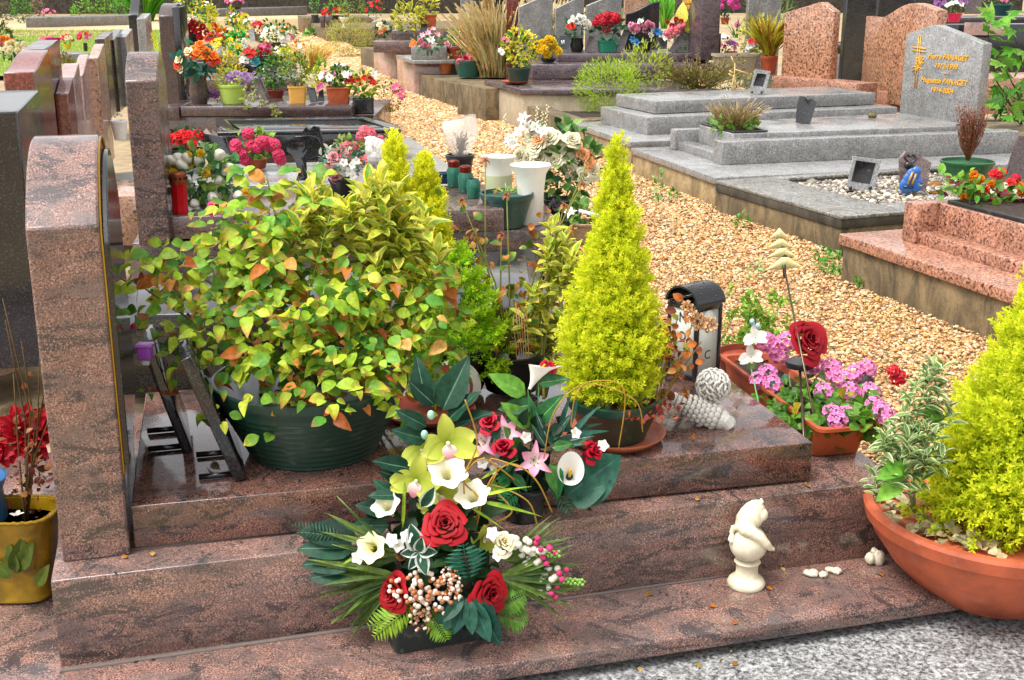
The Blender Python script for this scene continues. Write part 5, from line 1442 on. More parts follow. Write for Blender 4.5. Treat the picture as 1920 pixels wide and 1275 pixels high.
def fan(px, py, y, ang0, ang1, n, L, cols, tips):
    a = aty(px, py, y); P, D, S = [], [], []
    for i in range(n):
        q = math.radians(ang0 + (ang1 - ang0) * i / (n - 1)); P.append(tuple(a)); D.append((math.cos(q), -.18 + rnd.uniform(-.12, .12), -math.sin(q))); S.append(L * mpp(a) * rnd.uniform(.75, 1.08))
    m = len(P)
    MB().inst(LF_STRIP, frames(np.array(P), np.array(D), np.tile([0, -.9, .5], (m, 1)) + rs.normal(0, .25, (m, 3)), np.array(S)), pick(cols, m), pick(tips, m)).build('palm_leaf', LEAF, BQ, True)
PG, PGT = [hx('56722c'), hx('6a8436'), hx('45622a')], [hx('97a85a'), hx('7f9650')]
fan(750, 1080, Y1 - .0, 128, 200, 20, 165, PG, PGT); fan(760, 1040, Y1 + .01, 165, 222, 12, 165, PG, PGT)
fan(935, 1080, Y1 + .0, -35, 25, 22, 150, PG, PGT); fan(940, 1050, Y1 + .01, -50, 5, 12, 125, PG, PGT)
# white edged leaves
leafset(BQ, [(785, 1035, 770, 985, Y1 - .02, Y1 - .03), (785, 1035, 812, 1000, Y1 - .02, Y1 - .03), (785, 1035, 818, 1035, Y1 - .02, Y1 - .04), (785, 1035, 800, 1078, Y1 - .02, Y1 - .05), (785, 1035, 768, 1068, Y1 - .02, Y1 - .05), (785, 1035, 752, 1038, Y1 - .02, Y1 - .04), (785, 1035, 790, 1010, Y1 - .03, Y1 - .05), (790, 950, 815, 915, Y1 + .02, Y1 + .02)], leaf_tpl(.62, .2, .12, 'edge', 6, .8), [hx('2c5c44'), hx('3a6a4e')], [hx('e8efe4')], None, 'white_edged_leaf')
# ferns
def fern(px0, py0, px1, py1, y0, y1, wpx, col, n=14, parent=None, name='fern'):
    a, b = aty(px0, py0, y0), aty(px1, py1, y1); ax = b - a; P, D, S = [], [], []
    ax_n = ax.normalized(); sd = ax_n.cross(Vector((0, -.8, .6))).normalized()
    for i in range(n):
        f = (i + .5) / n; wd = wpx * mpp(a) * math.sin(PI * (f * .82 + .12)) 
        for sg in (-1, 1): P.append(tuple(a + ax * f)); D.append(tuple(sd * sg + ax_n * .45 + Vector((0, -.1, -.1)))); S.append(wd)
    m = len(P)
    mb = MB().inst(leaf_tpl(.2, .15, .3, 'tip', 3, .7), frames(np.array(P), np.array(D), np.tile([0, -.8, .6], (m, 1)) + rs.normal(0, .2, (m, 3)), np.array(S)), pick([col], m, .2), pick([col], m, .2))
    mb.tube([a, a.lerp(b, .5), b], .0012, 4, tuple(col)); mb.build(name, LEAF, parent or BQ, True)
fern(880, 1085, 868, 1020, Y1 - .03, Y1 - .05, 40, hx('1f6a4e'), 9); fern(790, 1140, 690, 1175, Y1 - .02, Y1 - .06, 34, hx('7aa01e')); fern(800, 1140, 838, 1200, Y1 - .03, Y1 - .07, 30, hx('6f9a1e')); fern(775, 1135, 700, 1195, Y1 - .03, Y1 - .07, 30, hx('86a826')); fern(930, 1140, 985, 1110, Y1 - .0, Y1 - .02, 34, hx('5f8f2a')); fern(930, 1150, 990, 1165, Y1 - .0, Y1 - .03, 30, hx('5a8a2a')); fern(650, 1010, 545, 985, Y1 + .04, Y1 + .05, 22, hx('1a4a34'), 16)
leafset(BQ, [(870, 1120, 830, 1165, Y1 - .05, Y1 - .09), (875, 1120, 850, 1190, Y1 - .05, Y1 - .09), (880, 1122, 885, 1190, Y1 - .05, Y1 - .1), (885, 1122, 918, 1205, Y1 - .05, Y1 - .1), (890, 1120, 938, 1212, Y1 - .05, Y1 - .09), (885, 1115, 935, 1170, Y1 - .05, Y1 - .07), (870, 1118, 815, 1190, Y1 - .04, Y1 - .06)], leaf_tpl(.42, .2, .1, 'mid', 6, .95), [hx('1f4f40'), hx('2a5c4a')], [hx('3a7a64')], GLOSS if False else LEAF, 'glossy_leaf')
leafset(BQ, [(900, 940, 1010, 960, Y1 + .02, Y1 - .02), (905, 930, 985, 905, Y1 + .02, Y1 + .0), (755, 990, 760, 900, Y1 + .02, Y1 + .02), (700, 1030, 680, 1080, Y1, Y1 - .03), (640, 1060, 700, 1020, Y1 - .01, Y1), (900, 900, 960, 860, Y1 + .04, Y1 + .03), (880, 950, 940, 985, Y1 + .02, Y1 - .02)], LF_STRIP, [hx('8fae2a'), hx('a5c02e')], [hx('b8cc3c')], None, 'grass_blade')
mb = MB()
for pts in ([(880, 1000), (870, 900), (895, 830), (872, 750)], [(890, 980), (920, 900), (960, 870), (1005, 900), (1035, 960)], [(880, 960), (930, 890), (920, 860), (985, 880)], [(890, 1000), (900, 940), (870, 900), (905, 860), (965, 900)], [(1070, 800), (1080, 740), (1110, 715), (1170, 730), (1160, 840)], [(1020, 860), (1040, 770), (1100, 720), (1190, 750), (1205, 810)], [(900, 990), (960, 960), (920, 910), (990, 940), (1010, 1000)]):
    MB().tube(smooth_pts([aty(px, py, Y1 + .05 - .02 * (i % 2)) for i, (px, py) in enumerate(pts)]), .0015 if pts[0][0] > 1000 else .002, 5, hx('a8802e')).build('curly_twig', STEM, BQ, True)
teal = proto('teal_bud', lambda mb: mb.ball((0, 0, 0), (.7, .7, 1), hx('9fd0bc'), None, 8), PLASTIC)
for px, py in ((808, 778), (796, 815)): B(teal, 'bud', px, py, .07, (0, -.3, 1), 10, 0)
snap = proto('snapdragon', lambda mb: [mb.ball((rnd.gauss(0, .35), rnd.gauss(0, .3), z * 1.0), .32 - .1 * z / 2, hx('f2eedd') if z < .9 else hx('d8417c'), None, 5) for z in np.linspace(-1, 1.4, 11)], PETAL)
for px, py, dx in ((985, 1020, 1), (1010, 1030, 1), (1030, 1075, 1), (1015, 1110, 1), (1000, 1045, 1)): B(snap, 'snapdragon', px, py, .0, (1, -.3, .15), 22)
gsp = proto('green_spike', lambda mb: [mb.ball((.2 * math.cos(k * 2.4), .2 * math.sin(k * 2.4), k * .07 - 1), .14, hx('7fae4a'), None, 4) for k in range(30)], PLASTIC)
B(gsp, 'green_spike', 1025, 1038, .0, (1, -.2, .05), 24); B(gsp, 'green_spike', 1070, 1090, .0, (1, -.2, .0), 24)

# ---- second bouquet on the upper step
b2 = at(982, 985, .337); B2c = b2 + Vector((0, .05, 0))
BQ2 = empty('bouquet', B2c, 'silk bouquet of white callas, pink lilies and red rosebuds on the middle step', 'bouquet')
round_pot(BQ2, B2c, .06, .048, .09, (.01, .012, .012), PLASTIC, 0, .008, 32)
Y2 = B2c.y
def B2(me, nm, px, py, dy, d, spx, roll=None): return B(me, nm, px, py, dy, d, spx, roll, BQ2)
B2(CALLA, 'calla', 1070, 885, -.06, (.05, -.75, .62), 40, 0); B2(CALLA, 'calla', 1015, 690, .03, (.5, .1, .9), 40, 2.6)
B2(LILY_PW, 'lily', 1000, 862, -.05, (.1, -.95, .25), 40); B2(LILY_PW, 'lily', 952, 815, .0, (-.2, -.8, .6), 38); B2(LILY_PW, 'lily', 912, 830, .0, (-.5, -.7, .3), 38)
B2(PINKRED_BUD, 'rosebud', 945, 842, -.05, (-.1, -.55, .8), 32); B2(PINKRED_BUD, 'rosebud', 920, 795, -.0, (-.2, -.6, .7), 32); B2(PINKRED_BUD, 'rosebud', 1108, 848, -.03, (.6, -.6, .4), 32); B2(PINKRED_BUD, 'rosebud', 1028, 690, .04, (.2, -.8, .2), 22)
for px, py in ((905, 868), (930, 880), (1130, 835), (985, 820), (1078, 812)): B2(wh, 'small_flower', px, py, -.03, (rnd.uniform(-.5, .5), -.8, .4), 12)
leafset(BQ2, [(985, 740, 922, 700, Y2 + .02, Y2), (1010, 720, 1065, 705, Y2 + .02, Y2), (995, 800, 945, 755, Y2, Y2 - .02), (1000, 810, 990, 745, Y2, Y2), (1010, 790, 1050, 740, Y2, Y2 - .02), (975, 860, 955, 800, Y2, Y2 - .03), (1045, 870, 1040, 940, Y2 - .05, Y2 - .07), (1030, 870, 1050, 930, Y2 - .05, Y2 - .07), (985, 780, 975, 730, Y2 + .02, Y2 + .01), (960, 900, 905, 920, Y2 - .02, Y2 - .04), (1035, 840, 1075, 830, Y2 - .05, Y2 - .05), (960, 890, 990, 920, Y2 - .05, Y2 - .07), (1000, 760, 935, 765, Y2 + .01, Y2 - .01)], LF_VEIN, [hx('3f7a34'), hx('559040'), hx('6fa83c'), hx('2f6a3a')], [hx('7fae5a')], None, 'green_leaf')
leafset(BQ2, [(1030, 830, 1005, 775, Y2 - .03, Y2 - .03), (1032, 830, 1070, 775, Y2 - .03, Y2 - .02), (1035, 832, 1115, 815, Y2 - .03, Y2 - .03), (1030, 835, 1095, 830, Y2 - .03, Y2 - .05), (1025, 840, 1000, 800, Y2 - .04, Y2 - .05)], leaf_tpl(.24, .25, .15, 'mid', 6, .8), [hx('2f5a48'), hx('3a6a54')], [hx('e2ecdc')], None, 'striped_leaf')
leafset(BQ2, [(1060, 810, 1090, 750, Y2, Y2 + .02), (1060, 815, 1120, 785, Y2, Y2), (1065, 820, 1130, 800, Y2, Y2 - .02), (1050, 800, 1065, 745, Y2, Y2), (1070, 820, 1110, 760, Y2, Y2)], LF_NARROW, [hx('1f5a4c')], [hx('2f7a64')], None, 'strap_leaf')
leafset(BQ2, [(1060, 930, 1165, 855, Y2 - .04, Y2 - .02), (1065, 935, 1140, 905, Y2 - .04, Y2 - .05), (1060, 930, 1130, 880, Y2 - .02, Y2 - .0)], leaf_tpl(.75, .1, .1, 'mid', 7, .7), [hx('2c6a54')], [hx('3f8068')], None, 'velvet_leaf')
fern(1040, 925, 1075, 965, Y2 - .05, Y2 - .07, 20, hx('1f5a40'), 8, BQ2); fern(1080, 930, 1110, 945, Y2 - .05, Y2 - .06, 16, hx('1f5a40'), 8, BQ2); fern(1120, 920, 1145, 900, Y2 - .04, Y2 - .04, 16, hx('1f5a40'), 8, BQ2); fern(975, 915, 940, 945, Y2 - .05, Y2 - .07, 26, hx('2a8a4e'), 8, BQ2); fern(960, 905, 945, 880, Y2 - .04, Y2 - .05, 26, hx('2a8a4e'), 8, BQ2)
k = 70; pos = np.array([tuple(aty(985 + max(-70, min(70, rnd.gauss(0, 45))), 865 + max(-70, min(70, rnd.gauss(0, 45))), Y2 - .0 + rnd.uniform(-.03, .04))) for _ in range(k)])
MB().inst(LF_PLAIN, frames(pos, rs.normal(size=(k, 3)) + [0, -.4, .2], rs.normal(size=(k, 3)) * .4 + [0, -.8, .5], .05), pick([hx('1c3a24'), hx('27503a'), hx('123020')], k)).build('greenery', LEAF, BQ2, True)
stems(BQ2, B2c + Vector((0, 0, .06)), [aty(1010, 720, Y2 + .02), aty(990, 730, Y2), aty(1060, 800, Y2)], .003, hx('3a6a3a'))

# ================================================================== putto on a globe and fragments
WSP, t_, b_ = nt('cream_figure'); t_.links.new(ramp(t_, noise(t_, coords(t_), 30, 6), [(.3, hx('c9bd9c')), (.65, hx('e6dcc2'))]), b_.inputs['Base Color']); b_.inputs['Roughness'].default_value = .5
WSC = attr_mat('cream_plaster', .5, 0, .4, .35, 16, .1)
pf_ = at(1405, 1112, .116); sp_ = mpp(pf_); Pp = pf_ + Vector((0, 34 * sp_, 0))
e = empty('putto_statuette', Pp, 'white headless putto sitting on a globe, broken statuette on the lowest step', 'statuette')
MB().lathe([(34 * sp_, 0), (36 * sp_, 6 * sp_), (33 * sp_, 12 * sp_), (28 * sp_, 17 * sp_), (22 * sp_, 21 * sp_), (20 * sp_, 34 * sp_), (22 * sp_, 46 * sp_), (25 * sp_, 49 * sp_), (22 * sp_, 53 * sp_), (.0001, 54 * sp_)], 36, Pp, hx('e2d8bc'), fn=lambda q, z: 1 + (.03 * math.cos(12 * q) if 22 * sp_ < z < 46 * sp_ else 0)).build('pedestal', WSC, e, 60)
gc = Pp + Vector((0, 0, 86 * sp_)); MB().ball(gc, 35.5 * sp_, hx('e2d8bc'), None, 20).build('globe', WSC, e, True)
mb = MB(); u = sp_
def V3(dx, dy, dz): return gc + Vector((dx * u, dy * u, dz * u))
mb.tube([V3(-11, 6, 28), V3(-4, 5, 42), V3(4, 4, 56), V3(10, 4, 68), V3(15, 4, 78), V3(18, 4, 84)], [17 * u, 23 * u, 23.5 * u, 20 * u, 14 * u, 6 * u], 20)
mb.ball(V3(20, -2, 60), 13 * u); mb.ball(V3(-12, -14, 38), 14 * u)
mb.tube([V3(-13, -17, 38), V3(0, -24, 34), V3(15, -28, 25), V3(27, -28, 12), V3(36, -24, 2), V3(40, -22, -1)], [13 * u, 12 * u, 10 * u, 8.5 * u, 6 * u, 4.5 * u], 16)
for k in range(3): mb.tube([V3(37, -27 + 4 * k, 1), V3(43, -25 + 3 * k, 0), V3(44, -24 + 3 * k, -5)], [2.8 * u, 2.4 * u, 1.7 * u], 6)
mb.tube([V3(-18, -2, 34), V3(-32, -4, 33), V3(-34, -6, 24)], [8 * u, 6 * u, 5 * u], 10); mb.tube([V3(-33, -8, 22), V3(-36, -10, 12), V3(-33, -14, 8)], [5 * u, 6 * u, 4 * u], 10)
for k in range(7): a_ = k * .9; mb.ball(V3(17 + 5 * math.cos(a_), 2 + 5 * math.sin(a_), 84 + 3 * math.sin(k * 2.1)), 3 * u, (.8, .8, .8), None, 5)
for v_ in mb.C: v_[:] = hx('e2d8bc')
organic(mb, 'figure', e, .002, 3, WSP)
def fragment(px, py, r, label, fl=.5, name='plaster_fragment', mat=None, col=hx('d8cfb8'), cat='fragment', n=26):
    p = at(px, py, .116); mb = MB(); s_ = mpp(p) * r
    for k in range(4): mb.ball(p + Vector((rnd.uniform(-.6, .6) * s_, rnd.uniform(-.4, .4) * s_, s_ * fl * .6)), (s_ * rnd.uniform(.4, .7), s_ * rnd.uniform(.3, .6), s_ * fl * rnd.uniform(.5, .9)), col, Matrix.Rotation(rnd.random() * 6, 3, 'Z'), 6)
    v = mb.V; 
    for a in v: a += rs.normal(0, s_ * .05, a.shape)
    return base_mesh(mb, name, mat or MATTE, label, cat)
fragment(1637, 1055, 20, 'hollow white plaster fragment nearest the big terracotta bowl', .95)
fragment(1530, 1078, 20, 'flat pale broken plaster piece, left of two on the lowest step', .35)
fragment(1566, 1074, 16, 'small pale broken plaster piece, right of two on the lowest step', .45)
def fallen(px, py, z, label, col, s=.018):
    p = at(px, py, z); mb = MB().inst(LF_TIP, frames([tuple(p + Vector((0, 0, .003)))], [[rnd.uniform(-1, 1), rnd.uniform(-1, 1), .1]], [[.2, -.2, 1]], s), np.array(col), np.array(col) * .7)
    base_mesh(mb, 'fallen_leaf', LEAF, label, 'leaf', True, 0, 'fallen leaves lying on the stone')
for px, py, z, lab, cl_ in ((1465, 1066, .116, 'pale yellow fallen leaf just right of the putto', 'd8c87a'), (1448, 1108, .116, 'tiny orange fallen petal at the foot of the putto', 'd07a1e'), (1342, 1140, .116, 'orange fallen leaf on the step left of the putto', 'c8741e'), (1375, 1172, .116, 'orange brown fallen leaf on the step edge below the putto', 'c8641e'), (1655, 1082, .116, 'small orange fallen leaf near the big terracotta bowl', 'c8842a'), (1383, 1243, .064, 'brown leaf on the wet grey granite below the step', '9a6a1e'), (286, 1044, .337, 'pair of pale orange petals on the step by the pink headstone', 'd8a05a'), (228, 1048, .337, 'small orange petal at the corner of the pink headstone', 'd08a3a'), (1246, 930, .337, 'small orange leaf on the middle step right of the second bouquet', 'c88a2a'), (1305, 940, .337, 'tiny orange fleck on the middle step above the putto', 'd0922a'), (1200, 1262, .064, 'tan curled leaf on the grey granite at the bottom', 'b8955a'), (1305, 1246, .064, 'yellow brown leaf next to the mossy footing', 'b08a2a')): fallen(px, py, z, lab, hx(cl_))

# ================================================================== orange trough with pink geraniums
ta, tb = at(1530, 868, .337), at(1640, 858, .337)
dv = (tb - ta).normalized(); nv_ = Vector((-dv.y, dv.x, 0)); far_ = at(1400, 735, .34)
Lt = .72; wdt = .17
yaw = math.atan2(dv.y, dv.x); cT = ta + dv * wdt / 2 + nv_ * Lt / 2
GT = empty('geranium_trough', cT, 'long orange plastic trough of pink geraniums beside the foot of the tomb', 'planter')
box_pot(GT, cT + Vector((0, 0, .002)), wdt, Lt, .1, hx('b0502c'), TERRA, yaw, .88, 'trough', True, .02)
yN, yFa = ta.y + .07, ta.y + .6
def gy(px, py): return yN + (yFa - yN) * max(0, min(1, (790 - py) / 140 + (1560 - px) / 900))
gfl = [(1450, 650), (1475, 640), (1440, 700), (1424, 714), (1555, 700), (1580, 712), (1545, 735), (1570, 790), (1588, 778), (1640, 760), (1655, 772), (1605, 700), (1625, 692), (1530, 690), (1450, 722), (1595, 735), (1632, 735), (1560, 775), (1460, 665), (1436, 640), (1665, 785), (1560, 690)]
for px, py in gfl: p = aty(px, py, gy(px, py) - .03); bloom(GER_PINK, 'geranium_flower', p, (rnd.uniform(-.3, .3), -.7, .7), 18 * mpp(p), GT)
for px, py in ((1674, 697), (1688, 708), (1680, 712)): p = aty(px, py, yN + .2); bloom(GER_RED, 'geranium_flower', p, (.2, -.5, .8), 13 * mpp(p), GT)
LFG = leaf_tpl(1.05, .1, .15, 'mid', 5, .55)
P = []
for cx, cy, sx, sy, k, dy in ((1570, 775, 36, 22, 90, 0), (1490, 770, 26, 25, 60, 0), (1610, 790, 28, 18, 60, 0), (1540, 740, 40, 20, 60, 0), (1455, 750, 25, 25, 40, 0), (1625, 750, 25, 18, 30, 0), (1530, 800, 20, 12, 24, 0)):
    for _ in range(k):
        px, py = cx + rnd.gauss(0, sx), cy + rnd.gauss(0, sy); P.append(tuple(aty(px, py, gy(px, py) + rnd.gauss(0, .03))))
m = len(P)
MB().inst(LFG, frames(np.array(P), rs.normal(size=(m, 3)) + [0, -.5, .0], rs.normal(size=(m, 3)) * .35 + [0, -.45, .9], .036 * rs.uniform(.6, 1.2, m)), pick([hx('4f7f22'), hx('6a9a2c'), hx('3f6f22'), hx('b09a2c')], m, .2, [4, 4, 3, .6]), pick([hx('7fae3c')], m)).build('foliage', LEAF, GT, True)
stems(GT, cT + Vector((0, 0, .08)), [aty(1560, 740, cT.y), aty(1480, 700, cT.y + .1), aty(1600, 740, cT.y - .05), aty(1640, 760, cT.y), aty(1678, 710, cT.y + .05), aty(1570, 800, cT.y - .08)], .003, hx('7a8a3a'))
# green shrub behind the lantern
sb = at(1415, 690, .3); e = empty('potted_shrub', sb, 'low bright green leafy shrub between lantern and gravel', 'shrub')
round_pot(e, at(1405, 720, .336) + Vector((0, .08, 0)), .1, .08, .09, hx('8a3a24'), TERRA, 0, .012, 32)
P = [tuple(aty(1415 + rnd.gauss(0, 34), 605 + rnd.gauss(0, 34), sb.y + rnd.gauss(0, .05))) for _ in range(100)]
Q, D = [], []
for p in P:
    for k in range(9):
        a = rnd.random() * 6.28; Q.append((p[0] + rnd.gauss(0, .004), p[1], p[2] - .004 * k)); D.append((math.cos(a), math.sin(a), .9 - .05 * k))
m = len(Q)
MB().inst(LF_SMALL, frames(np.array(Q), np.array(D), rs.normal(size=(m, 3)) + [0, -.3, .6], .024 * rs.uniform(.7, 1.2, m)), pick([hx('4f8f22'), hx('7aac2c'), hx('94bd3a'), hx('3f7a22')], m), pick([hx('a9c84a'), hx('8fbd3a')], m)).build('foliage', LEAF, e)
# solar rose
sy = cT.y + .02
st = empty('solar_rose_light', at(1508, 836, .42), 'solar garden light with a large dark red cloth rose on a black disc', 'solar light')
p = aty(1500, 684, sy); q = at(1508, 836, .42)
MB().tube([q, Vector((p.x, sy, p.z - .01))], .0042, 8, hx('5a4a40')).build('stake', METAL, st)
mb = MB().lathe([(.0001, -.012), (.014, -.012), (.016, -.01), (.044, -.006), (.046, .004), (.044, .012), (.0001, .013)], 32, (0, 0, 0), (.012, .012, .014)); mb.V = [v + np.array(p) for v in mb.V]; mb.build('solar_disc', PLASTIC, st, 40)
pr = aty(1515, 640, sy - .01); bloom(DEEP_ROSE, 'cloth_rose', pr, (.35, -.75, .5), 44 * mpp(pr), st)
# solar tree
sy2 = cT.y + .22
st = empty('solar_tree_light', at(1530, 800, .42), 'solar garden light shaped as a frosted yellow fir tree on a thin stake', 'solar light')
MB().tube([at(1530, 800, .42), aty(1471, 505, sy2)], .0035, 8, hx('6a5a48')).build('stake', METAL, st)
mb = MB(); tiers = [(1456, 428, 1444, 446, 1480, 446), (1462, 445, 1441, 464, 1487, 463), (1466, 462, 1441, 482, 1493, 480), (1470, 480, 1438, 506, 1505, 500)]
for (ax_, ay, lx_, ly_, rx_, ry_) in tiers:
    cpx = 1460 + (ay - 428) * .13; n = 14; V = []
    for k in range(n + 1):
        f = k / n; px = lx_ + (rx_ - lx_) * f; bow = 4 * f * (1 - f)
        V.append(tuple(aty(px, ly_ + (ry_ - ly_) * f + 1.5 * bow, sy2)))
    tpx = []
    for k in range(n + 1):
        f = k / n; px = lx_ + (rx_ - lx_) * f; hgt_ = (1 - abs(2 * f - 1)) ** 1.15
        tpx.append(tuple(aty(px, ly_ + (ry_ - ly_) * f - (ly_ - ay) * hgt_ - .5, sy2 + .004 * 0)))
    Vb = [(v[0], v[1] + .006, v[2]) for v in V]; Tb = [(v[0], v[1] + .006, v[2]) for v in tpx]; m = n + 1
    Fc = []
    for k in range(n): Fc += [(k, k + 1, m + k + 1, m + k), (2 * m + k, 3 * m + k, 3 * m + k + 1, 2 * m + k + 1), (k, 2 * m + k, 2 * m + k + 1, k + 1), (m + k, m + k + 1, 3 * m + k + 1, 3 * m + k)]
    mb.add(V + tpx + Vb + Tb, Fc, hx('e6d98a'))
ac, at_, ab = nt('frosted_acrylic'); ab.inputs['Base Color'].default_value = (.9, .82, .4, 1); ab.inputs['Roughness'].default_value = .35; ab.inputs['Transmission Weight'].default_value = .2
mb.build('tree_panel', ac, st)
MB().tube([aty(1472, 520, sy2), aty(1470, 496, sy2)], .006, 8, (.02, .02, .02)).build('socket', PLASTIC, st)
# solar tube lamp
sy3 = cT.y - .02; st = empty('solar_tube_light', at(1560, 830, .42), 'tilted solar garden light with a grey cap and clear tube among the geraniums', 'solar light')
a, b, c_ = at(1550, 812, .42), aty(1594, 757, sy3), aty(1627, 705, sy3)
MB().tube([a, b], .004, 8, hx('6a6660')).build('stake', METAL, st)
MB().tube([b, b.lerp(c_, .55)], .018, 20, hx('d8b8c0')).build('clear_tube', gm, st, 40)
ax_ = (c_ - b).normalized(); MB().tube([b.lerp(c_, .5), c_], .026, 24, hx('4a4540')).build('cap', PLASTIC, st, 40)
MB().tube([c_ + ax_ * .0005, c_ + ax_ * .003], .023, 24, hx('1c2430')).build('solar_cell', GLOSS, st, 40)
# artificial orchid with a green cup
e = empty('silk_orchid', at(1425, 830, .42), 'white silk orchid with a small pale green cup and blue buds', 'silk flower')
oy = cT.y + .12
MB().tube([at(1432, 800, .42), aty(1408, 690, oy), aty(1412, 640, oy), aty(1414, 605, oy)], .0025, 6, hx('7ac06a')).build('stem', PLASTIC, e)
p = aty(1409, 682, oy); MB().lathe([(.011, -.014), (.015, .012), (.013, .012), (.0001, -.01)], 16, p, hx('9fd07a')).build('cup', PLASTIC, e, 40)
for px, py in ((1416, 632), (1408, 668)): p = aty(px, py, oy - .01); bloom(orchid('orchid_white', *C3('e8e6d8', 'faf8f2'), hx('e8e4c8')), 'orchid', p, (-.2, -.8, .3), 24 * mpp(p), e, .2)
for px, py in ((1410, 603), (1421, 611)): p = aty(px, py, oy - .01); bloom(proto('blue_bud', lambda mb: mb.ball((0, 0, 0), (.8, .8, 1), hx('a8c8d8'), None, 7), PLASTIC), 'bud', p, (0, 0, 1), 6 * mpp(p), e)
leafset(e, [(1465, 710, 1425, 745, oy - .05, oy - .1), (1470, 700, 1480, 740, oy - .03, oy - .05)], LF_VEIN, [hx('6f9a84')], [hx('9fc0a8')], None, 'leaf')

# ================================================================== big terracotta bowl, right
pbw = at(1885, 1176, .066); rb_ = .2
Bb = Vector((pbw.x + .03, pbw.y + rb_ * .95, .066))
BW = empty('potted_conifer', Bb, 'broad terracotta bowl with a feathery yellow conifer and grey sage at the right edge', 'conifer')
zr = .25
pb_rim = aty(1645, 960, Bb.y - .05)
Rr = .335
MB().lathe([(rb_ * .75, 0), (rb_ * .8, .02), (rb_, .03), (Rr * .8, .1), (Rr * .95, .17), (Rr * .985, zr - .045), (Rr + .006, zr - .042), (Rr + .012, zr - .01), (Rr + .006, zr), (Rr - .012, zr), (Rr - .02, zr - .03)], 72, Bb, hx('b85a38'), fn=lambda q, z: 1 + (.012 * math.sin(q * 14) * (1 if .03 < z < .14 else 0))).build('bowl', TERRA, BW, 40)
MB().lathe([(.0001, zr - .03), (Rr - .018, zr - .035)], 30, Bb, (.02, .012, .008)).build('soil', M_DIRT, BW)
cc0 = Bb + Vector((.0, -.03, zr - .02)); tp = aty(1985, 480, cc0.y)
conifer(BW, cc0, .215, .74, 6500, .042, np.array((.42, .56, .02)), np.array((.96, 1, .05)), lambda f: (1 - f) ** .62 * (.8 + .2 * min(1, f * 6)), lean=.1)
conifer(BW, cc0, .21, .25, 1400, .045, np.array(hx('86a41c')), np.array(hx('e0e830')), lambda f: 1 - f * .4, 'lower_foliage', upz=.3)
e = empty('sage_plant', at(1700, 960, .31), 'grey green sage with white edged leaves on the left side of the big terracotta bowl', 'sage')
Q, D = [], []
sgy = Bb.y - .1
for (cx, cy, sx, sy, k) in ((1740, 690, 10, 18, 6), (1745, 740, 20, 25, 9), (1720, 800, 25, 30, 14), (1690, 790, 20, 25, 9), (1680, 860, 22, 25, 14), (1660, 880, 12, 22, 7), (1720, 870, 22, 30, 10), (1740, 830, 18, 35, 10)):
    for _ in range(k):
        tip = Vector(aty(cx + rnd.gauss(0, sx), cy + rnd.gauss(0, sy), sgy + rnd.gauss(0, .03))); q0 = rnd.random() * 6
        for j in range(6): a = q0 + j * 2.4; Q.append(tuple(tip - Vector((0, 0, .006 * j)))); D.append((math.cos(a) * (.5 + .12 * j), math.sin(a) * (.5 + .12 * j) - .2, .9 - .2 * j))
m = len(Q); D = np.array(D)
MB().inst(leaf_tpl(.34, .3, .2, 'edge', 5, .85), frames(np.array(Q), D, np.stack([-D[:, 0], -D[:, 1] - .4, np.full(m, .9)], 1), .042 * rs.uniform(.65, 1.2, m)), pick([hx('6f9448'), hx('86a45c'), hx('5f8a3a')], m), pick([hx('dde0a8'), hx('e8ecc0')], m)).build('foliage', LEAF, e, True)
stems(e, at(1720, 960, .31), [aty(1740, 680, sgy), aty(1700, 780, sgy), aty(1670, 860, sgy)], .0035, hx('8a9a6a'))
P = [(1660, 880, 1640, 925), (1675, 870, 1645, 905), (1690, 750, 1650, 780), (1750, 760, 1700, 770)]
leafset(e, [(1690, 900, 1648, 935, sgy - .06, sgy - .1), (1690, 880, 1650, 890, sgy - .06, sgy - .1), (1770, 780, 1725, 770, sgy, sgy), (1700, 890, 1665, 870, sgy - .05, sgy - .08)], LF_PLAIN, [hx('5f9a2c'), hx('7fb43a')], [hx('8fc04a')], None, 'green_leaf')
k = 80; P = np.array([tuple(Bb + Vector((math.cos(q) * r_, math.sin(q) * r_, zr - .012))) for q, r_ in [(rnd.uniform(2.6, 4.4), rnd.uniform(.2, .29)) for _ in range(k)]])
MB().inst(LF_TIP, frames(P, rs.normal(size=(k, 3)) * [1, 1, .2], [[0, -.2, 1.]] + rs.normal(0, .3, (k, 3)), .034), pick([hx('b8a878'), hx('cfc498'), hx('9a8f68')], k)).build('dry_leaves', LEAF, BW, True)

# ================================================================== yellow jardiniere, left
pj = at(40, 1140, .117); Bj = Vector((pj.x - .04, pj.y + .08, .117))
JD = empty('jardiniere', Bj, 'yellow glazed jardiniere with leaf reliefs and rope rim at the left edge', 'planter')
hj = .235
def sq(q, z): return 1 + .16 * (abs(math.cos(2 * q)) ** 1.5 * -1 + .3) + .03 * math.sin(z * 30)
MB().lathe([(.07, 0), (.082, .006), (.078, .02), (.088, .07), (.098, .12), (.106, hj - .01), (.108, hj), (.1, hj), (.096, hj - .03)], 64, Bj, hx('a07c10'), 1.25, .85, fn=sq).build('body', attr_mat('yellow_glaze', .2, 0, .6, .7, 14, .3), JD, 50)
rp = [Bj + Vector((1.25 * .112 * sq(q, hj) * math.cos(q), .85 * .112 * sq(q, hj) * math.sin(q), hj + .002 * math.sin(q * 40))) for q in np.linspace(0, 2 * PI, 90)]
MB().tube(rp, .005, 6, hx('8a6a0a')).build('rope_rim', MATTE, JD, True)
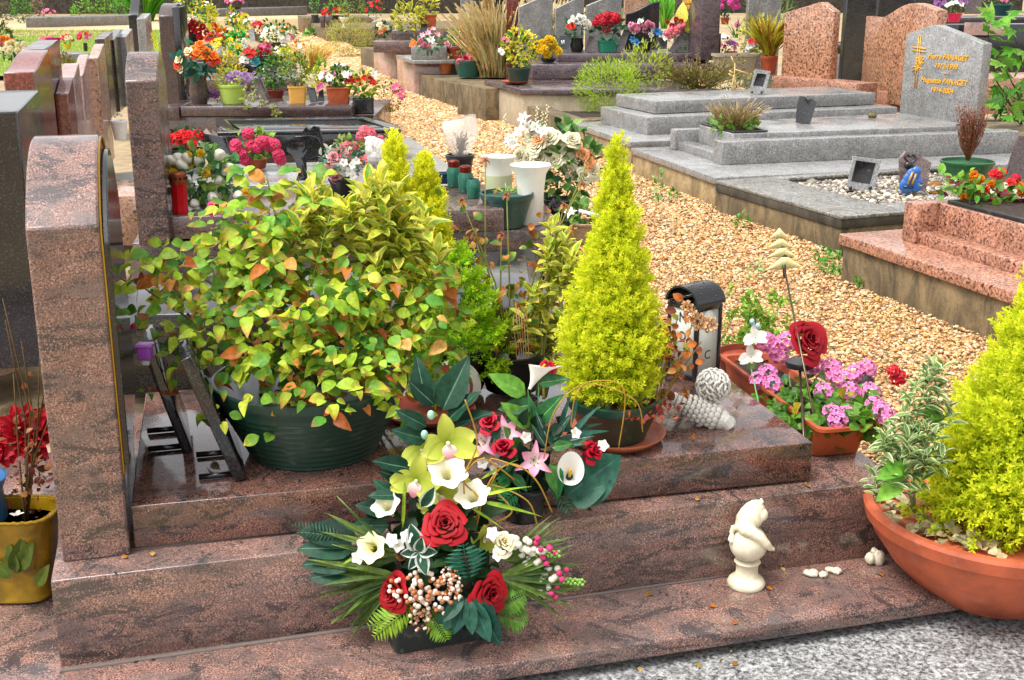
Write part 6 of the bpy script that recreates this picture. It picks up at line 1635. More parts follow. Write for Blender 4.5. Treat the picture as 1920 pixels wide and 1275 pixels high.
for off in (0, .5):
    mb = MB()
    mb.tube([Bj + Vector((1.25 * r_ * math.cos(q) * sq(q, z), .85 * r_ * math.sin(q) * sq(q, z), z)) for q, z, r_ in [(a, .006, .083) for a in np.linspace(0, 6.28, 60)]], .003, 5, hx('7a5c08'))
    if off == 0: mb.build('rope_base', MATTE, JD, True)
lv = []
for px0, py0, px1, py1 in ((30, 1075, 42, 1010), (32, 1075, 10, 1020), (34, 1070, 58, 1018), (20, 1085, -10, 1050), (70, 1100, 88, 1060)): lv.append((px0, py0, px1, py1, Bj.y - .092, Bj.y - .088))
leafset(JD, lv, LF_VEIN, [hx('4f5a10'), hx('3f5010')], [hx('7a701a')], MATTE, 'leaf_relief', (0, -1, .1))
MB().lathe([(.0001, hj - .03), (.095, hj - .03)], 24, Bj, (.01, .008, .006), 1.25, .85, fn=sq).build('soil', M_DIRT, JD)
dk = [aty(px, py, Bj.y + rnd.uniform(-.04, .04)) for px, py in ((5, 560), (40, 640), (75, 655), (25, 700), (60, 760), (90, 790), (10, 600), (100, 640))]
dd = empty('dead_plant', Bj + Vector((0, 0, hj - .03)), 'dead brown stems with shrivelled leaves growing from the yellow jardiniere', 'plant')
stems(dd, Bj + Vector((.04, 0, hj - .03)), dk, .0028, hx('5a4420'))
k = 110; P = [tuple(aty(60 + rnd.gauss(0, 28), 860 + rnd.gauss(0, 55), Bj.y + rnd.gauss(0, .03))) for _ in range(k)]
MB().inst(LF_TIP, frames(np.array(P), rs.normal(size=(k, 3)), rs.normal(size=(k, 3)), .022 * rs.uniform(.5, 1.2, k)), pick([hx('6a2a26'), hx('7a4426'), hx('4a2a1e'), hx('94603a')], k)).build('foliage', LEAF, dd, True)
pd = aty(45, 815, Bj.y + .14); e = empty('dahlia', pd - Vector((0, 0, .2)), 'large dark red cloth dahlia beyond the yellow jardiniere', 'flower')
for px, py, s in ((55, 815, 62), (5, 830, 50)): p = aty(px, py, Bj.y + .14); bloom(DAHL, 'dahlia', p, (.05, -.85, .4), s * mpp(p), e)
stems(e, pd - Vector((0, 0, .25)), [pd], .004, hx('3a5a2a'))
MB().tube([Bj + Vector((-.22, .06, .0)), Bj + Vector((-.17, .05, hj + .0)), aty(8, 880, Bj.y + .03), aty(34, 825, Bj.y + .04)], [.05, .045, .022, .012], 16, hx('2f5a8a'))
mb = MB().lathe([(.05, 0), (.062, .06), (.07, .14), (.064, .2), (.078, .235), (.072, .235), (.058, .2), (.0001, .12)], 32, (0, 0, 0), hx('2f5f8c')); c_ = aty(-30, 1010, Bj.y + .02)
mb.V = [v + np.array((c_.x, c_.y - .01, .2)) for v in mb.V]
base_mesh(mb, 'vase', PLASTIC, 'blue glazed vase with a curved rim at the left edge in the yellow jardiniere', 'vase', 40)
p = aty(32, 968, Bj.y - .02); mb = MB()
radial(mb, PT_O, 4, 20, .02, np.array(hx('d8d8cc')), np.array(hx('eeeee6'))); mb.V = [v + np.array(p) for v in mb.V]
base_mesh(mb, 'butterfly_pick', SILK, 'small white plastic butterfly lying on the soil of the yellow jardiniere', 'butterfly', True)

# ---- litter on the stones and the gravel
Pn, rot_ = [], []
for (o_, zz, u0, u1, v0, v1, n_) in ((pS + Vector((.15, .02, 0)), .453, 0, 1.5, 0, .3, 46), (pT + Vector((.1, .03, 0)), .338, 0, 1.9, 0, .11, 60), (pB + Vector((-.6, .02, 0)), .118, 0, 1.9, .02, .3, 90), (at(1100, 1270, .064), .0645, 0, 1.2, -.1, .2, 40)):
    for _ in range(n_): p = o_ + e1 * rnd.uniform(u0, u1) + w1 * rnd.uniform(v0, v1); Pn.append((p.x, p.y, zz))
m = len(Pn)
o = MB().inst(LF_TIP, frames(np.array(Pn), rs.normal(size=(m, 3)) * [1, 1, .12], [[0, 0, 1.]] + rs.normal(0, .25, (m, 3)), .008 * np.exp(rs.normal(0, .45, m))), pick([hx('6a4a24'), hx('8a6a34'), hx('3a2c1c'), hx('b0863c'), hx('5a3a22')], m, .3)).build('leaf_litter', LEAF); kind(o, 'stuff')
Pn = []
for _ in range(420):
    y = rnd.uniform(4.2, 16); a_, b_ = np.interp(y, ysL, xsL), np.interp(y, ysR, xsR); u_ = rnd.random(); u_ = u_ ** .4 if rnd.random() < .5 else u_
    Pn.append((a_ + (b_ - a_) * u_, y, GZ + .012))
m = len(Pn)
o = MB().inst(LF_TIP, frames(np.array(Pn), rs.normal(size=(m, 3)) * [1, 1, .15], [[0, -.2, 1.]] + rs.normal(0, .3, (m, 3)), .022 * np.exp(rs.normal(0, .4, m))), pick([hx('6a4a24'), hx('8a6a34'), hx('4a3420'), hx('9a5a24'), hx('5a5a2a')], m, .3)).build('leaf_litter', LEAF); kind(o, 'stuff')
# ================================================================== PLANTS AND POTS FURTHER BACK
GRN = [hx('3f6f22'), hx('5a8a2c'), hx('2f5a22'), hx('7aa03a')]
DGRN = [hx('1f4a30'), hx('2c5a3a'), hx('3a6a40')]
YGR = [hx('c9cf2a'), hx('a9b82a'), hx('e2dc3a'), hx('7f9a2a')]
def fplant(name, label, cat, px, py, z, pot=None, crown=None, blooms=(), group=None, seed=None):
    b = at(px, py, z); s = mpp(b); e = empty(name, b, label, cat, group)
    top = b.copy(); ph = 0
    if pot:
        kd, wp, hp, col = pot[:4]; ph = hp * s / .95; rt = wp * s / 2; c = b + Vector((0, rt * .8, 0))
        if kd == 'round': round_pot(e, c, rt, rt * (pot[4] if len(pot) > 4 else .72), ph, hx(col), pot[5] if len(pot) > 5 else PLASTIC, 0, ph * .12, 28)
        elif kd == 'box': box_pot(e, c, wp * s, wp * s * (pot[4] if len(pot) > 4 else .6), ph, hx(col), pot[5] if len(pot) > 5 else PLASTIC, .15, .84)
        elif kd == 'vase': MB().lathe([(rt * .7, 0), (rt * .75, ph * .03), (rt * 1.0, ph * .45), (rt * .8, ph * .85), (rt * .9, ph), (rt * .75, ph), (rt * .6, ph * .8), (.0001, ph * .7)], 28, c, hx(col)).build('vase', pot[5] if len(pot) > 5 else PLASTIC, e, 40)
        elif kd == 'urn': MB().lathe([(rt * .55, 0), (rt * .55, ph * .06), (rt * .2, ph * .15), (rt * .16, ph * .4), (rt * .4, ph * .55), (rt * .8, ph * .75), (rt, ph * .97), (rt, ph), (rt * .85, ph), (.0001, ph * .8)], 28, c, hx(col)).build('urn', MATTE, e, 40)
        elif kd == 'stone': box_pot(e, c, wp * s, wp * s * (pot[4] if len(pot) > 4 else .5), ph, (.3, .3, .3), pot[5], .12, .97)
        top = c + Vector((0, 0, ph))
    cw = ch_ = 0; cc = top
    if crown:
        kd, wp, hp, cols, n, lp = crown[:6]; cw = wp * s / 2; ch_ = hp * s / .95; ox = crown[6] * s if len(crown) > 6 else 0
        cc = top + Vector((ox, 0, ch_ * .5))
        if kd == 'broad': broad(e, cc, cw, cw * .8, ch_ * .55, n, lp * s, cols, None, LF_PLAIN if lp > 5 else LF_SMALL, clump=0)
        elif kd == 'edge': broad(e, cc, cw, cw * .8, ch_ * .55, n, lp * s, cols[:-1], [cols[-1]], LF_EDGE)
        elif kd == 'needle': broad(e, cc, cw, cw * .8, ch_ * .55, n, lp * s, cols, [tuple(np.minimum(1, np.array(cols[0]) * 1.4))], SPRAYS, mat=NEEDLE)
        elif kd == 'blade': blades(e, top - Vector((0, 0, ch_ * .03)), max(cw * (.8 if n > 450 else .5), .01), n, ch_ * 1.15, [tuple(np.minimum(1, np.array(c_) * 1.35)) for c_ in cols], [cols[0]], cw / max(ch_, .01) * (.3 if n > 450 else .9), LF_THIN if n > 450 else None)
        elif kd == 'conifer': conifer(e, top, cw, ch_, n, lp * s, np.array(cols[1]), np.array(cols[0]), tpl=SPRAYS)
        elif kd == 'twig':
            P = [top + Vector((rnd.uniform(-1, 1) * cw, rnd.uniform(-.6, .6) * cw, ch_ * rnd.uniform(.5, 1.05))) for _ in range(n)]
            stems(e, top, P, lp * s * .15, cols[0])
            m = n * 6; q_ = rs.randint(0, n, m); f = rs.uniform(.3, 1.02, m)[:, None]; PP = np.array([tuple(p) for p in P])[q_] * f + np.array(top) * (1 - f)
            MB().inst(LF_SMALL, frames(PP, rs.normal(size=(m, 3)) + [0, 0, .5], rs.normal(size=(m, 3)), lp * s), pick(cols, m)).build('foliage', LEAF, e)
    for bl_ in blooms:
        me, n, sp = bl_[:3]; nm = bl_[3] if len(bl_) > 3 else 'flower'
        if isinstance(n, int):
            for k in range(n):
                zz = rnd.uniform(-.15, 1); a = rnd.uniform(PI * .95, PI * 2.05); r = math.sqrt(max(0, 1 - zz * zz))
                d = Vector((r * math.cos(a), r * math.sin(a) * .8, zz))
                p = cc + Vector((d.x * cw, d.y * cw, d.z * ch_ * .58)) * rnd.uniform(.82, 1.05); bloom(me, nm, p, d + Vector((0, -.35, .25)), sp * s * rnd.uniform(.8, 1.15), e)
        else:
            for (qx, qy) in n:
                p = aty(qx, qy, cc.y - cw * rnd.uniform(.35, .75)); d = Vector(((p.x - cc.x) / max(cw, .02) * .6, -.8, .3 + (p.z - cc.z) / max(ch_, .02) * .6)); bloom(me, nm, p, d, sp * s * rnd.uniform(.85, 1.12), e)
    return e
FP = fplant
# ---------- on the brown pink tomb (left, second)
zt2 = .47
v = at(335, 402, zt2); e = empty('votive_candle', v + Vector((0, .035, 0)), 'red plastic votive candle with a copper lid, beside the white tulips', 'candle'); s = mpp(v); c = v + Vector((0, .04, 0))
MB().lathe([(15 * s, 0), (16 * s, 3 * s), (15 * s, 8 * s), (15 * s, 50 * s), (17 * s, 55 * s), (13 * s, 58 * s), (.0001, 58 * s)], 8, c, hx('d0101c')).build('jar', attr_mat('red_plastic', .25, .25, .5, .1, 20), e, 30)
MB().lathe([(16 * s, 55 * s), (16.5 * s, 60 * s), (15.5 * s, 74 * s), (12 * s, 77 * s), (.0001, 77 * s)], 20, c, hx('9a4a2a')).build('lid', METAL, e, 40)
mb = MB()
for k in range(7): a = PI + k * PI / 6; mb.ball(c + Vector((16 * s * math.cos(a), 16 * s * math.sin(a), 67 * s)), 2.6 * s, (.01, .005, .004), None, 5)
mb.build('air_holes', MATTE, e)
e = FP('bouquet', 'bouquet of cream silk tulips and small yellow flowers with grey green leaves', 'bouquet', 388, 384, zt2, None, ('broad', 120, 105, [hx('7fa84a'), hx('4f8a4a'), hx('6a9a6a'), hx('a5c45a')], 210, 24),
   [(TULIP, [(350, 296), (425, 320), (335, 297), (341, 310), (372, 302), (412, 290), (430, 314), (410, 338), (447, 366), (398, 370), (364, 382), (352, 344), (322, 300)], 22, 'tulip'), (POM_YEL, [(353, 291), (357, 308), (386, 325), (390, 318), (462, 360), (325, 325), (376, 288), (328, 312)], 9, 'yellow_flower')])
FP('cyclamen', 'dark pot of scarlet cyclamen left of the cellophane wrapper', 'flower', 345, 318, zt2, ('round', 66, 34, '14201c'), ('broad', 78, 30, DGRN, 70, 16), [(CYC_RED, 26, 11)])
FP('geranium', 'hot pink geranium in a small terracotta pot in front of the black tomb', 'flower', 478, 318, zt2 - .02, ('round', 42, 18, 'b05a34', .8, TERRA), ('broad', 80, 48, [hx('6a9a2c'), hx('8fb03a'), hx('4f7f22')], 90, 15), [(GER_HOT, [(465, 250), (442, 272), (452, 287), (440, 282), (491, 266), (502, 270), (515, 272), (526, 300), (522, 290), (460, 300), (482, 277), (470, 272), (432, 290)], 12)])
FP('geranium', 'coral pink geranium between the tree shaped plaque and the scaled bird figure', 'flower', 660, 312, zt2 - .02, ('round', 40, 14, 'a8583a', .8, TERRA), ('broad', 66, 36, [hx('7a9a3c'), hx('98a84a'), hx('5a7f2c')], 80, 12), [(GER_CORAL, [(635, 278), (650, 274), (664, 276), (640, 288), (690, 298), (676, 256), (694, 250), (712, 262), (695, 262), (684, 246), (650, 290), (672, 302), (716, 268)], 10)])
FP('bouquet', 'dark pot of dusty pink silk roses and grey foliage', 'bouquet', 640, 372, zt2, ('round', 50, 34, '101618'), ('broad', 88, 56, [hx('6a8f7a'), hx('3f6a4a'), hx('b9c49a'), hx('e2e0c8')], 150, 13), [(DUSTY_ROSE, [(626, 297), (623, 322), (630, 333), (612, 318)], 12, 'rose'), (SM_WHITE, [(645, 305), (660, 310), (668, 302), (655, 322), (640, 320), (662, 330)], 9)])
# cellophane
mb = MB(); cl0 = at(388, 300, zt2)
n = 9
V = []
for i in range(n):
    for j in range(n): V.append((cl0.x + (i / 8 - .5) * .17 + rnd.uniform(-.01, .01), cl0.y + .04 * math.sin(i * 1.3 + j) + .02 * rnd.random(), zt2 + .19 * (j / 8) + .02 * math.sin(i * 2)))
mb.add(V, [(i * n + j, (i + 1) * n + j, (i + 1) * n + j + 1, i * n + j + 1) for i in range(n - 1) for j in range(n - 1)], hx('e8e0d4'))
cel, ct, cb = nt('cellophane'); cb.inputs['Base Color'].default_value = (.9, .85, .78, 1); cb.inputs['Roughness'].default_value = .1; cb.inputs['Alpha'].default_value = .45
base_mesh(mb, 'cellophane', cel, 'crumpled clear cellophane wrapper beside the scarlet cyclamen', 'wrapper', None)
# black leaning plaque, tree shaped plaque, rock plaque
def flat_plaque(name, label, outline, y, th, mat, lean=.25, cat='plaque', base_z=None, bev=.002):
    """outline in photo points on the plane y, leaning back"""
    pts = [aty(px, py, y) for px, py in outline]; z0 = min(p.z for p in pts)
    V = []
    for o_ in (0, th):
        for p in pts: V.append((p.x, p.y + (p.z - z0) * lean + o_, p.z))
    n = len(pts); c = sum(pts, Vector()) / n; e = empty(name, (c.x, y, z0), label, cat)
    MB().add(V, [tuple(range(n)), tuple(range(2 * n - 1, n - 1, -1))] + [(i, (i + 1) % n, n + (i + 1) % n, n + i) for i in range(n)]).build('plate', mat, e, None, bev)
    return e, z0, pts
yT = at(560, 335, zt2).y
tree = [(556, 338), (575, 338), (572, 300), (590, 296), (600, 272), (594, 260), (580, 256), (566, 257), (552, 258), (542, 264), (536, 272), (538, 284), (548, 292), (556, 310), (560, 325)]
e, z0, _ = flat_plaque('memorial_plaque', 'black tree shaped stone plaque seen from behind', tree, yT, .02, G_BLACK, .1)
e, z0, _ = flat_plaque('memorial_plaque', 'dark grey rock plaque with a broken twin peak top', [(562, 300), (612, 300), (606, 270), (596, 240), (586, 238), (580, 246), (572, 240), (564, 252)], yT + .25, .03, G_DARK, .15)
e, z0, _ = flat_plaque('memorial_plaque', 'plain black plaque leaning sideways behind the cream tulips', [(376, 254), (418, 262), (445, 330), (400, 335)], at(410, 340, zt2).y + .1, .02, G_BLACK, .3)
# scaled bird figure
bf = at(722, 345, zt2); s = mpp(bf); e = empty('bird_figurine', bf + Vector((0, 20 * s, 0)), 'grey white bird figurine with scale like feathers and thin wire legs', 'figurine'); mb = MB()
bc = aty(722, 305, bf.y + 20 * s)
for f, r in ((-1, 8), (-.6, 15), (-.1, 22), (.4, 26), (.9, 25), (1.3, 20)): mb.ball(bc + Vector((-14 * s + f * 14 * s, 0, 22 * s - f * 20 * s)), r * s, (.75, .75, .75), None, 10)
mb.tube([bc + Vector((-28 * s, 0, 42 * s)), bc + Vector((-38 * s, -4 * s, 48 * s))], [6 * s, 1 * s], 8)
for i in range(7):
    for j in range(6):
        a = -PI * .95 + j * .35 + (i % 2) * .17; f = -.7 + i * .3; c = bc + Vector((-14 * s + f * 14 * s, 0, 22 * s - f * 20 * s)); r = (19 + 5 * math.sin((f + .8) * 1.5)) * s
        d = Vector((.35, math.sin(a), math.cos(a) * .9 + .35)).normalized(); mb.ball(c + d * r, (6 * s, 6 * s, 2.2 * s), (.75, .75, .75), facing((0, 0, 0), d, 1).to_3x3(), 6)
organic(mb, 'body', e, .004, 2)
mb = MB()
for dx in (0, 9): mb.tube([aty(704 + dx, 310, bf.y), aty(690 + dx, 318 , bf.y), aty(686 + dx, 322, bf.y)], .002, 5, hx('4a3a2a'))
mb.build('legs', STEM, e)
# green jar candles
def jar_candle(px, py, label, lid=True, tilt=None, hpx=50, wpx=26):
    b = at(px, py, zt2); s = mpp(b); e = empty('jar_candle', b + Vector((0, .02, 0)), label, 'candle'); r = wpx * s / 2
    M = Matrix.Identity(3) if tilt is None else Matrix.Rotation(tilt, 3, 'Y'); hh = hpx * s
    mb = MB().lathe([(r * .85, 0), (r * .92, hh * .03), (r, hh * .3), (r * 1.05, hh * .62), (r * .8, hh * .74), (r * .78, hh * .78), (r * .7, hh * .78), (r * .72, hh * .7), (r * .9, hh * .55), (.0001, hh * .5)], 24, (0, 0, 0), hx('1f6a4c'))
    mb.V = [v @ np.array(M).T for v in mb.V]; mb.build('jar', GJ, e, 40, world=False)
    if lid:
        mb = MB().lathe([(r * .8, hh * .74), (r * .84, hh * .78), (r * .82, hh * .95), (r * .6, hh), (.0001, hh)], 20, (0, 0, 0), hx('7a2a1c')); mb.V = [v @ np.array(M).T for v in mb.V]; mb.build('lid', METAL, e, 40, world=False)
    return e
GJ, _t, gb_ = nt('green_glass'); gb_.inputs['Base Color'].default_value = (.03, .2, .13, 1); gb_.inputs['Roughness'].default_value = .15; gb_.inputs['Transmission Weight'].default_value = .45
jar_candle(851, 351, 'green glass jar candle with red lid, left of two on the tomb'); jar_candle(873, 361, 'green glass jar candle with red lid, right of two on the tomb', True, None, 50, 28); jar_candle(888, 372, 'open empty green glass tumbler in front of the jar candles', False, None, 46, 26)
e = jar_candle(1062, 492, 'dark green bottle candle lying on its side near the tall conifer', True, 1.35, 34, 26)
e.location = at(1062, 482, .42)
mb = MB(); pz = at(825, 346, zt2); 
q = [at(808, 345, zt2), at(842, 347, zt2), at(842, 338, zt2), at(812, 336, zt2)]
e = empty('planter_tray', pz, 'small empty dark blue plastic tray on the brown pink tomb', 'tray')
box_pot(e, pz + Vector((0, .05, 0)), 36 * mpp(pz), 26 * mpp(pz), 20 * mpp(pz), hx('1c3a54'), PLASTIC, .1, .8, 'tray', False)
wp_ = FP('wrapped_plant', 'dark grey pot with a withered plant in a clear plastic wrapper', 'plant', 862, 345, zt2, ('round', 52, 50, '2e2e30', .68), ('twig', 30, 40, [hx('5a4024'), hx('8a6a3c')], 26, 7))
b = wp_.location; s = mpp(b)
mb = MB(); tz = zt2 + 50 * s; cz = Vector((b.x, b.y + .1, 0)); n = 20; V = []
for k in range(7):
    f = k / 6; r = (14 + 18 * math.sin(f * 2.2)) * s
    for j in range(n): a = 2 * PI * j / n; rr = r * (1 + .12 * math.sin(a * 5 + f * 3)); V.append((cz.x + rr * math.cos(a), cz.y + rr * math.sin(a), tz + f * 70 * s + (.02 * math.cos(a) if k == 6 else 0)))
mb.add(V, [(k * n + j, k * n + (j + 1) % n, (k + 1) * n + (j + 1) % n, (k + 1) * n + j) for k in range(6) for j in range(n)], (.8, .8, .8)); mb.build('wrapper', cel, wp_, True)
# white vases and cream rose bouquet
b = at(995, 425, .34); s = mpp(b); e = empty('vase', b + Vector((0, 30 * s, 0)), 'white translucent plastic vase with a flared mouth, in front of the cream roses', 'vase')
MB().lathe([(22 * s, 0), (24 * s, 2 * s), (25 * s, 60 * s), (29 * s, 95 * s), (39 * s, 112 * s), (38 * s, 113 * s), (27 * s, 95 * s), (23 * s, 60 * s), (.0001, 20 * s)], 40, b + Vector((0, 30 * s, 0)), hx('f2f2ea')).build('body', WHITEPL, e, 50)
b = at(934, 385, .40); s = mpp(b); e = empty('vase', b + Vector((0, 30 * s, 0)), 'white conical plastic vase half filled with greenish water', 'vase')
MB().lathe([(24 * s, 0), (26 * s, 60 * s), (31 * s, 86 * s), (33 * s, 88 * s), (30 * s, 87 * s), (24 * s, 60 * s), (.0001, 15 * s)], 40, b + Vector((0, 30 * s, 0)), hx('eeeee4')).build('body', WHITEPL, e, 50)
MB().lathe([(24.8 * s, 4 * s), (26.4 * s, 54 * s)], 40, b + Vector((0, 30 * s, 0)), hx('d2d8b0')).build('water_line', WHITEPL, e, 50)
FP('planter', 'dark green bowl with thin grass beside the white vases', 'planter', 950, 432, .34, ('round', 100, 62, '1f4a44', .62), ('blade', 60, 16, [hx('8fae4a'), hx('a9c05a')], 50, 6))
e = FP('bouquet', 'large bouquet of cream sage silk roses with peach roses on its right', 'bouquet', 1055, 440, .115, ('round', 70, 60, '16241e'), ('broad', 130, 130, [hx('4f7f3a'), hx('6a9a4a'), hx('2f5a2c'), hx('8fae5a')], 240, 24),
   [(SAGE_ROSE, [(1040, 300), (1013, 296), (1005, 272), (1047, 268), (1022, 280), (1065, 285), (990, 300), (1082, 300), (1072, 262), (975, 292), (1000, 250), (1030, 258), (1070, 318), (1096, 330), (1018, 262), (1056, 300), (1108, 322)], 20, 'rose'), (PEACH_ROSE, [(1080, 276), (1094, 290), (1008, 262), (1105, 305)], 15, 'rose'), (LILY_W, [(975, 248), (990, 240), (968, 270), (1005, 240), (1020, 248), (985, 225), (958, 262)], 16, 'lily')])
sp2 = proto('white_sprig', lambda mb: [mb.ball((.16 * math.cos(k * 2.4), .16 * math.sin(k * 2.4), k * .22 - 1.4), .13, hx('efe8c4'), None, 4) for k in range(14)], PETAL)
for px, py in ((1006, 222), (1025, 218), (1015, 232), (945, 235)): p = aty(px, py, e.location.y + .1); bloom(sp2, 'sprig', p, (.1, 0, 1), 14 * mpp(p), e)
FP('low_plant', 'dark purple leafed plant below the cream roses', 'plant', 1040, 425, .2, None, ('broad', 60, 40, [hx('3a2a3a'), hx('2c4a2c'), hx('4f3a4a')], 60, 14))
mb = MB().box(aty(1110, 401, 6.3), (.14, .05, .012), Matrix.Rotation(.25, 3, 'Y'), hx('e4e4e0')); base_mesh(mb, 'name_plate', PLASTIC, 'white plastic plate leaning at the gravel edge behind the tall conifer', 'plate', None, .002)
FP('hosta', 'low green rosette plant in a clay pot behind the tall conifer', 'plant', 1100, 455, .15, ('round', 60, 34, 'b09878', .7, MATTE), ('broad', 76, 30, GRN, 60, 22))
FP('silk_flower', 'white fallen silk flower lying near the slim variegated shrub', 'flower', 1068, 430, .34, None, ('broad', 16, 14, GRN, 6, 10), [(LILY_W, [(1068, 402)], 16)])
FP('red_pot', 'dark red pot half hidden behind the rose bush stems', 'pot', 345, 535, .34, ('round', 36, 26, '6a1c24'), None)
FP('carnation', 'single magenta silk flower on the dark tomb near the tall conifer', 'flower', 1075, 530, .42, None, ('broad', 14, 14, DGRN, 6, 8), [(POM_RED, [(1072, 500), (1062, 518)], 10)])

# ---------- brown tomb with pots
zk = .5
FP('rose_vase', 'brown granite vase of orange, scarlet and cream roses with dark leaves', 'flower', 371, 196, zk, ('vase', 38, 50, '6a4a44', 1, G_BROWN), ('broad', 70, 44, [hx('1f5a4a'), hx('2c6a54'), hx('3a7a5a')], 70, 22), [(ORANGE_ROSE, [(375, 82), (362, 92), (388, 96), (400, 104), (382, 104), (370, 100), (378, 90), (355, 100)], 9, 'rose'), (RED2_ROSE, [(355, 98), (395, 116), (405, 112), (345, 104), (332, 120), (365, 104), (398, 110)], 9, 'rose'), (PALE_ROSE, [(368, 108), (335, 112), (338, 128), (352, 96)], 9, 'rose')])
FP('planter', 'lime green oval planter of lilac petunias and trailing variegated ivy', 'planter', 433, 196, zk, ('round', 52, 34, 'b2cc5a', .74), ('broad', 60, 24, [hx('b9c84a'), hx('8fae3a'), hx('d8d87a')], 120, 8), [(DBL_LILAC, [(433, 140), (442, 138), (460, 142), (464, 148), (428, 146), (455, 158), (447, 140), (437, 146)], 8)])
e = FP('ivy', 'trail of cream edged ivy hanging over the front of the brown tomb', 'ivy', 470, 196, zk, None, None)
P = []
for pts in ([(455, 165), (458, 185), (462, 205)], [(478, 165), (490, 190), (510, 200), (525, 212)], [(470, 160), (474, 180), (470, 200)]):
    for i in range(len(pts) - 1):
        for k in range(10): f = k / 10; P.append(tuple(aty(pts[i][0] * (1 - f) + pts[i + 1][0] * f + rnd.gauss(0, 3), pts[i][1] * (1 - f) + pts[i + 1][1] * f + rnd.gauss(0, 3), at(470, 201, zk).y - .03)))
m = len(P); MB().inst(LF_EDGE, frames(np.array(P), rs.normal(size=(m, 3)) + [0, 0, -.8], rs.normal(size=(m, 3)) * .4 + [0, -1, .3], .045), pick([hx('8fa83a'), hx('6a8a2c')], m), pick([hx('e8e29a')], m)).build('foliage', LEAF, e, True)
FP('shrub', 'golden leafed shrub behind the lime green planter', 'shrub', 430, 180, zk, None, ('broad', 66, 66, [hx('e0c020'), hx('c9b02a'), hx('a8a02a'), hx('f0d83a')], 240, 8))
FP('pansies', 'dark purple pansies at the foot of the brown granite vase', 'flower', 402, 192, zk, None, ('broad', 26, 18, GRN, 20, 6), [(SM_PURPLE, 8, 6)])
FP('rose_pot', 'terracotta pot with a bushy green rose in the middle of the brown tomb', 'plant', 515, 184, zk, ('round', 32, 14, '8a3a28', .8, TERRA), ('broad', 50, 58, GRN, 200, 9))
FP('heather', 'ochre plastic pot of bronze and green heather on the brown tomb', 'plant', 556, 194, zk, ('box', 34, 30, 'e0a850', .9), ('broad', 48, 54, [hx('5a8a2c'), hx('3f6f22'), hx('a0702a'), hx('7aa03a')], 220, 7))
FP('cyclamen', 'terracotta pot of white and red cyclamen, centre right of the brown tomb', 'flower', 633, 194, zk, ('box', 46, 28, 'b8582e', .9, TERRA), ('broad', 52, 34, GRN, 130, 10), [(SM_WHITE, [(618, 146), (603, 142), (648, 140), (655, 142)], 8), (SM_RED, [(652, 150), (660, 148), (668, 152)], 8), (SM_PINK, [(604, 160), (598, 164), (606, 140)], 7)])
FP('lilies', 'dark grey cube pot of crimson and white lilies with yellow leaves', 'flower', 680, 212, .41, ('stone', 40, 24, '555555', 1, G_DARK), ('broad', 60, 46, [hx('7fb03a'), hx('d8d04a'), hx('5a8a2c')], 140, 12), [(LILY_W, [(700, 140), (652, 142)], 10), (SM_RED, [(672, 150), (693, 150), (685, 146), (698, 154), (675, 156)], 8)])
FP('heather', 'wiry heather with pink flowers at the gravel corner of the brown tomb', 'plant', 735, 208, .2, None, ('broad', 54, 50, [hx('6a7a2c'), hx('8f7a3a'), hx('4f6a22'), hx('7a5a34')], 320, 5), [(SM_PINK, [(738, 165), (742, 172), (750, 178), (754, 170), (752, 184), (744, 160)], 6)])
FP('dry_grass', 'small rusty grass tuft in a pink pot at the foot of the brown tomb', 'plant', 716, 224, .2, ('round', 14, 8, 'd83a7a'), ('blade', 38, 22, [hx('a8743a'), hx('8a8a3a'), hx('c09a5a')], 160, 4))
e, z0, _ = flat_plaque('memorial_plaque', 'dark brown book plaque leaning on the brown tomb', [(472, 158), (486, 150), (501, 188), (490, 192)], at(488, 194, zk).y, .12, G_BROWN, .2)
e, z0, _ = flat_plaque('memorial_plaque', 'thin dark plaque standing right of the ochre pot', [(574, 164), (588, 166), (594, 192), (582, 192)], at(584, 194, zk).y, .05, G_DARK, .2)
e, z0, _ = flat_plaque('memorial_plaque', 'black carved ornament left of the terracotta cyclamen pot', [(598, 172), (604, 168), (607, 190), (596, 190)], at(600, 192, zk).y, .04, G_BLACK, .1)
# ---------- crowd of flowers beyond the brown tomb
zq = .5
FP('shrub', 'golden variegated shrub at the top left behind the black back panel', 'shrub', 360, 60, .4, None, ('broad', 70, 95, [hx('d8d02a'), hx('b8c02a'), hx('e8e04a')], 260, 8))
for px, py, w_, h_, lab in ((385, 62, 28, 66, 'taller yellow conifer spire of the group behind the red roses'), (400, 60, 22, 52, 'shorter yellow conifer spire right next to the taller one'), (436, 52, 22, 40, 'small yellow conifer in the middle of the far flower beds'), (457, 66, 18, 42, 'small pointed yellow conifer right of the far flower beds')):
    FP('conifer', lab, 'conifer', px, py, .4, None, ('conifer', w_, h_, [hx('e8e020'), hx('a0a81a')], 260, 9))
FP('rose_pot', 'black pot of crimson roses, left of the far beds', 'flower', 358, 88, .62, ('round', 36, 22, '121414'), ('broad', 66, 56, GRN, 140, 9), [(POM_RED, [(352, 45), (345, 54), (358, 58), (350, 62), (366, 44), (372, 60), (362, 50), (380, 50), (388, 62), (342, 52), (356, 40), (375, 70), (395, 72)], 7, 'rose'), (WHITE_ROSE, [(345, 28), (352, 38), (367, 36)], 6, 'rose'), (RED2_ROSE, [(347, 38), (402, 48)], 7, 'rose')])
FP('mums', 'bronze and dark red flower mound behind the orange roses', 'flower', 405, 98, .55, None, ('broad', 40, 34, [hx('4a5a2a'), hx('6a3a2a'), hx('2f4a22')], 120, 6), [(SM_RED, 10, 5), (SM_ORANGE, 4, 5)])
